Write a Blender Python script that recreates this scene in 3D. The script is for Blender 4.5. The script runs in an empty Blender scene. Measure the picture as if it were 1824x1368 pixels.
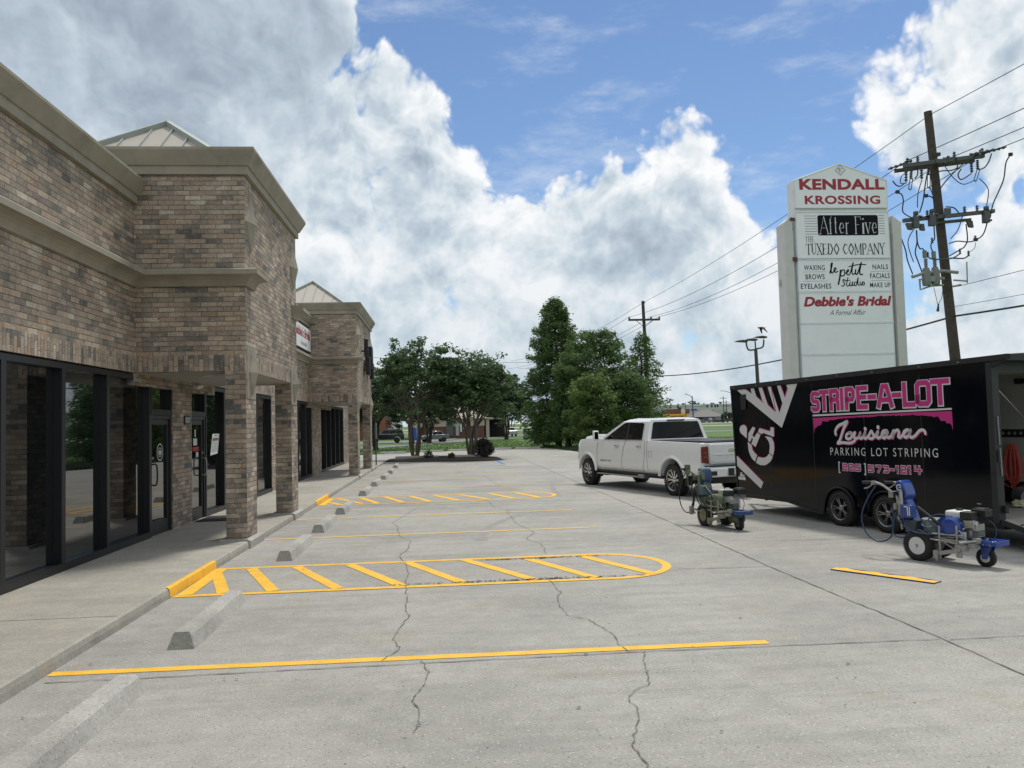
import bpy, bmesh, math, random
import numpy as np
from mathutils import Vector, Matrix, noise as mnoise
R = math.radians
random.seed(7)
rng = np.random.default_rng(7)
SC = bpy.context.scene
COL = SC.collection

# ------------------------------------------------------------------ camera
cd = bpy.data.cameras.new('camera'); cam = bpy.data.objects.new('camera', cd); COL.objects.link(cam)
YAW, PITCH, ROLL = 0.08259, 0.0485, -0.02552
_f = Vector((math.sin(YAW) * math.cos(PITCH), math.cos(YAW) * math.cos(PITCH), math.sin(PITCH)))
_r = Vector((math.cos(YAW), -math.sin(YAW), 0)); _u = _r.cross(_f)
_c, _s = math.cos(ROLL), math.sin(ROLL)
_r2 = _c * _r + _s * _u; _u2 = -_s * _r + _c * _u
mw = Matrix((_r2, _u2, -_f)).transposed().to_4x4(); mw.translation = Vector((0, 0, 1.9))
cam.matrix_world = mw
cd.sensor_width = 36; cd.lens = 36 * 1450 / 1824
cd.clip_start = 0.1; cd.clip_end = 6000
SC.camera = cam

# ------------------------------------------------------------------ exposure
SC.view_settings.view_transform = 'Standard'; SC.view_settings.look = 'None'
SC.view_settings.exposure = 0.22; SC.view_settings.gamma = 1.0
SC.view_settings.use_curve_mapping = False
SC.cycles.use_denoising = True
SC.cycles.max_bounces = 6
SC.cycles.caustics_reflective = False; SC.cycles.caustics_refractive = False

# ------------------------------------------------------------------ node helper
class NT:
    def __init__(s, tree):
        s.t = tree; s.n = tree.nodes; s.l = tree.links
    def node(s, typ, ins=None, **props):
        n = s.n.new(typ)
        for k, v in props.items(): setattr(n, k, v)
        for k, v in (ins or {}).items(): s.set(n.inputs[k], v)
        return n
    def set(s, sock, v):
        if isinstance(v, bpy.types.NodeSocket): s.l.new(v, sock)
        else: sock.default_value = v
    def m(s, op, a, b=None, c=None, clamp=False):
        n = s.n.new('ShaderNodeMath'); n.operation = op; n.use_clamp = clamp
        s.set(n.inputs[0], a)
        if b is not None: s.set(n.inputs[1], b)
        if c is not None: s.set(n.inputs[2], c)
        return n.outputs[0]
    def v(s, op, a, b=None, sc=None):
        n = s.n.new('ShaderNodeVectorMath'); n.operation = op
        s.set(n.inputs[0], a)
        if b is not None: s.set(n.inputs[1], b)
        if sc is not None: s.set(n.inputs['Scale'], sc)
        return n.outputs['Value'] if op in ('LENGTH', 'DOT_PRODUCT', 'DISTANCE') else n.outputs[0]
    def noise(s, vec, scale, detail=4, rough=.55, color=False):
        n = s.node('ShaderNodeTexNoise', {'Scale': scale, 'Detail': detail, 'Roughness': rough})
        if vec is not None: s.l.new(vec, n.inputs['Vector'])
        return n.outputs['Color'] if color else n.outputs[0]
    def maprange(s, x, a, b, c, d, smooth=False):
        n = s.node('ShaderNodeMapRange', {'From Min': a, 'From Max': b, 'To Min': c, 'To Max': d}, interpolation_type='SMOOTHSTEP' if smooth else 'LINEAR')
        s.set(n.inputs['Value'], x); return n.outputs[0]
    def mix(s, f, a, b, blend='MIX'):
        n = s.node('ShaderNodeMix', data_type='RGBA', blend_type=blend)
        s.set(n.inputs[0], f); s.set(n.inputs[6], a if not isinstance(a, tuple) else (*a, 1)[:4]); s.set(n.inputs[7], b if not isinstance(b, tuple) else (*b, 1)[:4])
        return n.outputs[2]
    def ramp(s, x, stops, interp='LINEAR'):
        n = s.n.new('ShaderNodeValToRGB'); n.color_ramp.interpolation = interp
        e = n.color_ramp.elements
        while len(e) < len(stops): e.new(0.5)
        for el, (p, c) in zip(e, stops): el.position = p; el.color = (*c, 1)
        s.set(n.inputs[0], x); return n.outputs[0]

# ------------------------------------------------------------------ world: Nishita sky with procedural cumulus
SUN_EL, SUN_AZ = R(66), R(30)
W = bpy.data.worlds.new('World'); SC.world = W; W.use_nodes = True
w = NT(W.node_tree); w.n.clear()
sky = w.node('ShaderNodeTexSky', sky_type='NISHITA', sun_disc=False, sun_elevation=SUN_EL, sun_rotation=SUN_AZ, altitude=0, air_density=1.0, dust_density=0.1, ozone_density=5.0)
tc = w.node('ShaderNodeTexCoord'); d = tc.outputs['Generated']
n1 = w.v('SUBTRACT', w.noise(d, 5, 2, color=True), (.5, .5, .5))
n2 = w.v('SUBTRACT', w.noise(d, 15, 3, .5, color=True), (.5, .5, .5))
dw = w.v('ADD', w.v('ADD', d, w.v('SCALE', n1, sc=.10)), w.v('SCALE', n2, sc=.06))
LOBES = [(-0.3992,0.8257,0.3986,0.2),(-0.3077,0.8562,0.4149,0.18),(-0.2311,0.8893,0.3947,0.13),(-0.1329,0.8808,0.4545,0.05),(-0.0522,0.9261,0.3736,0.075),(-0.0347,0.9442,0.3275,0.07),(-0.1052,0.9376,0.3316,0.1),(-0.1458,0.9482,0.2822,0.13),(-0.0174,0.9704,0.2408,0.12),(-0.0598,0.9849,0.1624,0.16),(0.0429,0.9744,0.2209,0.1),(0.1104,0.9763,0.1864,0.12),(0.184,0.9573,0.2229,0.1),(0.1963,0.9427,0.2699,0.045),(0.2791,0.9241,0.2611,0.075),(0.2423,0.9419,0.2324,0.08),(0.3172,0.9208,0.2268,0.06),(0.3069,0.9398,0.1505,0.12),(0.3669,0.9165,0.1592,0.08),(0.2108,0.9707,0.1155,0.13),(0.0753,0.9915,0.1064,0.13),(0.552,0.7613,0.3403,0.12),(0.5269,0.7888,0.3165,0.09),(0.5086,0.8111,0.2888,0.06),(0.5619,0.7397,0.3703,0.1),(0.5826,0.7793,0.231,0.035),(0.5869,0.7892,0.1809,0.06),(0.5825,0.8065,0.1015,0.1),(0.3675,0.9275,0.068,0.1),(0.5569,0.8302,0.0263,0.12),(0.4508,0.8918,0.0379,0.1),(0.5762,0.7662,0.2847,0.08),(-.12,.985,.09,.16),(-.21,.96,.20,.14),(-.02,.997,.05,.14),(.12,.99,.05,.14),(.27,.96,.05,.14),(.38,.92,.05,.14)]
D = None
for x, y, z, r in LOBES:
    v = w.m('MULTIPLY_ADD', w.v('DISTANCE', dw, (x, y, z)), -1 / r, 1.0)
    D = v if D is None else w.m('SMOOTH_MAX', D, v, .25)
def puff(vec, sc):
    n = w.node('ShaderNodeTexVoronoi', {'Scale': sc, 'Detail': 3.0, 'Roughness': .55, 'Lacunarity': 2.3, 'Randomness': 1.0}, feature='F1', normalize=True); w.l.new(vec, n.inputs['Vector']); return n.outputs['Distance']
pw = w.v('ADD', w.v('ADD', d, w.v('SCALE', n1, sc=.07)), w.v('SCALE', n2, sc=.028))
fb = w.m('ADD', w.m('MULTIPLY', puff(pw, 12), -1.0), .72)
fn = w.noise(pw, 11, 8, .56)
D = w.m('ADD', D, w.m('ADD', w.m('MULTIPLY', w.m('SUBTRACT', fb, .5), 2.0), w.m('MULTIPLY', w.m('SUBTRACT', fn, .5), 1.0)))
# the rest of the sky round the viewer: broken cloud, kept off the blue patch
gen = w.m('MULTIPLY_ADD', w.noise(dw, 2.3, 6, .6), 5.0, -2.1)
blue = None
for x, y, z, r in [(0.22, .90, .40, .30), (0.38, .84, .39, .26), (.10, .90, .45, .2), (.3, .85, .5, .3), (.42, .86, .28, .12), (.44, .87, .22, .07)]:
    v = w.m('MULTIPLY_ADD', w.v('DISTANCE', d, (x, y, z)), -1 / r, 1.0)
    blue = v if blue is None else w.m('MAXIMUM', blue, v)
gen = w.m('SUBTRACT', gen, w.m('MULTIPLY', w.m('MAXIMUM', w.m('ADD', blue, .25), 0), 8))
D = w.m('MAXIMUM', D, gen)
alpha = w.maprange(D, -.02, .22, 0, 1, True)
# thin cirrus veils in the blue
mp = w.node('ShaderNodeMapping', {'Scale': (2.2, 2.2, 7.0), 'Rotation': (0, R(24), 0)}); w.l.new(d, mp.inputs[0])
ci = w.maprange(w.noise(mp.outputs[0], 3.2, 7, .62), .48, .78, 0, .42, True)
alpha = w.m('MAXIMUM', alpha, ci)
sz_ = w.node('ShaderNodeSeparateXYZ'); w.l.new(d, sz_.inputs[0])
alpha = w.m('MAXIMUM', alpha, w.maprange(sz_.outputs[2], .12, .03, 0, .95, True))
# relief: density sampled towards the light
fo = w.m('ADD', w.m('MULTIPLY', puff(w.v('ADD', pw, (.006, .0, .024)), 12), -1.0), .72)
rel = w.m('SUBTRACT', fb, fo)
big = w.noise(w.v('ADD', dw, (3.1, 1.7, .4)), 6, 5, .55)
dark = None
for x, y, z, r in [(-0.3791,0.8528,0.3592,0.26),(-0.2678,0.8739,0.4058,0.22),(-.45,.8,.42,.25)]:
    v = w.m('MULTIPLY_ADD', w.v('DISTANCE', dw, (x, y, z)), -1 / r, 1.0)
    dark = v if dark is None else w.m('MAXIMUM', dark, v)
dark = w.maprange(dark, -.05, .55, 0, 1, True)
dk2 = None   # shaded bellies of the nearer cumulus
for x, y, z, r in [(0.3043,0.9201,0.2366,0.08),(0.24,.945,.215,.07),(.53,.80,.275,.08),(.0,.99,.16,.10),(-.09,.955,.28,.09)]:
    v = w.m('MULTIPLY_ADD', w.v('DISTANCE', dw, (x, y, z)), -1 / r, 1.0)
    dk2 = v if dk2 is None else w.m('MAXIMUM', dk2, v)
dk2 = w.maprange(dk2, .0, .8, 0, 1, True)
fine = w.noise(w.v('ADD', dw, (.7, .2, .9)), 24, 6, .6)
t = w.m('ADD', w.m('MULTIPLY', w.m('MULTIPLY', rel, w.m('MULTIPLY_ADD', dark, -.6, 1.0)), 2.1), w.m('MULTIPLY_ADD', big, 1.15, .08))
t = w.m('ADD', t, w.m('MULTIPLY_ADD', fine, .26, -.13))
t = w.m('SUBTRACT', t, w.m('MULTIPLY', dark, .36))
t = w.m('SUBTRACT', t, w.m('MULTIPLY', dk2, .16))
# sunlit thin edges, greyer cores
t = w.m('ADD', t, w.maprange(D, .05, .9, .30, .0))
ccol = w.ramp(w.m('ADD', t, 0, clamp=True), [(0, (.29, .345, .43)), (.25, (.40, .48, .575)), (.5, (.56, .66, .75)), (.75, (.80, .87, .92)), (1, (1.04, 1.05, 1.07))])
ccol = w.mix(w.maprange(sz_.outputs[2], .30, .03, 0, .42, True), ccol, (.56, .67, .745))
bg1 = w.node('ShaderNodeBackground', {'Strength': .10}); w.l.new(sky.outputs[0], bg1.inputs[0])
bg2 = w.node('ShaderNodeBackground', {'Strength': 0.80}); w.l.new(ccol, bg2.inputs[0])
mx = w.node('ShaderNodeMixShader'); w.l.new(alpha, mx.inputs[0]); w.l.new(bg1.outputs[0], mx.inputs[1]); w.l.new(bg2.outputs[0], mx.inputs[2])
out = w.node('ShaderNodeOutputWorld'); w.l.new(mx.outputs[0], out.inputs[0])

sl = bpy.data.lights.new('sun', 'SUN'); sun = bpy.data.objects.new('sun', sl); COL.objects.link(sun)
sl.energy = 2.4; sl.angle = R(8); sl.color = (1, .96, .9)
_sd = Vector((math.sin(SUN_AZ) * math.cos(SUN_EL), math.cos(SUN_AZ) * math.cos(SUN_EL), math.sin(SUN_EL)))
sun.rotation_euler = _sd.to_track_quat('Z', 'Y').to_euler(); sun.location = (0, 0, 40)

# ------------------------------------------------------------------ materials
MC = {}
def pmat(name, col, rough=.6, metal=0, var=.12, vscale=6, bump=0, bscale=40, spec=.5, coat=0, stain=None, sscale=1.5, smin=.5, smax=.7, island=0):
    if name in MC: return MC[name]
    m = bpy.data.materials.new(name); m.use_nodes = True; t = NT(m.node_tree)
    b = t.n['Principled BSDF']; tc = t.node('ShaderNodeTexCoord'); o = tc.outputs['Object']
    c = (*col, 1)
    if var:
        f = t.maprange(t.noise(o, vscale, 6, .6), .25, .75, 1 - var, 1 + var)
        c = t.mix(1.0, c, t.node('ShaderNodeCombineColor', {0: f, 1: f, 2: f}).outputs[0], 'MULTIPLY')
    if stain is not None:
        c = t.mix(t.maprange(t.noise(o, sscale, 7, .65), smin, smax, 0, 1, True), c, stain)
    if island:
        g = t.node('ShaderNodeNewGeometry')
        f = t.maprange(g.outputs['Random Per Island'], 0, 1, 1 - island, 1 + island)
        c = t.mix(1.0, c, t.node('ShaderNodeCombineColor', {0: f, 1: f, 2: f}).outputs[0], 'MULTIPLY')
    t.set(b.inputs['Base Color'], c)
    b.inputs['Roughness'].default_value = rough; b.inputs['Metallic'].default_value = metal
    b.inputs['Specular IOR Level'].default_value = spec; b.inputs['Coat Weight'].default_value = coat
    b.inputs['Coat Roughness'].default_value = .03
    if bump:
        bn = t.node('ShaderNodeBump', {'Strength': bump, 'Distance': .02}); t.l.new(t.noise(o, bscale, 6, .65), bn.inputs['Height']); t.l.new(bn.outputs[0], b.inputs['Normal'])
    MC[name] = m; return m

def brick_mat():
    m = bpy.data.materials.new('brick'); m.use_nodes = True; t = NT(m.node_tree); b = t.n['Principled BSDF']
    uv = t.node('ShaderNodeUVMap').outputs[0]; sx = t.node('ShaderNodeSeparateXYZ'); t.l.new(uv, sx.inputs[0]); u, v = sx.outputs[0], sx.outputs[1]
    BH, BW = .0803, .258
    vr = t.m('DIVIDE', v, BH); row = t.m('FLOOR', vr); fy = t.m('FRACT', vr)
    rn = t.node('ShaderNodeTexWhiteNoise', noise_dimensions='1D'); t.l.new(row, rn.inputs['W'])
    sh = t.m('ADD', t.m('MULTIPLY', t.m('FLOORED_MODULO', row, 2), .42), t.m('MULTIPLY', rn.outputs[0], .16))
    ur = t.m('ADD', t.m('DIVIDE', u, BW), sh); col = t.m('FLOOR', ur); fx = t.m('FRACT', ur)
    cv = t.node('ShaderNodeCombineXYZ', {0: col, 1: row, 2: 0.0}).outputs[0]
    wn = t.node('ShaderNodeTexWhiteNoise', noise_dimensions='3D'); t.l.new(cv, wn.inputs[0])
    off = t.v('ADD', uv, t.v('SCALE', wn.outputs['Color'], sc=7.0))
    # kiln batches: darker and lighter bricks come in loose clusters
    val = t.m('ADD', t.m('MULTIPLY', wn.outputs[0], .72), t.m('MULTIPLY_ADD', t.noise(uv, 1.5, 3, .6), 1.3, -.47))
    val = t.m('ADD', val, t.m('MULTIPLY_ADD', t.noise(off, 6, 4, .6), .5, -.25), clamp=True)
    c = t.ramp(val, [(0, (.105, .10, .093)), (.12, (.14, .13, .117)), (.26, (.20, .175, .148)), (.42, (.255, .214, .172)), (.56, (.30, .248, .194)), (.68, (.335, .265, .20)), (.80, (.36, .292, .226)), (.92, (.41, .345, .275)), (1, (.46, .40, .33))])
    hue = t.node('ShaderNodeSeparateColor'); t.l.new(wn.outputs['Color'], hue.inputs[0])
    c = t.mix(t.maprange(hue.outputs[1], .84, .9, 0, .45), c, (.36, .235, .16))
    g1 = t.maprange(t.noise(off, 26, 6, .75), .3, .7, .70, 1.30)
    c = t.mix(1.0, c, t.node('ShaderNodeCombineColor', {0: g1, 1: g1, 2: g1}).outputs[0], 'MULTIPLY')
    c = t.mix(t.maprange(t.noise(off, 20, 5, .65), .58, .70, 0, .8, True), c, (.45, .40, .34))          # lime wash
    c = t.mix(t.maprange(t.noise(off, 17, 5, .62), .63, .70, 0, .85, True), c, (.05, .043, .04))  # dark kiln marks
    lg = t.maprange(t.noise(uv, .7, 4, .6), .25, .75, .98, 1.26)
    c = t.mix(1.0, c, t.node('ShaderNodeCombineColor', {0: lg, 1: lg, 2: lg}).outputs[0], 'MULTIPLY')
    mx = t.m('MINIMUM', t.m('MULTIPLY_ADD', t.m('MINIMUM', fx, t.m('SUBTRACT', 1, fx)), BW, .0015), t.m('MULTIPLY', t.m('MINIMUM', fy, t.m('SUBTRACT', 1, fy)), BH))
    mx = t.m('ADD', mx, t.m('MULTIPLY', t.m('SUBTRACT', t.noise(uv, 60, 3), .5), .004))
    mask = t.maprange(mx, .0035, .0075, 0, 1, True)
    c = t.mix(mask, t.mix(t.maprange(t.noise(uv, 3, 3), .4, .65, 0, 1), (.125, .11, .095), (.24, .215, .185)), c)
    t.set(b.inputs['Base Color'], c); b.inputs['Roughness'].default_value = .88; b.inputs['Specular IOR Level'].default_value = .25
    h = t.m('ADD', mask, t.m('MULTIPLY', t.noise(uv, 45, 5, .65), .55))
    bn = t.node('ShaderNodeBump', {'Strength': .8, 'Distance': .008}); t.l.new(h, bn.inputs['Height']); t.l.new(bn.outputs[0], b.inputs['Normal'])
    return m

def concrete_mat(name, base, dark, spk=.5, tint=(.34, .30, .23), joints=False):
    m = bpy.data.materials.new(name); m.use_nodes = True; t = NT(m.node_tree); b = t.n['Principled BSDF']
    o = t.node('ShaderNodeTexCoord').outputs['Object']
    c = t.mix(t.maprange(t.noise(o, .33, 8, .66), .38, .68, 0, 1, True), base, dark)
    mp = t.node('ShaderNodeMapping', {'Scale': (.25, 2.2, 1)}); t.l.new(o, mp.inputs[0])   # broom and traffic streaks
    c = t.mix(t.maprange(t.noise(mp.outputs[0], 1.6, 7, .65), .42, .75, 0, .5, True), c, tuple(x * .82 for x in dark))
    c = t.mix(t.maprange(t.noise(o, .9, 5, .6), .56, .74, 0, .7, True), c, tint)
    f = t.m('MULTIPLY', t.maprange(t.noise(o, 48, 6, .8), .25, .75, .66, 1.34), t.maprange(t.noise(o, 5, 6, .7), .25, .75, .88, 1.12))
    c = t.mix(1.0, c, t.node('ShaderNodeCombineColor', {0: f, 1: f, 2: f}).outputs[0], 'MULTIPLY')
    # oil drips down the stalls and tyre-darkened patches
    m3 = t.node('ShaderNodeMapping', {'Scale': (1.0, .36, 1)}); t.l.new(o, m3.inputs[0])
    c = t.mix(t.maprange(t.noise(m3.outputs[0], .8, 8, .72), .60, .82, 0, .55, True), c, tuple(x * .55 for x in dark))
    vo = t.node('ShaderNodeTexVoronoi', {'Scale': 55}); t.l.new(o, vo.inputs['Vector'])
    sc = t.node('ShaderNodeSeparateColor'); t.l.new(vo.outputs['Color'], sc.inputs[0])
    near = t.m('LESS_THAN', vo.outputs['Distance'], .30)
    c = t.mix(t.m('MULTIPLY', near, t.m('MULTIPLY', t.m('GREATER_THAN', sc.outputs[0], .93), spk)), c, (.60, .57, .51))
    c = t.mix(t.m('MULTIPLY', near, t.m('MULTIPLY', t.m('LESS_THAN', sc.outputs[0], .10), spk * .9)), c, (.11, .10, .095))
    v2 = t.node('ShaderNodeTexVoronoi', {'Scale': 9}); t.l.new(o, v2.inputs['Vector'])
    s2 = t.node('ShaderNodeSeparateColor'); t.l.new(v2.outputs['Color'], s2.inputs[0])
    c = t.mix(t.m('MULTIPLY', t.m('LESS_THAN', v2.outputs['Distance'], .10), t.m('MULTIPLY', t.m('GREATER_THAN', s2.outputs[1], .93), .8)), c, (.09, .085, .08))
    t.set(b.inputs['Base Color'], c); b.inputs['Roughness'].default_value = .9; b.inputs['Specular IOR Level'].default_value = .25
    bn = t.node('ShaderNodeBump', {'Strength': .5, 'Distance': .01}); t.l.new(t.noise(o, 60, 6, .75), bn.inputs['Height']); t.l.new(bn.outputs[0], b.inputs['Normal'])
    return m

def leaf_mat(name, col, trans=.35, island=.35, rough=.55):
    m = bpy.data.materials.new(name); m.use_nodes = True; t = NT(m.node_tree); b = t.n['Principled BSDF']
    g = t.node('ShaderNodeNewGeometry'); f = t.maprange(g.outputs['Random Per Island'], 0, 1, 1 - island, 1 + island)
    o = t.node('ShaderNodeTexCoord').outputs['Object']
    f = t.m('MULTIPLY', f, t.maprange(t.noise(o, .9, 3), .3, .7, .75, 1.3))
    c = t.mix(1.0, (*col, 1), t.node('ShaderNodeCombineColor', {0: f, 1: f, 2: f}).outputs[0], 'MULTIPLY')
    t.set(b.inputs['Base Color'], c); b.inputs['Roughness'].default_value = rough; b.inputs['Specular IOR Level'].default_value = .3
    tr = t.node('ShaderNodeBsdfTranslucent'); t.l.new(c, tr.inputs[0])
    mx = t.node('ShaderNodeMixShader', {0: trans}); t.l.new(b.outputs[0], mx.inputs[1]); t.l.new(tr.outputs[0], mx.inputs[2])
    t.l.new(mx.outputs[0], t.n['Material Output'].inputs[0]); return m

BRICK = brick_mat()
STUCCO = pmat('stucco', (.31, .278, .222), .9, var=.12, vscale=3, bump=.3, bscale=180, stain=(.215, .195, .16), sscale=1.2, smin=.48, smax=.72)
STUCCO_L = pmat('soffit', (.36, .345, .30), .9, var=.06)
FRAME = pmat('bronze_frame', (.0055, .006, .008), .4, var=.2, vscale=4)
FRAME2 = pmat('grey_frame', (.016, .017, .018), .45, var=.2)
LOT = concrete_mat('lot_concrete', (.366, .354, .319), (.276, .267, .241), .85)
WALK = concrete_mat('walk_concrete', (.40, .375, .32), (.315, .297, .255), .35, (.40, .35, .29))
CURB = concrete_mat('stop_concrete', (.43, .415, .375), (.34, .33, .298), .8, (.26, .25, .22))
YEL = pmat('yellow_paint', (.84, .47, .03), .65, var=.16, vscale=5, bump=.5, bscale=70, stain=(.56, .40, .14), sscale=55, smin=.57, smax=.68)
YELO = pmat('faded_yellow_paint', (.74, .48, .10), .75, var=.15, vscale=9, stain=(.40, .36, .26), sscale=16, smin=.56, smax=.68)
BLUEP = pmat('blue_paint', (.05, .17, .48), .7, var=.2, vscale=9, stain=(.30, .33, .38), sscale=10, smin=.5, smax=.66)
CRACK = pmat('crack_fill', (.165, .155, .136), 1, var=.3)
STAINM = pmat('dark_dirt', (.10, .092, .08), 1, var=.3, vscale=12)
ASPH = pmat('road_asphalt', (.17, .17, .165), .9, var=.12, vscale=2)
GRASS = pmat('grass_ground', (.064, .125, .022), .95, var=.3, vscale=.35, bump=.6, bscale=8, stain=(.092, .145, .032), sscale=.12, smin=.4, smax=.65)
BLACKP = pmat('black_paint', (.003, .0038, .006), .08, var=0, spec=.24)
BLACK = pmat('black_plastic', (.012, .012, .013), .5, var=.2)
RUBBER = pmat('rubber', (.022, .021, .02), .85, var=.25, vscale=10, bump=.2, bscale=60)
WHITEP = pmat('white_car_paint', (.84, .84, .83), .18, var=.03, coat=.6)
CHROME = pmat('chrome', (.62, .62, .62), .16, 1, var=.05)
STEEL = pmat('steel', (.42, .42, .41), .35, 1, var=.15, vscale=20)
ALU = pmat('cast_aluminium', (.36, .36, .35), .5, .7, var=.2, vscale=30)
PINK = pmat('pink_vinyl', (.50, .028, .20), .4, var=.04)
VINYL = pmat('white_vinyl', (.62, .62, .61), .4, var=.05)
WHITE = pmat('white_plastic', (.62, .63, .62), .5, var=.06)
SIGNW = pmat('sign_panel_white', (.84, .865, .885), .4, var=.03, vscale=2, stain=(.76, .78, .79), sscale=1.1, smin=.5, smax=.8)
SIGNG = pmat('sign_cabinet', (.72, .74, .745), .5, var=.08, vscale=3, stain=(.45, .44, .40), sscale=2, smin=.56, smax=.75)
PEEL = pmat('peeling_leg_paint', (.58, .575, .545), .7, var=.08, vscale=3, stain=(.30, .27, .21), sscale=1.1, smin=.6, smax=.66)
RED = pmat('red_letter', (.34, .016, .03), .45, var=.08)
INK = pmat('black_letter', (.004, .005, .010), .6, var=.1, spec=.15)
WOODP = pmat('creosote_wood', (.075, .06, .05), .9, var=.35, vscale=9, bump=.5, bscale=30)
GREYM = pmat('galvanised', (.10, .105, .105), .65, .2, var=.15, vscale=12)
INSUL = pmat('insulator_grey', (.065, .075, .078), .45, var=.1)
CABLE = pmat('cable_black', (.018, .018, .02), .6, var=.1)
BARK = pmat('bark', (.13, .108, .088), .9, var=.35, vscale=7, bump=.6, bscale=18)
BARKD = pmat('dark_bark', (.05, .042, .036), .95, var=.4, vscale=7, bump=.6, bscale=18)
MULCH = pmat('mulch', (.045, .03, .024), 1, var=.5, vscale=14, bump=1, bscale=30)
BLUE = pmat('striper_blue', (.012, .05, .26), .25, var=.12, vscale=6, coat=.3)
BLUEW = pmat('worn_striper_blue', (.03, .07, .15), .6, var=.3, vscale=9, stain=(.16, .17, .09), sscale=7, smin=.5, smax=.62)
GREENW = pmat('paint_caked_green', (.10, .135, .085), .8, var=.3, vscale=10, bump=.5, bscale=50, stain=(.22, .21, .10), sscale=9, smin=.5, smax=.66)
YGREEN = pmat('paint_caked_yellow', (.25, .225, .11), .8, var=.3, vscale=10, bump=.4, bscale=50, stain=(.12, .12, .08), sscale=12, smin=.52, smax=.66)
HOPPER = pmat('paint_pail', (.20, .245, .245), .5, var=.2, vscale=9, stain=(.34, .35, .33), sscale=8, smin=.55, smax=.7)
TANKW = pmat('tank_white', (.66, .67, .63), .45, var=.07)
GLASS = pmat('dark_glass', (.004, .006, .007), .015, var=0, spec=1.0)
GLASS.node_tree.nodes['Principled BSDF'].inputs['IOR'].default_value = 1.8
CGLASS = pmat('car_glass', (.003, .004, .005), .03, var=0, spec=.22)
ROOFM = pmat('metal_roof', (.37, .335, .285), .6, var=.05)
TRIMM = pmat('metal_trim', (.33, .365, .34), .5, var=.08)
REDL = pmat('tail_lamp_red', (.16, .006, .01), .12, var=.1, coat=.5)
REDB = pmat('red_brick_far', (.14, .065, .048), .9, var=.25, vscale=3)
TAN = pmat('tan_siding', (.42, .37, .29), .85, var=.1)
ROOFG = pmat('shingle', (.19, .175, .155), .9, var=.15, vscale=2)
WHB = pmat('far_white_wall', (.52, .53, .52), .8, var=.06, vscale=.3)
ORANGE = pmat('yellow_fascia', (.66, .36, .05), .5, var=.05)
ORED = pmat('red_orange_band', (.60, .12, .05), .5, var=.05)
DKMETAL = pmat('dark_lamp_metal', (.06, .058, .055), .55, var=.15)
CORD = pmat('orange_cord', (.52, .075, .05), .55, var=.1)
INTW = pmat('trailer_lining', (.36, .36, .33), .7, var=.05)
PLY = pmat('plywood', (.32, .30, .26), .8, var=.2, vscale=5)
NAVY = pmat('navy_car_paint', (.008, .009, .014), .15, var=0, coat=.5)
GREYC = pmat('grey_car_paint', (.10, .105, .11), .25, var=0, coat=.4)
SIGNBLUE = pmat('blue_sign', (.02, .09, .38), .5, var=.05)
LEAF_C = leaf_mat('myrtle_leaf', (.078, .128, .052), .42)
LEAF_D = leaf_mat('dark_leaf', (.046, .078, .036), .35)
LEAF_P = leaf_mat('cypress_leaf', (.105, .172, .056), .45)
LEAF_P2 = leaf_mat('cypress_leaf_light', (.135, .20, .058), .45)
LEAF_S = leaf_mat('shrub_leaf', (.045, .045, .034), .2)
LEAF_F = leaf_mat('far_leaf', (.07, .105, .062), .25)
BLADE = leaf_mat('grass_blade', (.066, .128, .022), .4, .3)

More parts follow.
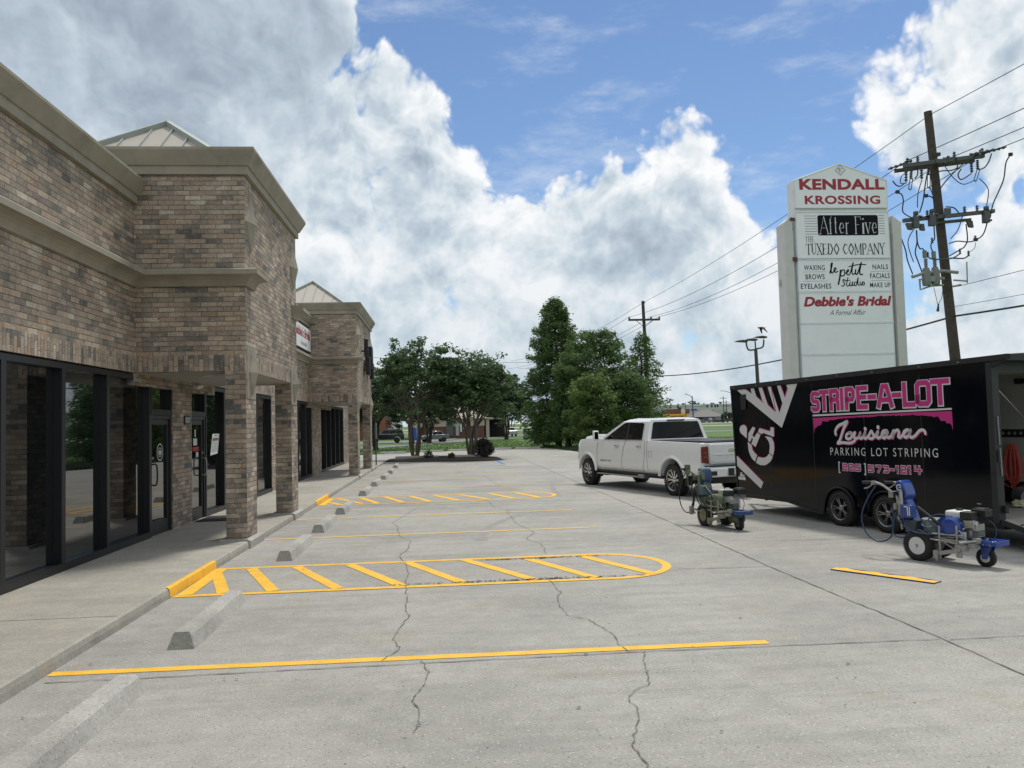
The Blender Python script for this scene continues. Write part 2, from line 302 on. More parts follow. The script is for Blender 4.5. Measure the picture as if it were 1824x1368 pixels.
# ------------------------------------------------------------------ mesh builder
class MB:
    def __init__(s, M=None): s.v = []; s.f = []; s.r = []; s.mi = []; s.M = M; s.cur = 0
    def add(s, vs, fs, rot=False):
        b = len(s.v)
        for p in vs:
            p = Vector(p)
            if s.M is not None: p = s.M @ p
            s.v.append(tuple(p))
        for f in fs: s.f.append([i + b for i in f]); s.r.append(rot); s.mi.append(s.cur)
        return s
    def box(s, x0, x1, y0, y1, z0, z1, rot=False):
        if x0 > x1: x0, x1 = x1, x0
        if y0 > y1: y0, y1 = y1, y0
        if z0 > z1: z0, z1 = z1, z0
        vs = [(x, y, z) for z in (z0, z1) for y in (y0, y1) for x in (x0, x1)]
        return s.add(vs, [(0, 2, 3, 1), (4, 5, 7, 6), (0, 1, 5, 4), (2, 6, 7, 3), (0, 4, 6, 2), (1, 3, 7, 5)], rot)
    def quad(s, a, b, c, d, rot=False): return s.add([a, b, c, d], [(0, 1, 2, 3)], rot)
    def cyl(s, p0, p1, r0, r1=None, n=12, caps=True):
        r1 = r0 if r1 is None else r1
        p0, p1 = Vector(p0), Vector(p1); ax = (p1 - p0).normalized()
        a = ax.orthogonal().normalized(); b = ax.cross(a); vs = []
        for p, r in ((p0, r0), (p1, r1)):
            for i in range(n):
                t = 2 * math.pi * i / n; vs.append(p + r * (math.cos(t) * a + math.sin(t) * b))
        fs = [(i, (i + 1) % n, n + (i + 1) % n, n + i) for i in range(n)]
        if caps: fs += [tuple(range(n - 1, -1, -1)), tuple(range(n, 2 * n))]
        return s.add(vs, fs)
    def tube(s, pts, r, n=8):
        pts = [Vector(p) for p in pts]; vs = []; N = len(pts); ref = None
        rr = r if isinstance(r, (list, tuple)) else [r] * N
        for i, p in enumerate(pts):
            t = (pts[min(i + 1, N - 1)] - pts[max(i - 1, 0)]).normalized()
            if ref is None: ref = t.orthogonal().normalized()
            ref = (ref - t * ref.dot(t)); ref = ref.normalized() if ref.length > 1e-5 else t.orthogonal().normalized()
            b = t.cross(ref)
            for k in range(n):
                a = 2 * math.pi * k / n; vs.append(p + rr[i] * (math.cos(a) * ref + math.sin(a) * b))
        fs = [(i * n + k, i * n + (k + 1) % n, (i + 1) * n + (k + 1) % n, (i + 1) * n + k) for i in range(N - 1) for k in range(n)]
        fs += [tuple(range(n - 1, -1, -1)), tuple(range((N - 1) * n, N * n))]
        return s.add(vs, fs)
    def lathe(s, prof, c, ax, n=28, close=False, caps=True):
        c = Vector(c); ax = Vector(ax).normalized(); a = ax.orthogonal().normalized(); b = ax.cross(a); vs = []
        for r, h in prof:
            for i in range(n):
                t = 2 * math.pi * i / n; vs.append(c + ax * h + r * (math.cos(t) * a + math.sin(t) * b))
        K = len(prof)
        fs = [(j * n + i, j * n + (i + 1) % n, (j + 1) * n + (i + 1) % n, (j + 1) * n + i) for j in range(K - 1) for i in range(n)]
        if close: fs += [((K - 1) * n + i, (K - 1) * n + (i + 1) % n, (i + 1) % n, i) for i in range(n)]
        elif caps:
            if prof[0][0] > 1e-4: fs.append(tuple(range(n - 1, -1, -1)))
            if prof[-1][0] > 1e-4: fs.append(tuple(range((K - 1) * n, K * n)))
        return s.add(vs, fs)
    def prism(s, poly, fn, t0, t1):
        """poly of (a,b); fn(a,b,t)->xyz ; extruded from t0 to t1"""
        n = len(poly)
        vs = [fn(a, b, t0) for a, b in poly] + [fn(a, b, t1) for a, b in poly]
        fs = [tuple(range(n - 1, -1, -1)), tuple(range(n, 2 * n))] + [(i, (i + 1) % n, n + (i + 1) % n, n + i) for i in range(n)]
        return s.add(vs, fs)
    def build(s, name, mats, parent=None, loc=None, smooth=False, bevel=0, seg=2, rotz=None, subdiv=0, uv=True):
        me = bpy.data.meshes.new(name); me.from_pydata(s.v, [], s.f)
        mats = mats if isinstance(mats, (list, tuple)) else [mats]
        for m in mats: me.materials.append(m)
        if len(mats) > 1: me.polygons.foreach_set('material_index', s.mi)
        bm = bmesh.new(); bm.from_mesh(me); bmesh.ops.recalc_face_normals(bm, faces=bm.faces); bm.to_mesh(me); bm.free()
        if uv and BRICK in mats:
            ul = me.uv_layers.new(name='UVMap').data
            for p, rt in zip(me.polygons, s.r):
                n = p.normal
                for li in p.loop_indices:
                    c = me.vertices[me.loops[li].vertex_index].co
                    if abs(n.z) > .7: q = (c.x, c.y)
                    elif abs(n.x) > abs(n.y): q = (c.y, c.z)
                    else: q = (c.x + .11, c.z)
                    ul[li].uv = (q[1], q[0]) if rt else q
        if smooth:
            me.polygons.foreach_set('use_smooth', [True] * len(me.polygons))
            me.set_sharp_from_angle(angle=R(38))
        me.update()
        o = bpy.data.objects.new(name, me); COL.objects.link(o)
        if parent is not None: o.parent = parent
        if loc is not None: o.location = loc
        if rotz is not None: o.rotation_euler = (0, 0, rotz)
        if bevel:
            bv = o.modifiers.new('bevel', 'BEVEL'); bv.width = bevel; bv.segments = seg; bv.limit_method = 'ANGLE'; bv.angle_limit = R(35)
            for p in me.polygons: p.use_smooth = True
            me.set_sharp_from_angle(angle=R(50))
        return o

def tag(o, label=None, cat=None, group=None, kind=None):
    if label: o['label'] = label
    if cat: o['category'] = cat
    if group: o['group'] = group
    if kind: o['kind'] = kind
    return o
def thing(name, label, cat, loc=(0, 0, 0), rotz=0, group=None):
    o = bpy.data.objects.new(name, None); COL.objects.link(o); o.location = loc; o.rotation_euler = (0, 0, rotz)
    o.empty_display_size = .3
    return tag(o, label, cat, group)
def dup(o, parent=None, **kw):
    c = o.copy(); COL.objects.link(c)
    if parent is not None: c.parent = parent
    for ch in list(o.children): dup(ch, c)
    return c
def smoothpath(pts, k=6):
    P = [Vector(p) for p in pts]; out = []
    for i in range(len(P) - 1):
        p0, p1, p2, p3 = P[max(i - 1, 0)], P[i], P[i + 1], P[min(i + 2, len(P) - 1)]
        for j in range(k):
            t = j / k
            out.append(.5 * ((2 * p1) + (p2 - p0) * t + (2 * p0 - 5 * p1 + 4 * p2 - p3) * t * t + (3 * p1 - p0 - 3 * p2 + p3) * t ** 3))
    out.append(P[-1]); return out

# ---- lettering: built-in font fitted to a rectangle, and pen strokes
def text(name, s, rect, fn, m, parent=None, bold=0, shear=0, space=1.0, depth=.004, lift=.002):
    """rect = (a0,b0,a1,b1) in plane units; fn(a,b,t) -> xyz"""
    cu = bpy.data.curves.new(name, 'FONT'); cu.body = s; cu.size = 1; cu.offset = bold; cu.shear = shear; cu.space_character = space
    cu.resolution_u = 4; cu.extrude = 0
    ob = bpy.data.objects.new(name, cu); COL.objects.link(ob)
    dg = bpy.context.evaluated_depsgraph_get(); me = bpy.data.meshes.new_from_object(ob.evaluated_get(dg))
    bpy.data.objects.remove(ob); bpy.data.curves.remove(cu)
    co = np.array([v.co[:] for v in me.vertices]); x0, y0 = co[:, 0].min(), co[:, 1].min(); x1, y1 = co[:, 0].max(), co[:, 1].max()
    a0, b0, a1, b1 = rect
    for v in me.vertices:
        a = a0 + (v.co.x - x0) / (x1 - x0) * (a1 - a0); b = b0 + (v.co.y - y0) / (y1 - y0) * (b1 - b0)
        v.co = Vector(fn(a, b, lift))
    me.name = name; me.materials.clear(); me.materials.append(m)
    o = bpy.data.objects.new(name, me); COL.objects.link(o)
    if parent is not None: o.parent = parent
    return o
def stroke(mb, pts, wd, fn, lift, smooth=True, k=5, square=False):
    P = smoothpath([(p[0], p[1], 0) for p in pts], k) if smooth else [Vector((p[0], p[1], 0)) for p in pts]
    N = len(P); W_ = [wd if not isinstance(wd, (list, tuple)) else wd[0] + (wd[-1] - wd[0]) * i / max(N - 1, 1) if len(wd) == 2 else wd[min(int(i / max(N - 1, 1) * (len(wd) - 1) + .5), len(wd) - 1)] for i in range(N)] if isinstance(wd, (list, tuple)) else [wd] * N
    L_, R_ = [], []
    for i in range(N):
        if i == 0: t0 = t1 = (P[1] - P[0]).normalized()
        elif i == N - 1: t0 = t1 = (P[-1] - P[-2]).normalized()
        else: t0 = (P[i] - P[i - 1]).normalized(); t1 = (P[i + 1] - P[i]).normalized()
        n0 = Vector((-t0.y, t0.x, 0)); n1 = Vector((-t1.y, t1.x, 0)); nn = (n0 + n1)
        nn = nn.normalized() if nn.length > .1 else n0
        sc = min(1 / max(nn.dot(n0), .4), 1.6); hw = W_[i] / 2
        L_.append(P[i] + nn * hw * sc); R_.append(P[i] - nn * hw * sc)
    if not square:
        def cap(c, t, hw, sgn):
            n = Vector((-t.y, t.x, 0)); return [c + n * hw * math.cos(a) + t * sgn * hw * math.sin(a) for a in (math.pi * .2, math.pi * .4, math.pi * .6, math.pi * .8)]
        e = cap(P[-1], (P[-1] - P[-2]).normalized(), W_[-1] / 2, 1); st = cap(P[0], (P[1] - P[0]).normalized(), W_[0] / 2, -1)
    vs = [fn(p.x, p.y, lift) for p in L_ + R_]; fs = [(i, i + 1, N + i + 1, N + i) for i in range(N - 1)]
    if not square:
        b = len(vs); vs += [fn(p.x, p.y, lift) for p in e]; fs.append((N - 1, b, b + 1, b + 2, b + 3, 2 * N - 1))
        b = len(vs); vs += [fn(p.x, p.y, lift) for p in st]; fs.append((0, b, b + 1, b + 2, b + 3, N))
    mb.add(vs, fs)

exec_order = []
# ================================================================== THE GROUND
def sheet(name, poly, z, m, parent=None, kind=None):
    b = MB(); b.add([(x, y, z) for x, y in poly], [tuple(range(len(poly)))]); o = b.build(name, m, parent)
    if kind: tag(o, kind=kind)
    return o
ground = sheet('ground', [(-1500, -300), (1500, -300), (1500, 2500), (-1500, 2500)], -.06, GRASS, kind='structure')
EDGE = [(-5.9, 56.4), (-4.4, 57.4), (-2.2, 59.0), (.1, 59.5), (2.3, 59.9), (4.4, 60.2), (6.4, 60.8), (7.4, 60.4), (7.9, 58.5), (8.2, 54.5), (8.4, 50), (9.2, 46), (10.5, 43), (11, 40)]
lot_poly = [(-6, -12), (11, -12)] + EDGE[::-1] + [(-30, 49), (-30, 30), (-9, 30), (-9, -12)]
lb = MB(); n_ = len(lot_poly)
lb.add([(x, y, 0) for x, y in lot_poly] + [(x, y, -.2) for x, y in lot_poly], [tuple(range(n_))] + [(i, (i + 1) % n_, n_ + (i + 1) % n_, n_ + i) for i in range(n_)])
lot = tag(lb.build('parking_lot', LOT), kind='structure')
# lawns and drives behind the lot
sheet('street', [(-60, 45), (-20, 66), (-9, 78), (-5.6, 86), (-1.9, 92), (.4, 102), (6.8, 124), (10, 140), (18, 170), (30, 240), (40, 240), (30, 178), (19.5, 160), (15.5, 138), (9, 119), (5.5, 108), (.9, 90), (-1.6, 83), (-5, 78), (-7.5, 70), (-20, 56), (-60, 32)], -.035, ASPH, kind='structure')
sheet('driveway', [(-40, 93), (-10, 95), (-1.5, 98), (1, 108), (2.5, 124), (-1, 124), (-3, 113), (-9, 108), (-40, 108)], -.03, ASPH, kind='structure')
ROADL = pmat('road_light', (.33, .32, .30), .9, var=.08)
sheet('road', [(-30, 345), (400, 250), (400, 390), (-30, 430)], -.04, ROADL, kind='structure')
sheet('frontage_road', [(-20, 228), (300, 140), (300, 172), (-20, 250)], -.036, ROADL, kind='structure')
sheet('service_lane', [(16, 122), (200, 70), (200, 80), (16, 134)], -.034, ASPH, kind='structure')

# ---- painted markings, joints and cracks (parts of the lot)
def ribbon(b, pts, wd, z=.006, jit=0):
    P = [Vector((x, y, 0)) for x, y in pts]; L_ = []; Rr = []
    for i, p in enumerate(P):
        t = (P[min(i + 1, len(P) - 1)] - P[max(i - 1, 0)]).normalized(); n = Vector((-t.y, t.x, 0)); w_ = wd / 2 * (1 + random.uniform(-jit, jit))
        L_.append((p.x + n.x * w_, p.y + n.y * w_, z)); Rr.append((p.x - n.x * w_, p.y - n.y * w_, z))
    N = len(P); b.add(L_ + Rr, [(i, N + i, N + i + 1, i + 1) for i in range(N - 1)])
def jag(pts, step=.07, amp=.022):
    out = []
    for (x0, y0), (x1, y1) in zip(pts, pts[1:]):
        L = math.hypot(x1 - x0, y1 - y0); k = max(1, int(L / step))
        for i in range(k):
            t = i / k; out.append((x0 + (x1 - x0) * t + random.gauss(0, amp), y0 + (y1 - y0) * t + random.gauss(0, amp)))
    out.append(pts[-1]); return out
for (x0, y0, x1, y1, wd, m, nm) in [(-3.18, 6.86, 2.67, 6.78, .115, YEL, 'parking_stripe'), (-3.18, 14.50, 2.68, 14.58, .095, YELO, 'parking_stripe'), (-3.18, 17.48, 2.68, 17.60, .095, YELO, 'parking_stripe'),
        (-3.18, 25.7, 2.69, 25.4, .10, YELO, 'parking_stripe'), (-3.1, 28.9, 2.65, 28.72, .10, YELO, 'parking_stripe'), (-3.1, 32.1, 2.67, 31.98, .10, YELO, 'parking_stripe'), (-3.1, 35.3, 2.6, 35.2, .10, YELO, 'parking_stripe'),
        (2.56, 47.2, 2.64, 42.6, .16, YELO, 'parking_stripe'), (2.64, 41.9, 2.66, 38.4, .16, BLUEP, 'accessible_stripe'), (1.5, 36.95, 2.72, 37.2, .30, BLUEP, 'accessible_stripe'), (4.7, 57.6, 5.0, 56.0, .12, YELO, 'parking_stripe'), (-2.0, 57.6, -2.2, 54.3, .12, YELO, 'parking_stripe'), (.3, 58.0, .3, 55.2, .12, YELO, 'parking_stripe')]:
    b = MB(); ribbon(b, [(x0 + (x1 - x0) * i / 24, y0 + (y1 - y0) * i / 24) for i in range(25)], wd, .004, .05); b.build(nm, m, lot)
b = MB(); ribbon(b, [(-2.75, 46.0), (-2.5, 49.4)], .35, .004); b.build('accessible_stripe', BLUEP, lot)
b = MB(); b.add([(.05 + .45 * math.cos(a), 48.2 + 1.3 * math.sin(a), .004) for a in np.linspace(0, 6.283, 15)[:-1]], [tuple(range(14))]); b.build('accessible_symbol', BLUEP, lot)
def island(y0, y1, xe, diag, edge, m):
    yc, rr = (y0 + y1) / 2, (y1 - y0) / 2
    k = .92
    path = [(x, y0) for x in np.linspace(-3.16, xe - rr * k, 40)] + [(xe - rr * k + rr * k * math.sin(a), yc - rr * math.cos(a)) for a in np.linspace(0.1, math.pi - .1, 20)] + [(x, y1) for x in np.linspace(xe - rr * k, -3.16, 40)]
    b = MB(); ribbon(b, path, .115, .006, .05); b.build('island_outline', m, lot)
    b = MB(); ribbon(b, [(p[0] + .02, p[1]) for p in edge], .17, .0090); b.build('island_bar', m, lot)
    for kk, ((xa, ya), (xb, yb)) in enumerate(diag):
        b = MB(); t = 16; ribbon(b, [(xa + (xb - xa) * i / t, ya + (yb - ya) * i / t) for i in range(t + 1)], .145, .0075 + (kk % 2) * .0007, .05); b.build('island_bar', m, lot)
    b = MB(); inner = [(x, y) for x, y in path]; b.add([(x, y, .003) for x, y in inner], [tuple(range(len(inner)))]); return b
AGG = concrete_mat('island_aggregate', (.365, .35, .31), (.285, .272, .243), 1.0, (.27, .245, .195))
island(9.80, 11.60, 2.85, [((-3.16, 11.5), (-2.63, 9.87)), ((-2.69, 11.52), (-2.06, 9.87)), ((-2.08, 11.52), (-1.31, 9.87)), ((-1.36, 11.52), (-.56, 9.87)), ((-.57, 11.53), (.19, 9.87)), ((.23, 11.55), (1.05, 9.87)), ((1.06, 11.54), (1.78, 9.87)), ((1.87, 11.5), (2.52, 9.98))], [(-3.13, 11.6), (-3.08, 9.84)], YEL).build('island_surface', AGG, lot)
island(20.45, 22.45, 2.82, [((-3.0, 21.2), (-2.62, 20.5)), ((-2.94, 22.3), (-2.1, 20.6)), ((-2.31, 22.3), (-1.72, 20.54)), ((-1.67, 22.34), (-1.11, 20.61)), ((-1.0, 22.32), (-.42, 20.56)), ((-.35, 22.32), (.3, 20.6)), ((.33, 22.31), (1.03, 20.7)), ((1.16, 22.38), (1.68, 20.64)), ((1.87, 22.32), (2.35, 20.71))], [(-3.11, 22.3), (-3.1, 20.4)], YEL).build('island_surface', AGG, lot)
CR = [[(-.85, 17.91), (-1.08, 16.37), (-.87, 15.17), (-.86, 14.37), (-.63, 13.76), (-.64, 12.79), (-.72, 12.1), (-.63, 11.76), (-.53, 10.85), (-.52, 9.86), (-.45, 9.18), (-.48, 8.75), (-.38, 8.26), (-.46, 7.86), (-.49, 7.44), (-.47, 7.15), (-.56, 6.77)],
      [(-.24, 6.71), (-.17, 6.45), (-.22, 6.09), (-.27, 5.75), (-.23, 5.59), (-.22, 5.35), (-.24, 5.19)],
      [(1.07, 18.87), (1.33, 18.13), (1.26, 16.16), (1.38, 14.96), (1.48, 14.11), (1.29, 13.42), (1.47, 12.87), (1.41, 11.85)], [(1.17, 10.06), (1.23, 9.32), (1.11, 8.43), (1.19, 8.03), (1.3, 7.82), (1.38, 7.52), (1.45, 7.24), (1.44, 7.0), (1.46, 6.69)],
      [(1.57, 6.65), (1.5, 6.39), (1.42, 5.89), (1.31, 5.74), (1.24, 5.57), (1.21, 5.39), (1.22, 5.27), (1.18, 5.1), (1.1, 4.94), (1.07, 4.74), (1.06, 4.59), (1.06, 4.3)],
      [(1.39, 30.27), (1.5, 28.64), (1.49, 26.78), (1.61, 25.68), (1.56, 24.37)], [(1.76, 24.28), (1.92, 23.52), (2.14, 22.46)], [(.94, 20.66), (1.03, 19.88), (1.04, 18.97), (1.08, 18.53)], [(-.46, 20.3), (-.7, 19.2), (-.85, 17.9)], [(.4, 35.5), (.55, 33), (.3, 31)], [(-3.0, 33.5), (-1.5, 33.2), (0.2, 33.4), (1.6, 33.1)]]
for c in CR:
    b = MB(); ribbon(b, jag(jag(c, .22, .02), .035, .006), .0072, .0085, .7); b.build('crack', CRACK, lot)
for c, wd in [([(4.1, -4), (4.1, 5.6), (4.12, 6.6), (4.06, 10.2), (4.11, 15.2), (4.09, 26), (4.03, 48), (4.0, 58)], .013), ([(-3.1, 6.62), (1.7, 6.67), (2.57, 6.65), (4.09, 6.61)], .012), ([(4.16, 6.58), (4.75, 6.59), (9, 6.55)], .010), ([(2.9, 10.24), (3.58, 10.16), (4.04, 10.16)], .012), ([(4.13, 12.41), (5.39, 12.18), (9.5, 12.1)], .010),
               ([(-3.1, 19.75), (0, 19.7), (4.0, 19.6)], .02), ([(-3.1, 24.9), (4, 24.7)], .02), ([(-3.1, 30.4), (4, 30.2)], .025), ([(-3.1, 36.2), (4, 36)], .03), ([(-3.1, 41), (4, 40.5)], .03)]:
    b = MB(); ribbon(b, jag(c, .12, .006), wd, .0065, .5); b.build('pavement_joint', CRACK if wd > .011 else STAINM, lot)
OIL = pmat('tyre_rub', (.262, .253, .228), .8, var=.2, vscale=5)
for pts in ([(.55, 13.4), (.62, 14.4), (.9, 15.6), (1.4, 16.8), (2.0, 17.9)], [(3.4, 26), (3.0, 23), (2.9, 20.8)]):
    b = MB(); ribbon(b, [tuple(p[:2]) for p in smoothpath([(x, y, 0) for x, y in pts], 8)], .17, .0022, .25); b.build('tyre_mark', OIL, lot)
# leaf litter and dirt caught against the hatched islands
b = MB()
for _ in range(420):
    if random.random() < .5: x = random.triangular(-1.0, 2.6, 1.2); y = 9.90 + abs(random.gauss(0, .03))
    else: x = random.triangular(.3, 2.3, 1.2); y = 11.49 - abs(random.gauss(0, .035))
    s = random.uniform(.008, .028); a = random.random() * 6.28
    b.add([(x + s * math.cos(a + k), y + s * .7 * math.sin(a + k), .011 + random.random() * .006) for k in (0, 1.9, 3.1, 4.6)], [(0, 1, 2, 3)])
tag(b.build('leaf_litter', STAINM, lot), kind='stuff')
b = MB()
for _ in range(70):
    x, y = random.uniform(-3, 6), random.uniform(4, 16); s = random.uniform(.008, .022); a = random.random() * 6
    b.add([(x + s * math.cos(a + k), y + s * .6 * math.sin(a + k), .012) for k in (0, 1.5, 3.1, 4.6)], [(0, 1, 2, 3)])
tag(b.build('debris', STAINM, lot), kind='stuff')

# ---- raised walk in front of the shops
SWK = 'sidewalk'
b = MB(); ys = np.linspace(-6, 43, 99); pr = []
for y in ys:
    j = random.uniform(-.006, .006); pr.append([(-5.3, y, .118), (-3.235, y, .118), (-3.205 + j, y, .105 + j * .5), (-3.195 + j, y, .06), (-3.19, y, -.02)])
b.add([p for q in pr for p in q], [(i * 5 + k, i * 5 + k + 1, (i + 1) * 5 + k + 1, (i + 1) * 5 + k) for i in range(len(ys) - 1) for k in range(4)] + [(498 - 8 + 0, 491, 492, 493, 494)])
walk = tag(b.build('sidewalk', WALK), kind='structure')
for y in (8.35, 13.2, 19.4, 25.2, 30.2, 36.6):
    b = MB(); ribbon(b, jag([(-4.99, y), (-3.24, y)], .1, .003), .012, .1195); b.build('walk_joint', STAINM, walk)
for y0, y1 in ((9.72, 11.62), (20.4, 22.5)):
    b = MB(); P_ = [(-3.186, .002), (-3.190, .06), (-3.196, .106), (-3.214, .1195), (-3.245, .1212)]; K_ = 24
    b.add([(x + random.uniform(-.001, .001), y0 + (y1 - y0) * i / K_, z) for i in range(K_ + 1) for x, z in P_], [(i * 5 + k, i * 5 + k + 1, i * 5 + k + 6, i * 5 + k + 5) for i in range(K_) for k in range(4)])
    b.build('painted_curb', YEL, walk)

# ================================================================== THE BRICK SHOPS
WX, TX = -5.0, -3.235
BL = (-5, 16, 0); BM = Matrix.Translation((5, -16, 0))
bld = thing('shopping_center', 'brick strip of shops with tan stucco cornices, dark storefronts and two tower porches', 'building', BL)
SOLD0, SOLD1 = 2.88, 3.145
T1 = (13.6, 18.2); T2 = (30.45, 36.3)
# main walls
b = MB(BM)
def wall_run(y0, y1):
    b.box(WX - .3, WX, y0, y1, SOLD0, SOLD1, rot=True); b.box(WX - .3, WX, y0, y1, SOLD1, 5.95)
wall_run(-6, 13.6); wall_run(18.2, 30.45); wall_run(36.3, 43)
for y0, y1 in ((15.46, 16.58), (24.02, 25.3), (31.2, 33.4), (40.6, 43)): b.box(WX - .3, WX - .003, y0, y1, .118, SOLD0 - .012)
b.box(-14, WX - .301, -6, 43, .1, 5.9); b.box(WX - .28, WX - .004, T1[0], T1[1], SOLD0 - .2, SOLD0 - .01); b.box(WX - .28, WX - .004, T2[0], T2[1], SOLD0 - .2, SOLD0 - .01)
b.build('wall', BRICK, bld)
def tower(T):
    y0, y1 = T
    b = MB(BM)
    b.box(-8, TX, y0, y1, SOLD1, 6.3)
    b.box(WX + .0, TX - .001, y0, y1, SOLD0, SOLD1, rot=True)
    b.build('tower', BRICK, bld)
    for ya, yb in ((y0 + .002, y0 + .70), (y1 - .70, y1 - .002)):
        b = MB(BM); b.box(TX - .335, TX - .002, ya, yb, .12, SOLD0); c = b.build('brick_column', BRICK, bld)
        b = MB(BM); b.prism([(0, 0), (.50, 0), (.50, .12), (.44, .15), (0, .15)], lambda a, z, t: (TX - .42 + a, t, z), ya - .10, yb + .16); b.build('column_footing', CURB, c)
    b = MB(BM); b.box(WX + .004, TX - .05, y0 + .05, y1 - .05, SOLD0 - .016, SOLD0 - .004); b.build('soffit', STUCCO_L, bld)
    for yy in (y0 + .9, (y0 + y1) / 2, y1 - .9): b = MB(BM); b.lathe([(.09, 0), (.09, -.012), (.06, -.012), (.055, -.004), (.0, -.004)], (-4.1, yy, SOLD0 - .016), (0, 0, 1), 16); b.build('downlight', WHITE, bld)
    for yy in (y0 + .30, y1 - .62): b = MB(BM); b.box(TX, TX + .0025, yy, yy + .012, SOLD0, 6.1); b.build('control_joint', pmat('sealant', (.16, .145, .125), .9, var=.1), bld)
    for yc in (y0 + .37, y1 - .37):
        for zc, hh, hw in ((5.36, .47, .36), (2.86, .40, .20)):
            b = MB(BM); vs = [(TX, yc - hw, zc), (TX, yc, zc + hh), (TX, yc + hw, zc), (TX, yc, zc - hh)]
            vs2 = [(TX + .045, p[1], p[2]) for p in vs]; vs2 = [(TX + .03, yc + (p[1] - yc) * .93, zc + (p[2] - zc) * .93) for p in vs] + [(TX + .12, yc, zc)]
            b.add(vs + vs2, [(0, 1, 5, 4), (1, 2, 6, 5), (2, 3, 7, 6), (3, 0, 4, 7), (4, 5, 8), (5, 6, 8), (6, 7, 8), (7, 4, 8)]); b.build('diamond_ornament', STUCCO, bld)
        b = MB(BM); b.box(TX, TX + .006, yc - .30, yc + .29, 2.42, 3.28); b.build('stucco_block', STUCCO, bld)
tower(T1); tower(T2)
def sweep(name, prof, path, m):
    b = MB(BM); K = len(prof)
    vs = [(x + dx * o, y + dy * o, z) for x, y, dx, dy in path for o, z in prof]
    fs = [(i * K + k, (i + 1) * K + k, (i + 1) * K + k + 1, i * K + k + 1) for i in range(len(path) - 1) for k in range(K - 1)]
    fs += [tuple(range(K)), tuple(range((len(path) - 1) * K, len(path) * K))]
    b.add(vs, fs); return b.build(name, m, bld)
CW = [(-.05, 5.64), (.06, 5.64), (.06, 5.77), (.085, 5.775), (.20, 5.98), (.20, 6.02), (-.3, 6.04)]
CT = [(-.05, 6.12), (.06, 6.12), (.06, 6.255), (.085, 6.26), (.20, 6.485), (.20, 6.53), (-.3, 6.55)]
BE = [(-.05, 4.27), (.045, 4.27), (.05, 4.31), (.075, 4.36), (.12, 4.40), (.19, 4.425), (.25, 4.43), (.25, 4.505), (.22, 4.53), (-.05, 4.55)]
sweep('cornice', CW, [(WX, -6, 1, 0), (WX, T1[0] - .005, 1, 0)], STUCCO); sweep('cornice', CW, [(WX, T1[1] + .005, 1, 0), (WX, T2[0] - .005, 1, 0)], STUCCO); sweep('cornice', CW, [(WX, T2[1] + .005, 1, 0), (WX, 43, 1, 0)], STUCCO)
for T in (T1, T2): sweep('cornice', CT, [(-8, T[0], 0, -1), (TX, T[0], 1, -1), (TX, T[1], 1, 1), (-8, T[1], 0, 1)], STUCCO)
sweep('belt_course', BE, [(WX, -6, 1, 0), (WX, T1[0], 1, -1), (TX, T1[0], 1, -1), (TX, T1[0] + .55, 1, 0)], STUCCO)
sweep('belt_course', BE, [(TX, T1[1] - .55, 1, 0), (TX, T1[1], 1, 1), (WX, T1[1], 1, 1), (WX, T2[0], 1, -1), (TX, T2[0], 1, -1), (TX, T2[0] + .55, 1, 0)], STUCCO)
sweep('belt_course', BE, [(TX, T2[1] - .55, 1, 0), (TX, T2[1], 1, 1), (WX, T2[1], 1, 1), (WX, 43, 1, 0)], STUCCO)
b = MB(BM); b.box(-14, -5.2, -6, 13.5, 5.9, 5.92); b.box(-14, -5.2, 18.3, 30.4, 5.9, 5.92); b.box(-7.9, -3.4, 13.7, 18.1, 6.3, 6.4); b.box(-7.9, -3.4, 30.5, 36.2, 6.3, 6.4); b.build('roof', ROOFG, bld)
for yc, hy in ((15.9, 1.75), (33.3, 2.2)):
    xc, hx, zb, za = -5.22, 1.72, 6.42, 7.81
    A_ = Vector((xc, yc, za)); C_ = [Vector((xc + sx * hx, yc + sy * hy, zb)) for sx, sy in ((-1, -1), (1, -1), (1, 1), (-1, 1))]
    b = MB(BM); b.add([A_] + C_, [(0, 1, 2), (0, 2, 3), (0, 3, 4), (0, 4, 1)]); py = b.build('pyramid_roof', ROOFM, bld)
    b = MB(BM)
    for i in range(4):
        p, q = C_[i], C_[(i + 1) % 4]; nrm = (q - p).cross(A_ - p).normalized()
        if nrm.z < 0: nrm = -nrm
        for k in range(1, 9):
            f = k / 9; base = p.lerp(q, f); g = 1 - abs(2 * f - 1); top = base + (A_ - p.lerp(q, .5)) * g
            b.tube([base + nrm * .02, top + nrm * .02], .018, 4)
        b.tube([C_[i] + Vector((0, 0, .03)), A_ + Vector((0, 0, .04))], .07, 4)
    b.build('roof_seam', TRIMM, py)

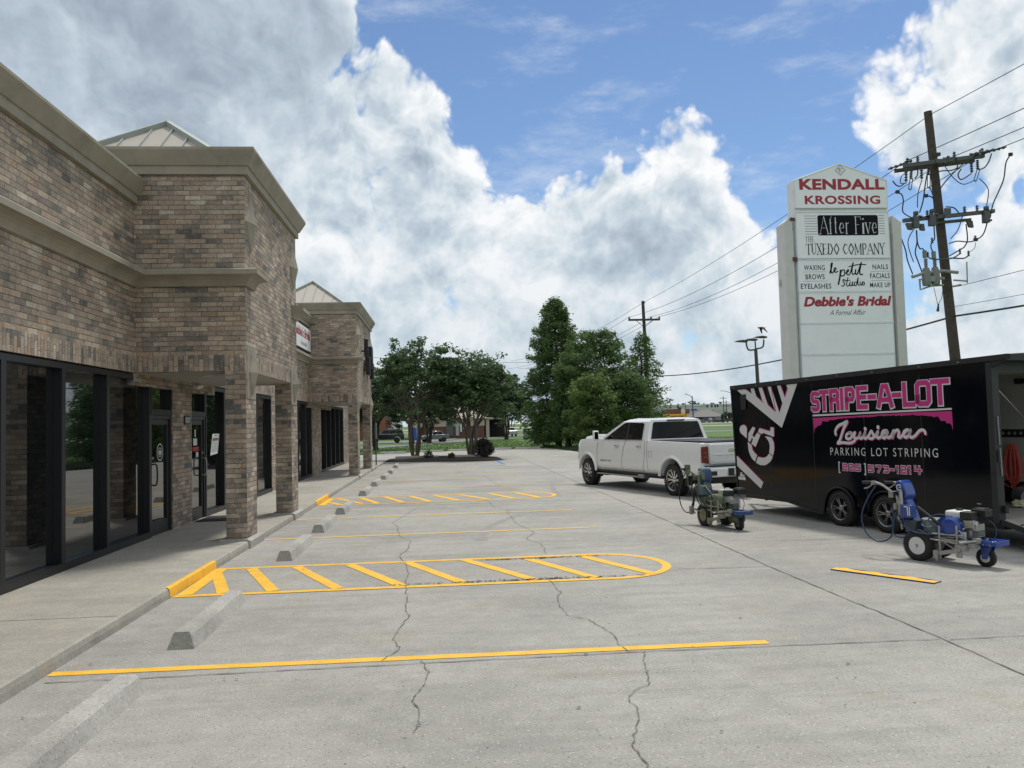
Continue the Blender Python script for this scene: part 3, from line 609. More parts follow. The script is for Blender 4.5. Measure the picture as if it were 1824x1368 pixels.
# ---- storefront glazing
HEAD = 2.855
def window(y0, y1, z0=.125, z1=HEAD, sub=()):
    b = MB(BM); xa, xb = WX - .15, WX - .015; fw = .055
    b.box(xa, xb, y0, y0 + fw, z0 + .10, z1 - .08); b.box(xa, xb, y1 - fw, y1, z0 + .10, z1 - .08); b.box(xa, xb, y0, y1, z0, z0 + .10); b.box(xa, xb, y0, y1, z1 - .08, z1)
    for z in sub: b.box(xa + .02, xb - .01, y0 + fw, y1 - fw, z - .025, z + .025)
    f = b.build('window', FRAME, bld)
    b = MB(BM); b.box(WX - .125, WX - .115, y0 + fw - .005, y1 - fw + .005, z0 + .095, z1 - .075); b.build('pane', GLASS, f); return f
def door(y0, y1, handle_y, zt=2.2):
    window(y0, y1, zt + .005, HEAD)
    b = MB(BM); xa, xb = WX - .14, WX - .03; f = .055
    b.box(xa, xb, y0, y0 + f, .125, zt - .06); b.box(xa, xb, y1 - f, y1, .125, zt - .06); b.box(xa, xb, y0, y1, zt - .06, zt)
    xa += .03; xb -= .03
    b.box(xa, xb, y0 + f + .006, y0 + f + .09, .13, zt - .066); b.box(xa, xb, y1 - f - .09, y1 - f - .006, .13, zt - .066); b.box(xa, xb, y0 + f + .09, y1 - f - .09, .13, .36); b.box(xa, xb, y0 + f + .09, y1 - f - .09, zt - .16, zt - .066)
    dr = b.build('door', FRAME2, bld)
    b = MB(BM); b.box(WX - .10, WX - .09, y0 + f + .085, y1 - f - .085, .355, zt - .155); b.build('pane', GLASS, dr)
    b = MB(BM); b.tube(smoothpath([(WX - .05, handle_y, 1.0), (WX + .03, handle_y, 1.02), (WX + .03, handle_y, 1.33), (WX - .05, handle_y, 1.35)], 4), .014, 8); b.build('handle', BLACK if y0 < 15 else STEEL, dr)
    b = MB(BM); b.cyl((WX - .06, handle_y, 1.46), (WX - .035, handle_y, 1.46), .025, n=12); b.build('lock', STEEL, dr)
ed = [-5.7, -4.2, -2.7, -1.2, .4, 2.1, 3.8, 5.4, 6.85, 8.28, 9.72, 11.19, 12.62, 14.36]
for a, c in zip(ed, ed[1:]): window(a, c)
door(14.40, 15.46, 14.52); door(16.58, 17.56, 17.42); window(17.58, 19.05); window(19.05, 20.6); window(20.6, 22.25); window(22.25, 24.02)
for a, c in [(25.3, 26.9), (26.9, 28.4), (28.4, 29.9), (29.9, 31.15), (33.4, 34.85), (34.85, 36.25), (36.25, 37.7), (37.7, 39.15), (39.15, 40.6)]: window(a, c)

# ---- things fixed to or standing at the shops
def wallfn(x): return lambda a, b_, t: (x + t, a, b_)
o = tag(MB().box(-4.96, -4.2, 16.62, 17.6, .121, .133).build('door_mat', RUBBER, bevel=.004), 'black rubber mat lying on the walk at the second shop door', 'door mat')
s = thing('wall_sign', "white wall sign with red lettering on the brick between the two towers", 'sign', (WX, 28.7, 5.1))
sm = Matrix.Translation((-WX, -28.7, -5.1)); wf = lambda a, b_, t: tuple(sm @ Vector((WX + .125 + t, a, b_)))
MB(sm).box(WX + .002, WX + .12, 26.9, 30.32, 4.64, 5.54).build('sign_box', BLACK, s); MB(sm).box(WX + .1, WX + .125, 26.93, 30.29, 4.70, 5.50).build('sign_face', SIGNW, s)
text('lettering', "Debbie's Bridal", (27.05, 5.08, 30.18, 5.42), wf, RED, s, bold=.035, shear=.18); text('lettering', 'A Formal Affair', (28.2, 4.80, 29.5, 4.95), wf, INK, s, shear=.35)
s = thing('wall_sign', 'tall black letter sign seen edge-on on the front of the far brick tower', 'sign', (TX, 33.6, 4.6))
sm = Matrix.Translation((-TX, -33.6, -4.6)); b = MB(sm)
b.box(TX + .10, TX + .26, 32.3, 32.45, 4.72, 5.38); b.box(TX + .10, TX + .26, 32.9, 33.5, 4.0, 4.72); b.box(TX + .12, TX + .30, 33.5, 34.1, 4.30, 5.2); b.box(TX + .1, TX + .26, 34.1, 34.5, 4.5, 5.0); b.box(TX + .10, TX + .25, 34.5, 35.0, 3.9, 4.6); b.build('letter_panel', pmat('sign_black', (.01, .01, .016), .35), s, bevel=.02)
b = MB(sm)
for y, z in ((32.38, 4.9), (33.2, 4.2), (33.8, 4.8), (34.7, 4.2)): b.box(TX + .001, TX + .12, y - .03, y + .03, z - .03, z + .03)
b.build('bracket', FRAME2, s)
s = thing('address_plate', 'small dark plate with pale door number on the brick pier between the two doors', 'number plate', (WX, 16.3, 2.12))
sm = Matrix.Translation((-WX, -16.3, -2.12)); MB(sm).box(WX, WX + .02, 16.08, 16.46, 2.04, 2.21).build('plate', FRAME, s, bevel=.003)
text('number', '10507', (16.11, 2.07, 16.43, 2.18), lambda a, b_, t: tuple(sm @ Vector((WX + .021 + t, a, b_))), WHITE, s, bold=.02)
s = thing('security_camera', 'small white security camera under the porch ceiling above the brick pier', 'camera', (WX, 16.62, 2.84))
MB().tube([(0, 0, .02), (.10, 0, .0), (.12, 0, -.04)], .015).build('arm', WHITE, s); MB().cyl((.10, -.12, -.07), (.16, .08, -.03), .045, n=14).build('camera_body', WHITE, s, smooth=True)
GX = WX - .112
s = thing('window_poster', 'white paper notice with a dull red block taped askew beside the second door', 'poster', (GX, 18.6, 1.6))
pf = lambda a, b_, t: (t, a * 1.0 + (b_) * .30, b_)
MB().add([pf(a, b_, 0) for a, b_ in ((-.30, -.23), (.26, -.20), (.30, .24), (-.26, .24))], [(0, 1, 2, 3)]).build('paper', pmat('paper', (.62, .66, .62), .8, var=.05), s)
b = MB(); b.add([pf(a, b_, .002) for a, b_ in ((-.22, .08), (.24, .09), (.24, .15), (-.22, .15))], [(0, 1, 2, 3)]); b.build('red_block', pmat('dull_red', (.20, .09, .08), .8), s)
b = MB()
for k in range(5):
    for q in range(4):
        a0 = -.22 + q * .115; b.add([pf(a, z, .002) for a, z in ((a0, .03 - k * .045), (a0 + random.uniform(.06, .10), .03 - k * .045), (a0 + random.uniform(.06, .10), .052 - k * .045), (a0, .052 - k * .045))], [(0, 1, 2, 3)])
b.add([pf(a, z, .002) for a, z in ((-.10, .19), (.12, .19), (.12, .215), (-.10, .215))], [(0, 1, 2, 3)]); b.build('print', pmat('grey_print', (.22, .24, .24), .8), s)
s = thing('door_sticker', 'white and red notices stuck on the glass of the second shop door', 'sticker', (WX - .086, 17.1, 1.6))
MB().box(0, .002, -.20, .22, -.10, -.01).build('red_band', pmat('sticker_red', (.36, .02, .02), .6), s)
b = MB(); b.box(0, .0015, -.15, .10, .02, .16); b.box(0, .0015, -.06, .02, .19, .34); b.box(0, .0015, .02, .18, -.22, -.12); b.build('white_label', WHITE, s)
s = tag(MB().lathe([(.155, 0), (.155, .002), (.135, .002), (.135, 0)], (WX - .086, 15.02, 1.55), (1, 0, 0), 32, close=True).build('door_sticker', WHITE), 'white ring-shaped emblem sticker on the glass of the nearest shop door', 'sticker')
b = MB(); b.lathe([(.085, 0), (.085, .002), (.07, .002), (.07, 0)], (WX - .086, 15.02, 1.55), (1, 0, 0), 20, close=True); b.box(WX - .086, WX - .084, 14.97, 15.07, 1.51, 1.58); b.build('emblem', WHITE, s)

# ---- wheel stops
sp = MB(); n0 = [(-.115, 0), (.115, 0), (.07, .105), (.05, .125), (-.05, .125), (-.07, .105)]
L2 = .97; secs = [-L2] + [-L2 + .06 + (2 * L2 - .12) * i / 16 for i in range(17)] + [L2]
n0 = [(-.125, 0), (.125, 0), (.085, .115), (.06, .14), (-.06, .14), (-.085, .115)]; vs = []
for i, y in enumerate(secs):
    e_ = -1 if i == 0 else 1 if i == len(secs) - 1 else 0
    for x, z in n0:
        j_ = 0 if e_ else 1; vs.append((x * (.93 if e_ else 1) + random.uniform(-.004, .004) * j_, y - e_ * z * .40 + random.uniform(-.005, .005) * j_ + (e_ * -.03 if not e_ else 0), z * (.95 if e_ else 1) + random.uniform(-.005, .004) * (z > 0) * j_))
sp.add(vs, [(i * 6 + k, i * 6 + (k + 1) % 6, (i + 1) * 6 + (k + 1) % 6, (i + 1) * 6 + k) for i in range(len(secs) - 1) for k in range(6)] + [tuple(range(6)), tuple(range((len(secs) - 1) * 6, len(secs) * 6))])
WS = [(-2.37, 5.36, 'grey wheel stop on the camera side of the nearest yellow stripe, first of its row'), (-2.36, 8.40, 'grey wheel stop between the nearest yellow stripe and the first hatched island, touching the hatching'), (-2.36, 13.05, 'grey concrete wheel stop just beyond the first hatched island'), (-2.36, 16.15, 'grey concrete wheel stop crossing the faded stripe level with the first tower porch'), (-2.34, 19.2, 'grey concrete wheel stop whose far end runs into the second hatched island'), (-2.33, 23.9, 'grey concrete wheel stop just beyond the second hatched island'), (-2.32, 27.4, 'grey concrete wheel stop fifth from the far end of the row by the shops'), (-2.28, 30.7, 'grey concrete wheel stop level with the near edge of the far tower'), (-2.28, 34.1, 'grey concrete wheel stop second from the far end of the row'), (-2.34, 38.5, 'grey concrete wheel stop at the far end of the row near the tree island')]
WS[6] = (-2.32, 27.4, 'grey concrete wheel stop fourth from the far end of the row by the shops')
ws0 = None
for x, y, lab in WS:
    o = sp.build('wheel_stop', CURB) if ws0 is None else dup(ws0)
    ws0 = ws0 or o; o.location = (x, y, 0); o.rotation_euler = (0, 0, random.uniform(-.012, .012)); tag(o, lab, 'wheel stop', 'concrete wheel stops along the shop front')
# ================================================================== TRUCK
def wheel(parent, c, r, wdt, rimr, tyre_m, rim_m, out=1, spokes=10, style='split', hub_m=None):
    """axis along local Y; out=+1 outer face towards +Y. c = hub centre of tyre mid-plane"""
    h = wdt / 2
    b = MB(); b.lathe([(rimr, -h * .8), (rimr + .02, -h), (r - .05, -h), (r - .012, -h * .8), (r, -h * .55), (r, h * .55), (r - .012, h * .8), (r - .05, h), (rimr + .02, h), (rimr, h * .8)], (0, 0, 0), (0, 1, 0), 40, caps=False)
    n = 44
    for k in range(n):   # tread blocks
        a = 2 * math.pi * k / n
        for yy, da in ((-h * .55, 0), (h * .55, .07)):
            p = Vector((math.cos(a + da) * r, yy, math.sin(a + da) * r)); tdir = Vector((-math.sin(a + da), 0, math.cos(a + da))); rd = Vector((math.cos(a + da), 0, math.sin(a + da)))
            hw = r * .045; hh = h * .38
            q = [p + tdir * sx * hw + Vector((0, sy * hh, 0)) + rd * sz for sz in (-.004, .007 if r > .25 else .002) for sx, sy in ((-1, -1), (1, -1), (1, 1), (-1, 1))]
            b.add(q, [(4, 5, 6, 7), (0, 1, 5, 4), (1, 2, 6, 5), (2, 3, 7, 6), (3, 0, 4, 7)])
    root = b.build('wheel', tyre_m, parent, loc=c, smooth=True)
    o_ = out * h
    b = MB(); b.lathe([(rimr, -out * h * .5), (rimr, out * (h * .85)), (rimr - .012, out * (h * .95)), (rimr - .03, out * (h * .8)), (rimr - .045, out * h * .2), (0, out * h * .1)], (0, 0, 0), (0, 1, 0), 36, caps=False)
    if style != 'plain': b.build('rim_barrel', BLACK, root, smooth=True)
    b = MB()
    if style == 'plain':
        b.lathe([(rimr * 1.0, out * h * .95), (rimr * .93, out * h * .9), (rimr * .85, out * h * .5), (rimr * .40, out * h * .42), (rimr * .30, out * h * .62), (rimr * .2, out * h * .66), (.0, out * h * .66)], (0, 0, 0), (0, 1, 0), 30); b.build('rim', rim_m, root, smooth=True)
        b = MB(); b.lathe([(rimr * .24, out * h * .64), (rimr * .2, out * h * .95), (0, out * h * .95)], (0, 0, 0), (0, 1, 0), 12); b.cyl((rimr * .55, out * h * .3, rimr * .35), (rimr * .57, out * h * .85, rimr * .36), .006, n=6); b.build('hub', ALU, root)
    else:
        for k in range(spokes):
            a = 2 * math.pi * k / spokes
            for da in ((-.09, .09) if style == 'split' else (-.16, .16)):
                def P(rr, ang, y): return (math.cos(ang) * rr, y, math.sin(ang) * rr)
                w0, w1 = (.05, .042) if style == 'split' else (.10, .05)
                r0, r1 = rimr * .24, rimr * .96; y0, y1 = out * h * .62, out * h * .86
                aa = a + da * .4; ab = a + da
                t0 = w0 * .5 / 1.0
                b.add([P(r0, aa - .16, y0), P(r0, aa + .16, y0), P(r1, ab + w1, y1), P(r1, ab - w1, y1), P(r0, aa - .16, y0 - out * .03), P(r0, aa + .16, y0 - out * .03), P(r1, ab + w1, y1 - out * .04), P(r1, ab - w1, y1 - out * .04)], [(0, 1, 2, 3), (0, 3, 7, 4), (1, 5, 6, 2), (4, 7, 6, 5)])
        b.lathe([(rimr * .30, out * h * .5), (rimr * .28, out * h * .66), (rimr * .16, out * h * .78), (0, out * h * .8)], (0, 0, 0), (0, 1, 0), 24)
        b.lathe([(rimr * .99, out * h * .7), (rimr * 1.0, out * h * .98), (rimr * .93, out * h * .9)], (0, 0, 0), (0, 1, 0), 36, caps=False)
        b.build('rim', rim_m, root)
    return root
def arc(cx, cz, r, a0, a1, n=14): return [(cx + r * math.cos(a0 + (a1 - a0) * i / n), cz + r * math.sin(a0 + (a1 - a0) * i / n)) for i in range(n + 1)]
def solid(name, poly, ya, yb, inset, m, parent, zcuts=(), xcuts=(), bevel=.02, xin=None):
    """side profile extruded across the vehicle, then shaped: inset(z) pulls both flanks in, xin(x) tapers"""
    b = MB(); b.prism(poly, lambda a, z, t: (a, t, z), ya, yb)
    me = bpy.data.meshes.new(name); me.from_pydata(b.v, [], b.f); bm = bmesh.new(); bm.from_mesh(me); bmesh.ops.recalc_face_normals(bm, faces=bm.faces)
    for z in zcuts: bmesh.ops.bisect_plane(bm, geom=bm.verts[:] + bm.edges[:] + bm.faces[:], plane_co=(0, 0, z), plane_no=(0, 0, 1))
    for x in xcuts: bmesh.ops.bisect_plane(bm, geom=bm.verts[:] + bm.edges[:] + bm.faces[:], plane_co=(x, 0, 0), plane_no=(1, 0, 0))
    mid = (ya + yb) / 2
    for v in bm.verts:
        d_ = inset(v.co.z) + (xin(v.co.x) if xin else 0); v.co.y += -d_ if v.co.y > mid else d_
    bmesh.ops.recalc_face_normals(bm, faces=bm.faces); bm.to_mesh(me); bm.free(); me.materials.append(m)
    o = bpy.data.objects.new(name, me); COL.objects.link(o)
    if parent: o.parent = parent
    for p in me.polygons: p.use_smooth = True
    me.set_sharp_from_angle(angle=R(28))
    if bevel:
        bv = o.modifiers.new('bevel', 'BEVEL'); bv.width = bevel; bv.segments = 3; bv.limit_method = 'ANGLE'; bv.angle_limit = R(32); bv.harden_normals = False
        me.set_sharp_from_angle(angle=R(180)); wn_ = o.modifiers.new('wn', 'WEIGHTED_NORMAL'); wn_.keep_sharp = True
    return o
ang = math.atan2(math.cos(R(-17.5)), math.sin(R(-17.5)))
tk = thing('pickup_truck', 'white crew-cab pickup with chrome wheels and tinted windows, hitched to the black trailer', 'truck', (5.604, 19.999, 0), ang)
TW = -1.98
low = [(5.28, .44), (5.36, .60), (5.38, .84), (5.30, .92), (5.22, 1.28), (5.12, 1.35), (4.6, 1.39), (3.78, 1.385), (1.22, 1.365), (-1.18, 1.325), (-1.21, 1.30), (-1.20, .76), (-1.16, .58), (-.62, .52)] + arc(0, .385, .545, R(165), R(15)) + [(.62, .46), (3.92, .46)] + arc(4.56, .385, .545, R(165), R(15)) + [(5.15, .45)]
def ins(z): return (.10 * max(0, .66 - z) / .2 if z < .66 else 0) + (.05 * ((z - 1.08) / .3) ** 2 if z > 1.08 else 0) 
solid('body', low, 0, TW, ins, WHITEP, tk, zcuts=(.60, .7, .78, .82, .88, .95, 1.08, 1.16, 1.23, 1.29), xcuts=(4.9, 5.05, 5.18), bevel=.028, xin=lambda x: .10 * max(0, (x - 4.75) / .6) ** 2)
b = MB(); b.prism([(5.12, 1.33), (5.0, 1.44), (4.3, 1.515), (3.72, 1.50), (3.7, 1.38), (5.0, 1.32)], lambda a, z, t: (a, t, z), -.22, TW + .22); b.build('hood', WHITEP, tk, bevel=.03)
gh = [(3.74, 1.36), (3.68, 1.43), (2.66, 1.87), (2.45, 1.925), (2.0, 1.955), (1.5, 1.94), (1.27, 1.90), (1.18, 1.36)]
def gin(z): return .045 + max(0, z - 1.37) * .30 + max(0, (z - 1.86)) * .9
solid('cab', gh, 0, TW, gin, WHITEP, tk, zcuts=(1.5, 1.65, 1.80, 1.86, 1.90), bevel=.03)
def onside(poly, lift, name, m, parent, th=.004):
    b = MB(); n = len(poly)
    b.add([(s_, -gin(z) + lift, z) for s_, z in poly], [tuple(range(n))]); return b.build(name, m, parent)
onside([(3.56, 1.385), (3.50, 1.405), (2.60, 1.815), (2.46, 1.845), (2.36, 1.845), (2.29, 1.385)], .005, 'side_window', CGLASS, tk)
onside([(2.21, 1.385), (2.28, 1.845), (1.60, 1.825), (1.50, 1.79), (1.44, 1.40), (1.47, 1.385)], .005, 'side_window', CGLASS, tk)
onside([(2.30, 1.385), (2.37, 1.845), (2.27, 1.845), (2.20, 1.385)], .003, 'pillar', BLACK, tk)
b = MB(); b.tube([(3.62, -.028, 1.372), (1.42, -.028, 1.372)], .011, 6); b.tube([(1.42, -.028, 1.372), (1.47, -.16, 1.80), (1.60, -.172, 1.842)], .009, 6); b.build('window_trim', CHROME, tk)
# windscreen and rear glass
xr = lambda z: 1.18 + (z - 1.36) / (.54) * .09
b = MB(); b.add([(xr(z) - .006, y, z) for y, z in ((-.16, 1.40), (TW + .16, 1.40), (TW + .27, 1.80), (TW + .31, 1.845), (-.31, 1.845), (-.27, 1.80))], [tuple(range(6))]); b.build('rear_window', CGLASS, tk)
b = MB(); xf = lambda z: 3.68 - (z - 1.43) / .44 * 1.02
b.add([(xf(z) + .012, y, z + .008) for y, z in ((-.17, 1.45), (TW + .17, 1.45), (TW + .27, 1.85), (-.27, 1.85))], [(0, 1, 2, 3)]); b.build('windscreen', CGLASS, tk)
b = MB(); b.box(1.225, 1.262, -.72, TW + .72, 1.868, 1.905); bl_ = b.build('brake_lamp', BLACK, tk, bevel=.008)
b = MB(); b.box(1.218, 1.224, -.86, TW + .86, 1.875, 1.898); b.build('lens', REDL, bl_)
# bed
b = MB(); b.box(-1.12, 1.16, -.10, TW + .10, 1.33, 1.372); b.build('bed_cover', BLACK, tk, bevel=.01)
b = MB(); b.box(-1.19, -1.06, -.16, TW + .16, 1.322, 1.352); b.build('tailgate_cap', BLACK, tk, bevel=.01)
b = MB(); b.prism([(-.27, .80), (TW + .27, .80), (TW + .27, 1.28), (-.27, 1.28)], lambda a, z, t: (t, a, z), -1.20, -1.222); tg = b.build('tailgate', WHITEP, tk, bevel=.01)
b = MB(); b.box(-1.222, -1.236, -.36, TW + .36, 1.02, 1.05); b.box(-1.222, -1.232, -.36, TW + .36, .82, .90); b.build('tailgate_crease', WHITEP, tg, bevel=.005)
text('emblem', 'GMC', (-.80, 1.08, -1.18, 1.17), lambda a, z, t: (-1.224 - t, a, z), CHROME, tg, bold=.04)
for y0, y1 in ((-.035, -.235), (TW + .035, TW + .235)):
    b = MB(); b.prism([(y0, .86), (y1, .83), (y1, 1.245), (y0 * 1.0, 1.23)], lambda a, z, t: (t, a, z), -1.10, -1.232); tl = b.build('tail_light', REDL, tk, bevel=.015)
    b = MB(); b.box(-1.234, -1.238, min(y0, y1) + .05, max(y0, y1) - .05, .98, 1.0); b.box(-1.234, -1.238, min(y0, y1) + .05, max(y0, y1) - .05, 1.08, 1.1); b.build('lens_rib', pmat('lamp_clear', (.35, .10, .10), .2), tl)
b = MB(); b.prism([(-1.19, .50), (-1.42, .52), (-1.44, .70), (-1.40, .76), (-1.19, .76)], lambda a, z, t: (a, t, z), -.04, TW + .04); bp = b.build('rear_bumper', WHITEP, tk, bevel=.02)
b = MB(); b.box(-1.19, -1.41, -.12, TW + .12, .762, .785); b.box(-1.443, -1.45, -.62, TW + .62, .54, .72); b.box(-1.441, -1.446, -.12, -.3, .56, .66); b.build('bumper_step', BLACK, bp, bevel=.005)
b = MB(); b.box(-1.452, -1.456, -.78, -1.10, .56, .71); b.build('licence_plate', WHITE, bp)
# undercarriage, wheel wells, steps
b = MB(); b.box(-1.1, 5.1, -.42, TW + .42, .34, .58)
b.build('chassis', BLACK, tk)
b = MB()
for cx in (0, 4.56): b.box(cx - .56, cx + .56, -.34, TW + .34, .30, 1.02)
b.build('wheel_well', BLACK, tk)
b = MB(); b.box(1.55, 3.86, .05, -.12, .372, .408); b.cyl((1.7, -.1, .39), (1.7, -.3, .46), .02); b.cyl((3.7, -.1, .39), (3.7, -.3, .46), .02); b.box(1.35, 1.62, .02, -.2, .36, .46); b.build('side_step', ALU, tk, bevel=.008)
b = MB(); b.box(.62, 3.92, -.035, -.25, .445, .50); b.build('rocker_panel', BLACK, tk)
for cx in (0, 4.56):
    b = MB(); P = arc(cx, .385, .575, R(172), R(8), 22)
    b.tube([(x, .004 - (.10 * max(0, (x - 4.75) / .6) ** 2), z) for x, z in P], .042, 8); b.build('wheel_arch', WHITEP, tk, smooth=True)
    b = MB(); b.box(cx - .60, cx - .555, .0, -.20, .28, .52); b.build('mud_flap', BLACK, tk)
for cx in (0, 4.56):
    wheel(tk, (cx, -.135, .392), .392, .27, .268, RUBBER, CHROME, 1, 10); wheel(tk, (cx, TW + .135, .392), .392, .27, .268, RUBBER, CHROME, -1, 10)
# doors: seams, handles, mirrors, badge
b = MB()
for pts in ([(3.92, .56), (3.93, .9), (3.90, 1.33)], [(2.50, .55), (2.47, .9), (2.30, 1.36)], [(1.30, 1.36), (1.28, 1.0), (1.36, .68), (1.40, .55)], [(3.92, .555), (1.40, .545)], [(1.17, 1.35), (1.17, 1.0), (1.15, .58)]):
    b.tube([(s_, -ins(z) + .002, z) for s_, z in [(p[0] + (q[0] - p[0]) * i / 8, p[1] + (q[1] - p[1]) * i / 8) for p, q in zip(pts, pts[1:]) for i in range(8)] + [pts[-1]]], .0045, 5)
b.build('door_seam', pmat('seam_shadow', (.12, .12, .118), .7, var=0), tk)
for s_ in (2.76, 1.56):
    b = MB(); b.box(s_ - .12, s_ + .12, .002, .04, 1.19, 1.222); b.build('door_handle', CHROME, tk, bevel=.012)
b = MB(); b.add([(s_, -ins(z) + .003, z) for s_, z in ((1.10, .93), (1.10, 1.10), (.94, 1.10), (.94, .93))], [(0, 1, 2, 3)])
b = MB(); P = [(1.09, .93), (1.09, 1.09), (.93, 1.09), (.93, .93), (1.09, .93)]; b.tube([(s_, -ins(z) + .002, z) for s_, z in [(p[0] + (q[0] - p[0]) * i / 6, p[1] + (q[1] - p[1]) * i / 6) for p, q in zip(P, P[1:]) for i in range(6)] + [P[-1]]], .004, 5); b.build('fuel_door', pmat('seam_light', (.30, .30, .295), .6, var=0), tk)
text('badge', 'SIERRA HD', (3.74, .745, 3.10, .80), lambda a, z, t: (a, .002 + t - ins(z), z), STEEL, tk, bold=.03)
for sy, y0 in ((1, 0.0), (-1, TW)):
    b = MB(); yy = lambda d_: y0 + sy * d_
    b.box(3.64, 3.74, yy(.07), yy(.24), 1.34, 1.63); mr = b.build('mirror', WHITEP, tk, bevel=.03)
    b = MB(); b.box(3.636, 3.639, yy(.095), yy(.215), 1.38, 1.59); b.build('mirror_glass', CGLASS, mr)
    b = MB(); b.tube([(3.66, yy(-.05), 1.36), (3.68, yy(.10), 1.40)], .035); b.build('mirror_arm', WHITEP, mr)
b = MB(); b.box(5.20, 5.24, -.20, -.42, 1.02, 1.24); b.box(5.20, 5.24, TW + .20, TW + .42, 1.02, 1.24); b.build('headlight', CGLASS, tk)
b = MB(); b.box(5.24, 5.27, -.45, TW + .45, .92, 1.25); b.build('grille', CHROME, tk, bevel=.02)
b = MB(); b.box(-1.4, -1.75, -.93, -1.05, .44, .52); b.cyl((-1.70, -.99, .52), (-1.70, -.99, .57), .03); b.build('tow_hitch', BLACK, tk)

# ================================================================== TRAILER
ang = math.atan2(math.cos(R(-15)), math.sin(R(-15)))
tr = thing('cargo_trailer', 'long glossy black enclosed trailer with pink and white graphics, its rear ramp down', 'trailer', (6.763, 13.506, 0), ang)
YF = -2.16
side = [(3.13, 2.56), (3.02, .36), (1.76, .345), (.60, .19), (.50, .19), (.46, .42), (.33, .60), (.09, .68), (-.15, .62), (-.30, .50), (-.40, .22), (-.52, .22), (-.62, .50), (-.78, .62), (-1.0, .68), (-1.22, .60), (-1.36, .42), (-1.42, .26), (-2.95, .36), (-2.95, 2.665)]
b = MB(); b.prism(side, lambda a, z, t: (a, t, z), 0, -.05); body = b.build('body', BLACKP, tr)
b = MB(); b.box(-2.95, 3.05, YF, YF + .05, .36, 2.58); b.box(3.0, 3.06, YF + .05, -.05, .36, 2.52); b.build('far_body', BLACKP, tr)
b = MB(); b.add([(3.13, .004, 2.555), (3.13, YF, 2.555), (-3.22, YF, 2.665), (-3.22, .004, 2.672), (3.13, -.5, 2.60), (-3.22, -.5, 2.70), (3.13, YF + .5, 2.60), (-3.22, YF + .5, 2.70)], [(0, 4, 5, 3), (4, 6, 7, 5), (6, 1, 2, 7)])
b.add([(3.13, 0, 2.52), (-2.95, 0, 2.62), (-2.95, YF, 2.62), (3.13, YF, 2.52)], [(0, 1, 2, 3)]); b.build('roof', BLACKP, tr)
b = MB(); b.prism([(3.15, 2.475), (3.15, 2.565), (-3.22, 2.675), (-3.22, 2.60)], lambda a, z, t: (a, t, z), .004, .022); b.box(-3.22, -3.19, .02, YF, 2.585, 2.675); b.prism([(-2.95, 2.50), (-3.22, 2.60), (-3.22, 2.672), (-2.95, 2.667)], lambda a, z, t: (a, t, z), .002, -.04); b.prism([(3.155, 2.56), (3.12, 2.56), (3.01, .36), (3.045, .36)], lambda a, z, t: (a, t, z), .003, .012); b.build('roof_rail', BLACK, tr)
b = MB()
for s_ in (3.02, 2.27, 1.62, .78, .0, -.80, -1.75, -2.45): z = 2.475 + (3.15 - s_) / 6.37 * .11 + .045; b.box(s_ - .02, s_ + .02, .022, .03, z - .008, z + .008)
b.build('marker_light', STEEL, tr)
b = MB()
for s_ in (1.93, .69, -.55, -1.72): b.box(s_ - .004, s_ + .004, .0, .0022, .36, 2.48)
b.build('panel_seam', pmat('seam_dark', (.03, .032, .035), .4, var=0), tr)
b = MB(); b.box(-2.95, -2.87, .0, .006, .36, 2.58); b.box(-2.962, -2.95, .006, -.12, .36, 2.62); b.box(-2.962, -2.95, YF, YF + .12, .36, 2.62); b.box(-2.962, -2.95, -.12, YF + .12, 2.44, 2.62)
for k in range(26): z = .42 + k * .083; b.cyl((-2.91, .006, z), (-2.91, .009, z), .006, n=6)
b.build('door_frame', pmat('frame_black', (.016, .018, .02), .45), tr)
for bx_ in ((-2.97, -2.90, .02, -.02, 1.03, 1.07), (-3.02, -2.95, -.06, -.11, .5, .60), (-2.98, -2.962, -.02, -.05, 1.2, 1.36)): MB().box(*bx_).build('hinge', BLACK, tr)
b = MB()
for (z0, z1) in ((1.82, 1.45), (1.38, 1.02)):
    for k in range(18):
        z = z0 + (z1 - z0) * k / 17; b.lathe([(.010, -.006), (.014, 0), (.010, .006)], (-2.975, -.05 - (1.82 - z) * .03, z), (0, .4, 1), 8)
b.build('lift_cable', STEEL, tr)
b = MB(); b.tube([(-2.90, -.12, 2.25), (-1.76, -2.08, 1.8)], .006, 5); b.build('strap', WHITE, tr)
b = MB(); b.box(-2.93, 2.95, YF + .051, YF + .06, .76, 2.5); b.box(2.98, 2.99, YF + .06, -.06, .44, 2.5); b.box(-2.9, 2.95, -.052, -.058, .76, 2.45); b.box(-2.94, 3.0, -.06, YF + .06, 2.49, 2.50); b.build('lining', INTW, tr)
b = MB(); b.box(-2.94, 2.9, YF + .061, YF + .072, 1.47, 1.60); b.box(-2.94, 2.95, YF + .051, YF + .062, .42, .757)
for k in range(3): b.box(-2.5 + k * .3, -2.25 + k * .3, YF + .06, YF + .10, 2.33, 2.41)
tk2 = b.build('wall_track', BLACK, tr)
b = MB()
for k in range(30):
    s_ = -2.85 + k * .105; b.box(s_ - .028, s_ + .028, YF + .072, YF + .0745, 1.527, 1.543); b.box(s_ - .008, s_ + .008, YF + .072, YF + .0748, 1.507, 1.563)
b.build('track_slot', pmat('slot_grey', (.34, .34, .33), .6), tk2)
b = MB(); b.box(-2.945, 3.0, -.05, YF + .05, .36, .41); b.build('floor', PLY, tr)
b = MB(); b.prism([(-2.965, .345), (-2.965, .405), (-4.55, .045), (-4.55, .012)], lambda a, z, t: (a, t, z), -.06, YF + .06); rp = b.build('ramp', PLY, tr)
b = MB(); b.prism([(-2.97, .345), (-2.97, .41), (-4.56, .05), (-4.56, .01)], lambda a, z, t: (a, t, z), -.012, -.058)
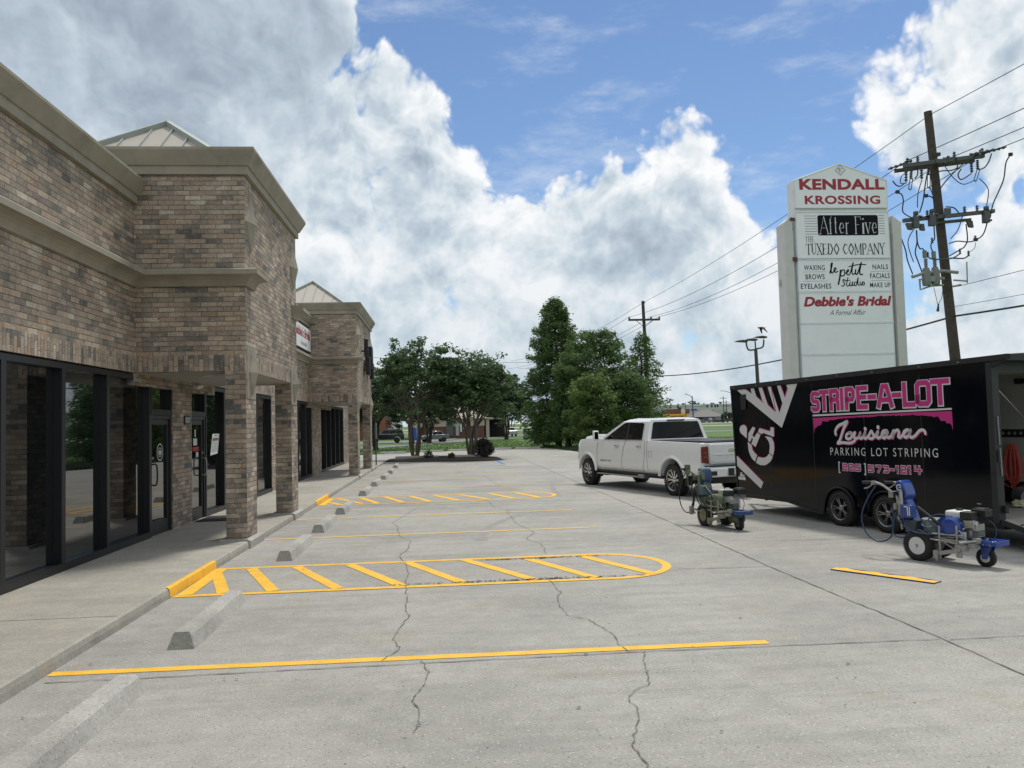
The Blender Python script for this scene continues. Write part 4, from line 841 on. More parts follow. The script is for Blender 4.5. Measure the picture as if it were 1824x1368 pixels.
for k in range(6): s_ = -3.2 - k * .22; z = .405 + (s_ + 2.965) * .227; b.box(s_ - .012, s_ + .012, -.10, YF + .10, z + .004, z + .014)
b.build('ramp_frame', BLACK, rp)
b = MB(); b.box(-2.9, 3.0, -.16, YF + .16, .26, .355); b.box(-1.5, .55, -.30, -.34, .2, .72); b.cyl((.05, -.1, .30), (.05, YF + .1, .30), .04); b.cyl((-.97, -.1, .30), (-.97, YF + .1, .30), .04); b.box(-1.5, .55, -.06, -.34, .69, .70); b.box(-.50, -.42, -.06, -.32, .2, .68); b.build('underframe', BLACK, tr)
b = MB(); b.box(3.0, 4.1, -1.04, -1.12, .40, .50); b.tube([(3.0, -.45, .42), (4.05, -1.05, .44)], .04, 6); b.tube([(3.0, -1.7, .42), (4.05, -1.1, .44)], .04, 6); b.cyl((3.55, -1.08, .1), (3.55, -1.08, .75), .035); b.build('tongue', BLACK, tr)
b = MB()
for cx in (.07, -.97):
    P = arc(cx, .30, .375, R(178), R(2), 20)
    b.prism([(x, z) for x, z in P] + [(cx + (x - cx) * .9, .30 + (z - .30) * .9) for x, z in P[::-1]], lambda a, z, t: (a, t, z), .055, -.03)
b.build('fender', BLACKP, tr, bevel=.012)
b = MB(); b.prism([(1.8, .335), (.62, .165), (.50, .165), (.50, .205), (.62, .205), (1.8, .365)], lambda a, z, t: (a, t, z), .018, -.02); b.build('rub_rail', BLACK, tr); b = MB(); b.prism([(3.03, .34), (1.8, .335), (1.8, .37), (3.03, .375)], lambda a, z, t: (a, t, z), .018, -.02); b.build('rub_rail', BLACK, tr); b = MB(); b.prism([(-1.42, .27), (-2.95, .35), (-2.95, .39), (-1.42, .31)], lambda a, z, t: (a, t, z), .012, -.02); b.build('rub_rail', BLACK, tr)
RIMB = pmat('machined_rim', (.30, .30, .30), .25, .9, var=.1)
for cx in (.07, -.97):
    wheel(tr, (cx, -.06, .302), .302, .20, .20, RUBBER, RIMB, 1, 5, 'star'); wheel(tr, (cx, YF + .06, .302), .302, .20, .20, RUBBER, RIMB, -1, 5, 'star')
b = MB(); b.prism([(2.794, 2.365), (2.629, 2.373), (2.631, 2.066), (2.792, 2.066)], lambda a, z, t: (a, t, z), .001, .03); b.build('vent', BLACK, tr, bevel=.012)
b = MB(); b.box(-2.70, -2.63, .0, .012, .60, .615); b.build('reflector', STEEL, tr)
# graphics: cut vinyl on the side
tf = lambda a, z, t: (a, t, z)
def vinyl(name, polys, m, lift):
    b = MB()
    for p in polys: b.add([(a, lift, z) for a, z in p], [tuple(range(len(p)))])
    return b.build(name, m, tr)
chev = [(2.928,2.488),(2.643,2.487),(2.441,2.372),(2.471,2.497),(2.366,2.495),(2.29,2.308),(2.093,2.176),(2.214,2.502),(2.106,2.5),(1.942,2.127),(1.718,1.982),(1.931,2.502),(1.829,2.508),(1.605,1.98),(1.512,2.163),(1.644,2.511),(1.545,2.511),(1.434,2.266),(1.349,2.449),(1.374,2.51),(1.064,2.523),(1.555,1.688),(2.635,2.285)]
chev = [(a, min(z, 2.468 + (3.0 - a) * .017)) for a, z in chev]
vinyl('graphic', [chev], VINYL, .0035)
vinyl('graphic', [[(2.642,2.47),(2.591,2.47),(2.421,2.364),(2.441,2.374)],[(2.296,2.312),(2.284,2.322),(2.08,2.195),(2.094,2.177)],[(1.941,2.131),(1.927,2.147),(1.727,2.009),(1.717,1.983)],[(2.105,2.478),(2.083,2.478),(1.928,2.118),(1.942,2.128)],[(1.828,2.48),(1.807,2.48),(1.705,2.025),(1.722,2.0)],[(1.544,2.49),(1.516,2.49),(1.425,2.299),(1.436,2.27)],[(1.349,2.449),(1.33,2.423),(1.419,2.262),(1.433,2.268)],[(1.511,2.165),(1.493,2.172),(1.589,1.99),(1.604,1.982)]], PINK, .005)
ps = [[(2.895,1.665),(2.86,1.72),(2.815,1.742),(2.766,1.751),(2.725,1.745),(2.692,1.734),(2.644,1.682),(2.663,1.478),(2.869,1.591)],
      [(2.455,1.709),(2.368,1.685),(2.475,1.537),(2.425,1.493),(2.316,1.592),(2.213,1.553),(2.384,1.308),(2.515,1.374),(2.456,1.465),(2.498,1.492),(2.542,1.41),(2.624,1.436),(2.59,1.591)],
      [(2.239,1.681),(1.905,1.619),(1.886,1.701),(1.791,1.688),(1.797,1.515),(2.13,1.592),(2.155,1.566),(2.287,1.606)],
      [(2.631,1.409),(2.508,1.338),(2.485,1.248),(2.42,1.19),(2.345,1.144),(2.42,1.02),(2.50,1.065),(2.56,1.129),(2.618,1.245)],
      [(2.318,1.118),(2.24,1.105),(2.162,1.1),(2.10,1.108),(2.048,1.126),(1.966,1.19),(1.86,1.126),(1.91,1.06),(1.972,1.015),(2.04,.98),(2.115,.957),(2.257,.955),(2.392,.999)],
      [(2.078,1.525),(1.88,1.502),(1.84,1.45),(1.81,1.402),(1.806,1.32),(1.808,1.263),(1.853,1.149),(1.964,1.216),(1.942,1.28),(1.936,1.348),(1.952,1.40),(1.985,1.452)],
      [(3.028,1.106),(3.0,1.107),(2.185,.618),(2.264,.493),(3.02,.911)]]
vinyl('graphic', [[(a - .014, z + .012) for a, z in p] for p in ps], PINK, .0025); vinyl('graphic', ps, VINYL, .0045)
vinyl('label', [[(3.005,.70),(2.93,.71),(2.93,.775),(2.86,.78),(2.86,.735),(2.79,.74),(2.784,.70)],[(3.0,.635),(2.754,.63),(2.757,.69),(3.0,.69)]], WHITE, .003)
vinyl('graphic', [[(.68,1.921),(-2.284,1.964),(-2.283,1.938),(.682,1.89)]], VINYL, .0035)
random.seed(5)
lowr = [(-2.287,1.634),(-2.263,1.715),(-2.229,1.74),(-2.188,1.729),(-2.159,1.773),(-2.085,1.778),(-2.04,1.843),(-1.956,1.83),(-1.907,1.849),(-1.797,1.862),(-1.58,1.873),(-.909,1.868),(-.295,1.852),(.0,1.84),(.147,1.826),(.25,1.815),(.332,1.79),(.437,1.799),(.481,1.734),(.53,1.73),(.561,1.718),(.611,1.682),(.648,1.669),(.664,1.57)]
lr2 = []
for (x0, z0), (x1, z1) in zip(lowr, lowr[1:]):
    k = max(1, int(abs(x1 - x0) / .035))
    for i in range(k): t = i / k; lr2.append((x0 + (x1 - x0) * t, z0 + (z1 - z0) * t + random.uniform(-.007, .007)))
vinyl('graphic', [[(.679,1.86),(-.296,1.882),(-1.582,1.914),(-2.282,1.917)] + lr2 + [lowr[-1]]], PINK, .003)
# block lettering: strokes over a wider white outline
GLY = {'S': [[(.95, .83), (.95, .92), (.80, 1), (.20, 1), (.05, .90), (.05, .62), (.18, .52), (.82, .48), (.95, .38), (.95, .10), (.80, 0), (.20, 0), (.05, .08), (.05, .17)]], 'T': [[(0, 1), (1, 1)], [(.5, 1), (.5, 0)]], 'R': [[(.08, 0), (.08, 1), (.78, 1), (.95, .88), (.95, .62), (.80, .50), (.10, .50)], [(.78, .5), (.95, .36), (.95, 0)]], 'I': [[(.5, 0), (.5, 1)]], 'P': [[(.08, 0), (.08, 1), (.78, 1), (.95, .88), (.95, .58), (.80, .44), (.10, .44)]], 'E': [[(1, 1), (.08, 1), (.08, 0), (1, 0)], [(.08, .52), (.85, .52)]], '-': [[(0, .5), (1, .5)]], 'A': [[(.0, 0), (.34, 1), (.66, 1), (1, 0)], [(.2, .30), (.8, .30)]], 'L': [[(.1, 1), (.1, 0), (1, 0)]], 'O': [[(.05, .12), (.05, .88), (.2, 1), (.8, 1), (.95, .88), (.95, .12), (.8, 0), (.2, 0), (.05, .12), (.05, .3)]],
       '2': [[(0, 1), (.85, 1), (1, .9), (1, .55), (.1, .48), (0, .4), (0, 0), (1, 0)]], '5': [[(1, 1), (0, 1), (0, .52), (.85, .52), (1, .42), (1, .1), (.85, 0), (0, 0)]], '7': [[(0, 1), (1, 1), (1, .85), (.45, 0)]], '3': [[(0, 1), (.88, 1), (1, .9), (1, .1), (.88, 0), (0, 0)], [(.3, .52), (1, .52)]], '1': [[(.2, 1), (.55, 1), (.55, 0)]], '4': [[(.05, 1), (.05, .45), (1, .45)], [(.72, 1), (.72, 0)]]}
def block(name, s, boxes, wpen, m, lift, extra=0.0, sh=(0, 0)):
    b = MB(); n = 0
    for ch, (a0, z0, a1, z1) in zip(s, boxes):
        sg = 1 if a1 > a0 else -1
        for st in GLY[ch]:
            pts = [(a0 + sg * wpen / 2 + x * (a1 - a0 - sg * wpen) + sh[0], z0 + wpen / 2 + z * (z1 - z0 - wpen) + sh[1]) for x, z in st]
            if ch == '-': pts = [(a0 + x * (a1 - a0), (z0 + z1) / 2) for x, z in st]
            # extend ends squarely
            p0, p1 = Vector(pts[0]), Vector(pts[1]); q0, q1 = Vector(pts[-1]), Vector(pts[-2]); e = (wpen / 2 if ch != 'S' else 0) + extra / 2
            pts[0] = tuple(p0 + (p0 - p1).normalized() * (e if ch != '-' else extra / 2)); pts[-1] = tuple(q0 + (q0 - q1).normalized() * (e if ch != '-' else extra / 2))
            stroke(b, pts, wpen + extra, lambda a, z, t: (a, t, z), lift + n * .00025, smooth=False, square=True); n += 1
    return b.build(name, m, tr)
SB = [('S', .715, 1.975, .475, 2.335), ('T', .49, 1.98, .245, 2.352), ('R', .245, 1.982, -.02, 2.36), ('I', -.02, 1.985, -.12, 2.365), ('P', -.13, 1.985, -.385, 2.372), ('E', -.40, 1.99, -.66, 2.378), ('-', -.665, 2.13, -.845, 2.24), ('A', -.86, 1.998, -1.205, 2.382), ('-', -1.18, 2.14, -1.37, 2.25), ('L', -1.375, 2.0, -1.635, 2.388), ('O', -1.63, 2.005, -1.945, 2.396), ('T', -1.93, 2.01, -2.27, 2.402)]
block('lettering', [g[0] for g in SB], [g[1:] for g in SB], .076, VINYL, .0065, .034, (-.003, -.006)); block('lettering', [g[0] for g in SB], [g[1:] for g in SB], .076, PINK, .011)
NB = [('2', -.012, .955, -.13, 1.075), ('2', -.165, .957, -.28, 1.075), ('5', -.315, .955, -.43, 1.073), ('5', -.60, .953, -.72, 1.07), ('7', -.765, .955, -.88, 1.075), ('3', -.925, .957, -1.04, 1.075), ('-', -1.06, .98, -1.16, 1.05), ('1', -1.17, .96, -1.27, 1.08), ('2', -1.285, .962, -1.40, 1.085), ('1', -1.41, .964, -1.51, 1.09), ('4', -1.545, .968, -1.69, 1.095)]
block('lettering', [g[0] for g in NB], [g[1:] for g in NB], .028, VINYL, .0035, .018); block('lettering', [g[0] for g in NB], [g[1:] for g in NB], .028, PINK, .0075)
b = MB()
for pts in ([(.045, 1.09), (.075, 1.09), (.075, .915), (.045, .915)], [(-.505, 1.085), (-.535, 1.085), (-.535, .91), (-.505, .91)]): stroke(b, pts, .022, tf, .004, smooth=False, square=True)
b.build('lettering', VINYL, tr)
text('lettering', 'PARKING LOT STRIPING', (.272, 1.212, -2.0, 1.345), lambda a, z, t: (a, t + (2.0 + a) * 0, z + (-a + .272) * .013 - .006), VINYL, tr, bold=-.004, space=1.35)
LOU = [([(.118, 1.57), (.125, 1.625), (.095, 1.675), (.03, 1.725), (-.07, 1.755), (-.165, 1.79), (-.135, 1.74), (-.085, 1.68), (-.03, 1.58), (.02, 1.48), (.07, 1.43)], .05), ([(.08, 1.415), (.02, 1.425), (-.06, 1.432), (-.16, 1.424), (-.25, 1.432), (-.33, 1.468)], .045),
       ([(-.20, 1.60), (-.145, 1.57), (-.13, 1.51), (-.19, 1.495), (-.26, 1.53), (-.265, 1.59), (-.20, 1.60), (-.29, 1.575), (-.33, 1.60)], .046), ([(-.34, 1.605), (-.315, 1.53), (-.35, 1.502), (-.42, 1.53), (-.455, 1.60), (-.435, 1.53), (-.47, 1.505), (-.53, 1.545), (-.565, 1.61), (-.54, 1.53), (-.57, 1.506), (-.64, 1.55), (-.70, 1.625), (-.73, 1.60), (-.755, 1.54), (-.71, 1.505), (-.65, 1.512)], .045),
       ([(-.72, 1.51), (-.79, 1.55), (-.845, 1.62), (-.82, 1.54), (-.85, 1.515), (-.91, 1.54), (-.98, 1.60), (-1.03, 1.635), (-.96, 1.625), (-.925, 1.56), (-.97, 1.515), (-1.03, 1.56), (-1.055, 1.63), (-1.035, 1.55), (-1.07, 1.522), (-1.13, 1.56), (-1.175, 1.635)], .045), ([(-1.175, 1.635), (-1.15, 1.525), (-1.18, 1.60), (-1.25, 1.645), (-1.285, 1.61), (-1.265, 1.545), (-1.30, 1.53), (-1.36, 1.57), (-1.44, 1.65)], .045),
       ([(-1.47, 1.645), (-1.40, 1.63), (-1.37, 1.575), (-1.41, 1.53), (-1.475, 1.565), (-1.51, 1.64), (-1.49, 1.56), (-1.53, 1.53), (-1.60, 1.56), (-1.68, 1.63), (-1.75, 1.645), (-1.785, 1.62), (-1.79, 1.59)], .045)]
for col, lift, off in ((PINK, .003, (-.012, -.014)), (VINYL, .006, (0, 0))):
    b = MB()
    for i, (pts, w_) in enumerate(LOU): stroke(b, [(x + off[0], z + off[1]) for x, z in pts], w_, tf, lift + i * .0003, k=6)
    for cx, cz in ((-.575, 1.665), (-.855, 1.69)): b.add([(cx + off[0] + .032 * math.cos(a), lift + .0024, cz + off[1] + .032 * math.sin(a)) for a in np.linspace(0, 6.283, 13)[:-1]], [tuple(range(12))])
    b.build('lettering', col, tr)

# things in the trailer
tm = Matrix.LocRotScale(tr.location, tr.rotation_euler, None)
b = MB(tm); random.seed(3)
for k in range(17):
    a0 = -1.60 + random.uniform(-.05, .05); wd = random.uniform(.03, .13); bot = .66 + random.uniform(0, .18); yo = YF + .10 + random.uniform(0, .09)
    b.tube(smoothpath([(a0 + wd * .3, yo, 1.36), (a0 + wd, yo, 1.15), (a0 + wd * 1.1, yo, .9), (a0 + wd * .4, yo, bot), (a0 - wd * .6, yo, bot + .03), (a0 - wd * 1.1, yo, .95), (a0 - wd * .8, yo, 1.2), (a0 - wd * .2, yo, 1.37)], 5), .010, 6)
b.tube(smoothpath([(-1.50, YF + .14, 1.25), (-1.40, YF + .16, 1.0), (-1.36, YF + .16, .83), (-1.45, YF + .16, .70), (-1.6, YF + .16, .66), (-1.8, YF + .16, .72)], 5), .010, 6); b.tube(smoothpath([(-1.42, YF + .16, .80), (-1.40, YF + .18, .62), (-1.46, YF + .3, .48)], 5), .010, 6)
tag(b.build('extension_cord', CORD, smooth=True), 'coiled orange extension cord hanging from the black track inside the open trailer', 'cord')
b = MB(tm); bm_ = bmesh.new(); bmesh.ops.create_icosphere(bm_, subdivisions=3, radius=.13)
for v in bm_.verts: v.co *= 1 + .45 * mnoise.noise(v.co * 14); v.co.z *= .5
b.add([tuple(v.co + Vector((-2.05, -1.55, .46))) for v in bm_.verts], [[v.index for v in f.verts] for f in bm_.faces]); bm_.free()
tag(b.build('rag', pmat('rag', (.55, .50, .34), .95)), 'crumpled pale rag on the floor just inside the open trailer', 'rag')
b = MB(tm); b.cyl((-1.72, -1.98, .55), (-2.05, -1.75, .55), .14, .12, 20); tag(b.build('bucket', pmat('bucket_grey', (.17, .175, .18), .6), smooth=True), 'grey bucket lying on its side inside the trailer below the cord', 'bucket')

# ================================================================== LINE STRIPERS
def striper(loc, head, label, M_, old=False):
    HOOD, FR, RIM, BK, SHR, PLATE, GUN = M_
    r = thing('line_striper', label, 'paint machine', loc, head, 'walk-behind line stripers beside the trailer')
    wheel(r, (0, .055, .195), .195, .11, .112, RUBBER, RIM, -1, style='plain'); wheel(r, (0, .465, .195), .195, .11, .112, RUBBER, RIM, 1, style='plain')
    b = MB(); b.cyl((0, .1, .195), (0, .42, .195), .018); b.box(-.10, .70, .13, .16, .27, .31); b.box(-.10, .70, .36, .39, .27, .31); b.box(-.08, .62, .16, .36, .305, .318); b.box(.60, .68, .13, .39, .26, .32)
    b.box(-.06, .06, .12, .15, .17, .28); b.box(-.06, .06, .37, .40, .17, .28); b.tube([(.25, .14, .27), (.45, .14, .17), (.66, .2, .29)], .014); b.build('frame', FR, r, bevel=.004)
    b = MB(); b.box(.665, .955, .12, .40, .300, .335); b.box(.665, .95, .12, .128, .275, .30); b.box(.945, .955, .12, .40, .27, .30); pl = b.build('front_plate', PLATE, r, bevel=.006)
    b = MB()
    for x, y in ((.88, .119), (.80, .119)): b.cyl((x, y, .288), (x, y - .008, .288), .009, n=8)
    b.cyl((.76, .26, .335), (.76, .26, .352), .02, n=10); b.build('bolt', STEEL, pl)
    wheel(r, (.745, .26, .112), .112, .065, .058, RUBBER, WHITE if not old else RIM, -1, style='plain')
    b = MB(); b.prism([(.70, .30), (.86, .30), (.78, .10), (.72, .10)], lambda a, z, t: (a, t, z), .205, .217); b.prism([(.70, .30), (.86, .30), (.78, .10), (.72, .10)], lambda a, z, t: (a, t, z), .303, .315); b.cyl((.745, .198, .112), (.745, .322, .112), .013, n=10); b.build('caster_fork', PLATE, r, bevel=.003)
    # engine
    en = MB().box(.40, .63, .17, .36, .32, .47).build('engine', ALU if not old else FR, r, bevel=.03)
    b = MB()
    for k in range(7): b.box(.62, .70, .19, .34, .36 + k * .022, .368 + k * .022)
    b.box(.60, .66, .20, .33, .345, .52); b.build('cooling_fins', ALU, en)
    b = MB(); b.lathe([(.04, 0), (.11, .0), (.125, .03), (.125, .09), (.10, .12), (.03, .125)], (.44, .14, .47), (0, -1, 0), 26); b.lathe([(.04, 0), (.105, .0), (.12, .02), (.12, .10), (.0, .11)], (.33, .20, .46), (0, -1, 0), 26); b.build('shroud', SHR, en, smooth=True)
    tkm = MB().box(.315, .545, .13, .37, .565, .665).build('fuel_tank', TANKW if not old else pmat('old_tank', (.42, .44, .36), .7, stain=(.25, .27, .20), sscale=9), r, bevel=.025)
    b = MB(); b.cyl((.44, .25, .665), (.44, .25, .688), .042, .038, 16); b.build('cap', BLACK if not old else TANKW, tkm)
    b = MB(); b.box(.53, .68, .10, .24, .575, .665); b.box(.58, .76, .26, .42, .60, .69); b.box(.60, .74, .28, .40, .69, .705); b.build('air_filter', BLACK, r, bevel=.016)
    b = MB(); b.lathe([(.03, 0), (.055, .01), (.06, .05), (.05, .10), (.02, .11)], (.635, .11, .52), (.3, 1, 0), 16); b.box(.57, .70, .10, .20, .47, .56); b.box(.66, .72, .13, .30, .44, .52); b.tube([(.60, .15, .50), (.54, .10, .43), (.57, .12, .35)], .015); b.build('muffler', STEEL if not old else ALU, r, bevel=.012)
    b = MB(); b.box(.52, .60, .09, .11, .30, .42); b.add([(.51, .085, .33), (.58, .085, .30), (.575, .085, .41), (.53, .085, .425)], [(0, 1, 2, 3)]); b.build('guard_plate', WHITE if not old else FR, r)
    # hydraulic tower and hood
    b = MB(); b.prism([(-.385, .945), (-.365, 1.0), (-.315, 1.012), (-.27, .985), (-.225, .87), (-.212, .80), (-.24, .755), (-.29, .755), (-.335, .82)], lambda a, z, t: (a, t, z), .15, .37); hd = b.build('hood', HOOD, r, bevel=.035, seg=4)
    b = MB(); P = [(-.315 + .035 * math.cos(a) , .135 + .0, .915 + .035 * math.sin(a)) for a in np.linspace(.6, 5.6, 16)]; b.tube([(x, .147, z) for x, y, z in P], .007, 6); b.tube([(-.315, .147, .915), (-.285, .147, .915)], .007, 6); b.build('logo', WHITE, hd)
    b = MB(); b.prism([(-.345, .82), (-.24, .76), (-.15, .50), (-.10, .42), (-.12, .33), (-.27, .33), (-.31, .50)], lambda a, z, t: (a, t, z), .18, .34); b.build('tower', HOOD, r, bevel=.015)
    bx = MB().box(-.265, -.095, .07, .18, .53, .70).build('side_box', HOOD if not old else pmat('old_box', (.10, .15, .17), .7), r, bevel=.012)
    b = MB()
    if not old:
        stroke(b, [(-.205, .675), (-.155, .675), (-.15, .56)], .016, lambda a, z, t: (a, .068 - t, z), .0, smooth=False, square=True); stroke(b, [(-.125, .68), (-.125, .56)], .016, lambda a, z, t: (a, .068 - t, z), .0, smooth=False, square=True); b.build('marking', WHITE, bx)
    b = MB(); b.box(-.22, -.07, .10, .24, .36, .50); b.build('pump_housing', pmat('pump_grey', (.05, .07, .08), .5) if not old else FR, r, bevel=.012)
    # pail
    b = MB(); b.lathe([(.125, 0), (.142, .17), (.15, .175), (.15, .19), (.142, .195), (.0, .20)], (.09, .26, .335), (0, 0, 1), 28); pa = b.build('paint_pail', BK, r, smooth=True)
    b = MB(); b.tube(smoothpath([(-.05, .26, .50), (.0, .12, .46), (.09, .105, .44), (.18, .13, .46), (.235, .26, .50)], 5), .005, 5); b.build('pail_handle', STEEL, pa)
    # handlebar
    b = MB()
    b.tube(smoothpath([(-.34, .16, .76), (-.40, .13, .84), (-.50, .06, .945), (-.60, .03, .977), (-.66, .03, .975)], 4), .017, 8); b.tube(smoothpath([(-.34, .36, .76), (-.40, .40, .84), (-.50, .47, .925), (-.60, .50, .945), (-.66, .50, .945)], 4), .017, 8); b.tube([(-.41, .12, .85), (-.41, .41, .85)], .013, 8)
    b.tube([(-.36, .16, .78), (-.30, .16, .36)], .016, 8); b.tube([(-.36, .36, .78), (-.30, .36, .36)], .016, 8); b.box(-.43, -.36, .08, .16, .78, .86); b.box(-.40, -.35, .13, .2, .62, .70); b.box(-.33, -.29, .10, .15, .48, .56)
    hb = b.build('handlebar', STEEL if not old else FR, r, smooth=True)
    b = MB(); b.tube([(-.64, .03, .976), (-.78, .03, .968)], .021, 10); b.tube([(-.64, .50, .945), (-.78, .50, .94)], .021, 10); b.build('grip', BLACK, hb, smooth=True)
    b = MB(); b.tube([(-.62, .03, .955), (-.70, .03, .90), (-.76, .03, .885)], .008, 6); b.tube([(-.62, .50, .925), (-.70, .50, .87), (-.76, .50, .855)], .008, 6); b.box(-.63, -.58, .0, .05, .945, .995); b.build('lever', ALU if not old else BLACK, hb)
    b = MB(); b.cyl((-.275, .115, .55), (-.272, .115, .86), .027, n=16); b.cyl((-.275, .115, .52), (-.275, .115, .55), .016, n=10); b.cyl((-.272, .115, .86), (-.272, .115, .885), .018, n=10); b.build('pump_cylinder', STEEL if not old else FR, r, smooth=True)
    # hoses
    hm = pmat('blue_hose', (.02, .04, .10), .5) if not old else CABLE
    b = MB()
    b.tube(smoothpath([(-.574, .02, .93), (-.69, .0, .76), (-.79, -.01, .52), (-.74, -.01, .30), (-.577, 0, .188), (-.42, .02, .23), (-.365, .04, .33), (-.38, .08, .52), (-.34, .12, .60)], 7), .010, 7)
    b.tube(smoothpath([(-.38, .08, .66), (-.36, .07, .56), (-.20, .03, .44), (.0, -.02, .37), (.25, -.01, .365), (.5, .02, .36), (.62, .06, .31)], 7), .011, 7)
    b.tube(smoothpath([(-.30, .05, .60), (-.34, .02, .40), (-.30, -.01, .30), (-.18, .0, .28), (-.1, .02, .36)], 7), .009, 7)
    b.tube(smoothpath([(.2, .08, .58), (.12, .02, .50), (.15, .03, .40), (.26, .05, .36)], 6), .006, 6); b.tube(smoothpath([(.45, .08, .60), (.30, .02, .62), (.17, .02, .55), (.22, .05, .44)], 6), .006, 6)
    b.tube(smoothpath([(.70, .30, .585), (.80, .30, .55), (.86, .30, .46), (.85, .28, .36), (.82, .26, .33)], 6), .005, 6)
    if old: b.tube(smoothpath([(-.40, .05, .90), (-.38, .02, .6), (-.30, .0, .45), (-.36, .0, .3), (-.25, .0, .2)], 6), .011, 7); b.tube(smoothpath([(-.36, .08, .75), (-.2, .03, .55), (-.05, .0, .42), (.1, .0, .35)], 6), .012, 7)
    b.build('hose', hm, r, smooth=True)
    b = MB(); b.tube([(-.03, .10, .675), (.02, .10, .648), (.38, .10, .41)], [.026, .022, .018], 10); b.build('suction_bar', BLACK, r, smooth=True)
    # spray gun arms on the near side
    b = MB()
    b.tube([(.22, -.005, .375), (.62, -.005, .382)], .010, 7); b.tube([(.20, -.01, .305), (.66, .0, .27)], .010, 7); b.box(.322, .342, -.03, -.01, .08, .48); b.box(.548, .566, -.03, -.01, .15, .50)
    b.add([(.262, -.045, .10), (.60, -.045, .185), (.60, -.045, .23), (.262, -.045, .155), (.262, -.005, .10), (.60, -.005, .185), (.60, -.005, .23), (.262, -.005, .155)], [(0, 1, 2, 3), (4, 7, 6, 5), (0, 4, 5, 1), (3, 2, 6, 7), (0, 3, 7, 4), (1, 5, 6, 2)])
    b.box(.262, .32, -.065, -.005, .075, .175); b.cyl((.29, -.035, .045), (.29, -.035, .08), .014); b.box(.55, .66, -.03, .06, .20, .27); b.box(.58, .64, -.02, .10, .27, .33); b.box(.66, .74, .02, .12, .24, .30); b.cyl((.60, -.05, .30), (.76, .08, .33), .016); b.box(.56, .62, -.06, -.02, .12, .18); b.tube([(.5, .0, .38), (.58, .0, .44), (.64, .03, .36)], .009, 6); b.box(.70, .78, .06, .12, .30, .36)
    if old: b.tube([(.05, -.02, .26), (-.20, -.03, .27), (-.30, -.04, .30)], .010, 6); b.box(-.34, -.28, -.07, -.01, .18, .33); b.box(-.35, -.26, -.06, -.02, .26, .30)
    b.build('gun_arm', GUN, r, bevel=.003)
    if old:
        b = MB(); b.tube([(-.58, .05, .95), (-.56, .05, .66), (-.30, .1, .66)], .012, 6); b.box(-.62, -.52, .02, .09, .96, 1.06); b.box(-.58, -.48, .0, .05, .88, .96); b.build('gauge_bracket', FR, r, bevel=.01)
        b = MB(); b.box(.05, .36, .14, .34, .53, .56); b.build('yellow_cover', YGREEN, r, bevel=.012); b = MB(); b.cyl((.56, .26, .20), (.80, .26, .20), .10, n=18); b.build('paint_drum', GREENW, r, bevel=.01)
    return r
striper((6.02, 10.132, 0), R(-65), 'newer bright blue walk-behind paint striper with white wheel rims, in front of the trailer wheels', (BLUE, STEEL, WHITE, HOPPER, BLUE, BLUE, ALU))
striper((4.505, 14.211, 0), R(-77.4), 'older paint-caked greenish striper with dull yellow wheel rims, standing behind the white pickup', (BLUEW, GREENW, YGREEN, GREENW, GREENW, pmat('old_plate_blue', (.03, .065, .20), .55, var=.3, stain=(.12, .15, .12), sscale=9, smin=.5, smax=.65), pmat('caked_alu', (.27, .26, .20), .8, .2, var=.3)), old=True)
b = MB(); random.seed(11); N = 22; L_, R2 = [], []
A0, A1 = Vector((4.74, 9.80, 0)), Vector((5.42, 8.76, 0)); tdir = (A1 - A0).normalized(); nd = Vector((tdir.y, -tdir.x, 0)) * -1
for i in range(N + 1):
    p = A0.lerp(A1, i / N); wv = .075 + .018 * math.sin(i * .9) + random.uniform(-.012, .012); L_.append((p.x + nd.x * -.07, p.y + nd.y * -.07, .0165)); R2.append((p.x + nd.x * wv, p.y + nd.y * wv, .0165))
bd = thing('stencil_board', 'flat blue-edged board coated with yellow overspray, lying on the concrete below the blue striper', 'board', A0)
BT = Matrix.Translation(-A0); b = MB(BT)
b.add(L_ + R2, [(i, i + 1, N + 2 + i, N + 1 + i) for i in range(N)]); b.build('paint_coat', YEL, bd)
b = MB(BT); q = [A0 + nd * -.074, A1 + nd * -.074, A1 + nd * .11, A0 + nd * .11]; b.add([(p.x, p.y, z) for z in (.003, .014) for p in q], [(0, 1, 2, 3), (4, 7, 6, 5), (0, 4, 5, 1), (1, 5, 6, 2), (2, 6, 7, 3), (3, 7, 4, 0)]); b.build('board', BLUE, bd)
# ================================================================== PYLON SIGN
SX, SY = 12.3, 23.85
sg = thing('pylon_sign', "tall white pylon sign with red heading and tenant panels, behind the trailer", 'sign', (SX, SY, 0))
SM = Matrix.Translation((-SX, -SY, 0))
ux = lambda a, z: a - .03 * (z - 3.5)
b = MB(SM)
for xo, (a, c, z0, z1) in (('l', (10.40, 10.68, 7.80, 8.02)), ('r', (13.87, 14.15, 8.02, 7.80))):
    b.add([(a, SY - .06, 0), (c, SY - .06, 0), (c, SY - .06, z1), (a, SY - .06, z0), (a, SY + .5, 0), (c, SY + .5, 0), (c, SY + .5, z1), (a, SY + .5, z0)], [(0, 1, 2, 3), (4, 7, 6, 5), (0, 3, 7, 4), (1, 5, 6, 2), (3, 2, 6, 7)])
b.build('leg', PEEL, sg, bevel=.012)
XL, XR = 10.79, 13.78
b = MB(SM); b.prism([(XL, 2.0), (XR, 2.0), (XR, 9.15), (12.27, 9.67), (XL, 9.15)], lambda a, z, t: (a, t, z), SY + .02, SY + .5); b.box(10.68, XL, SY + .1, SY + .4, 2.0, 7.6); b.box(XR, 13.87, SY + .1, SY + .4, 2.0, 7.6); b.build('cabinet', SIGNG, sg, bevel=.015)
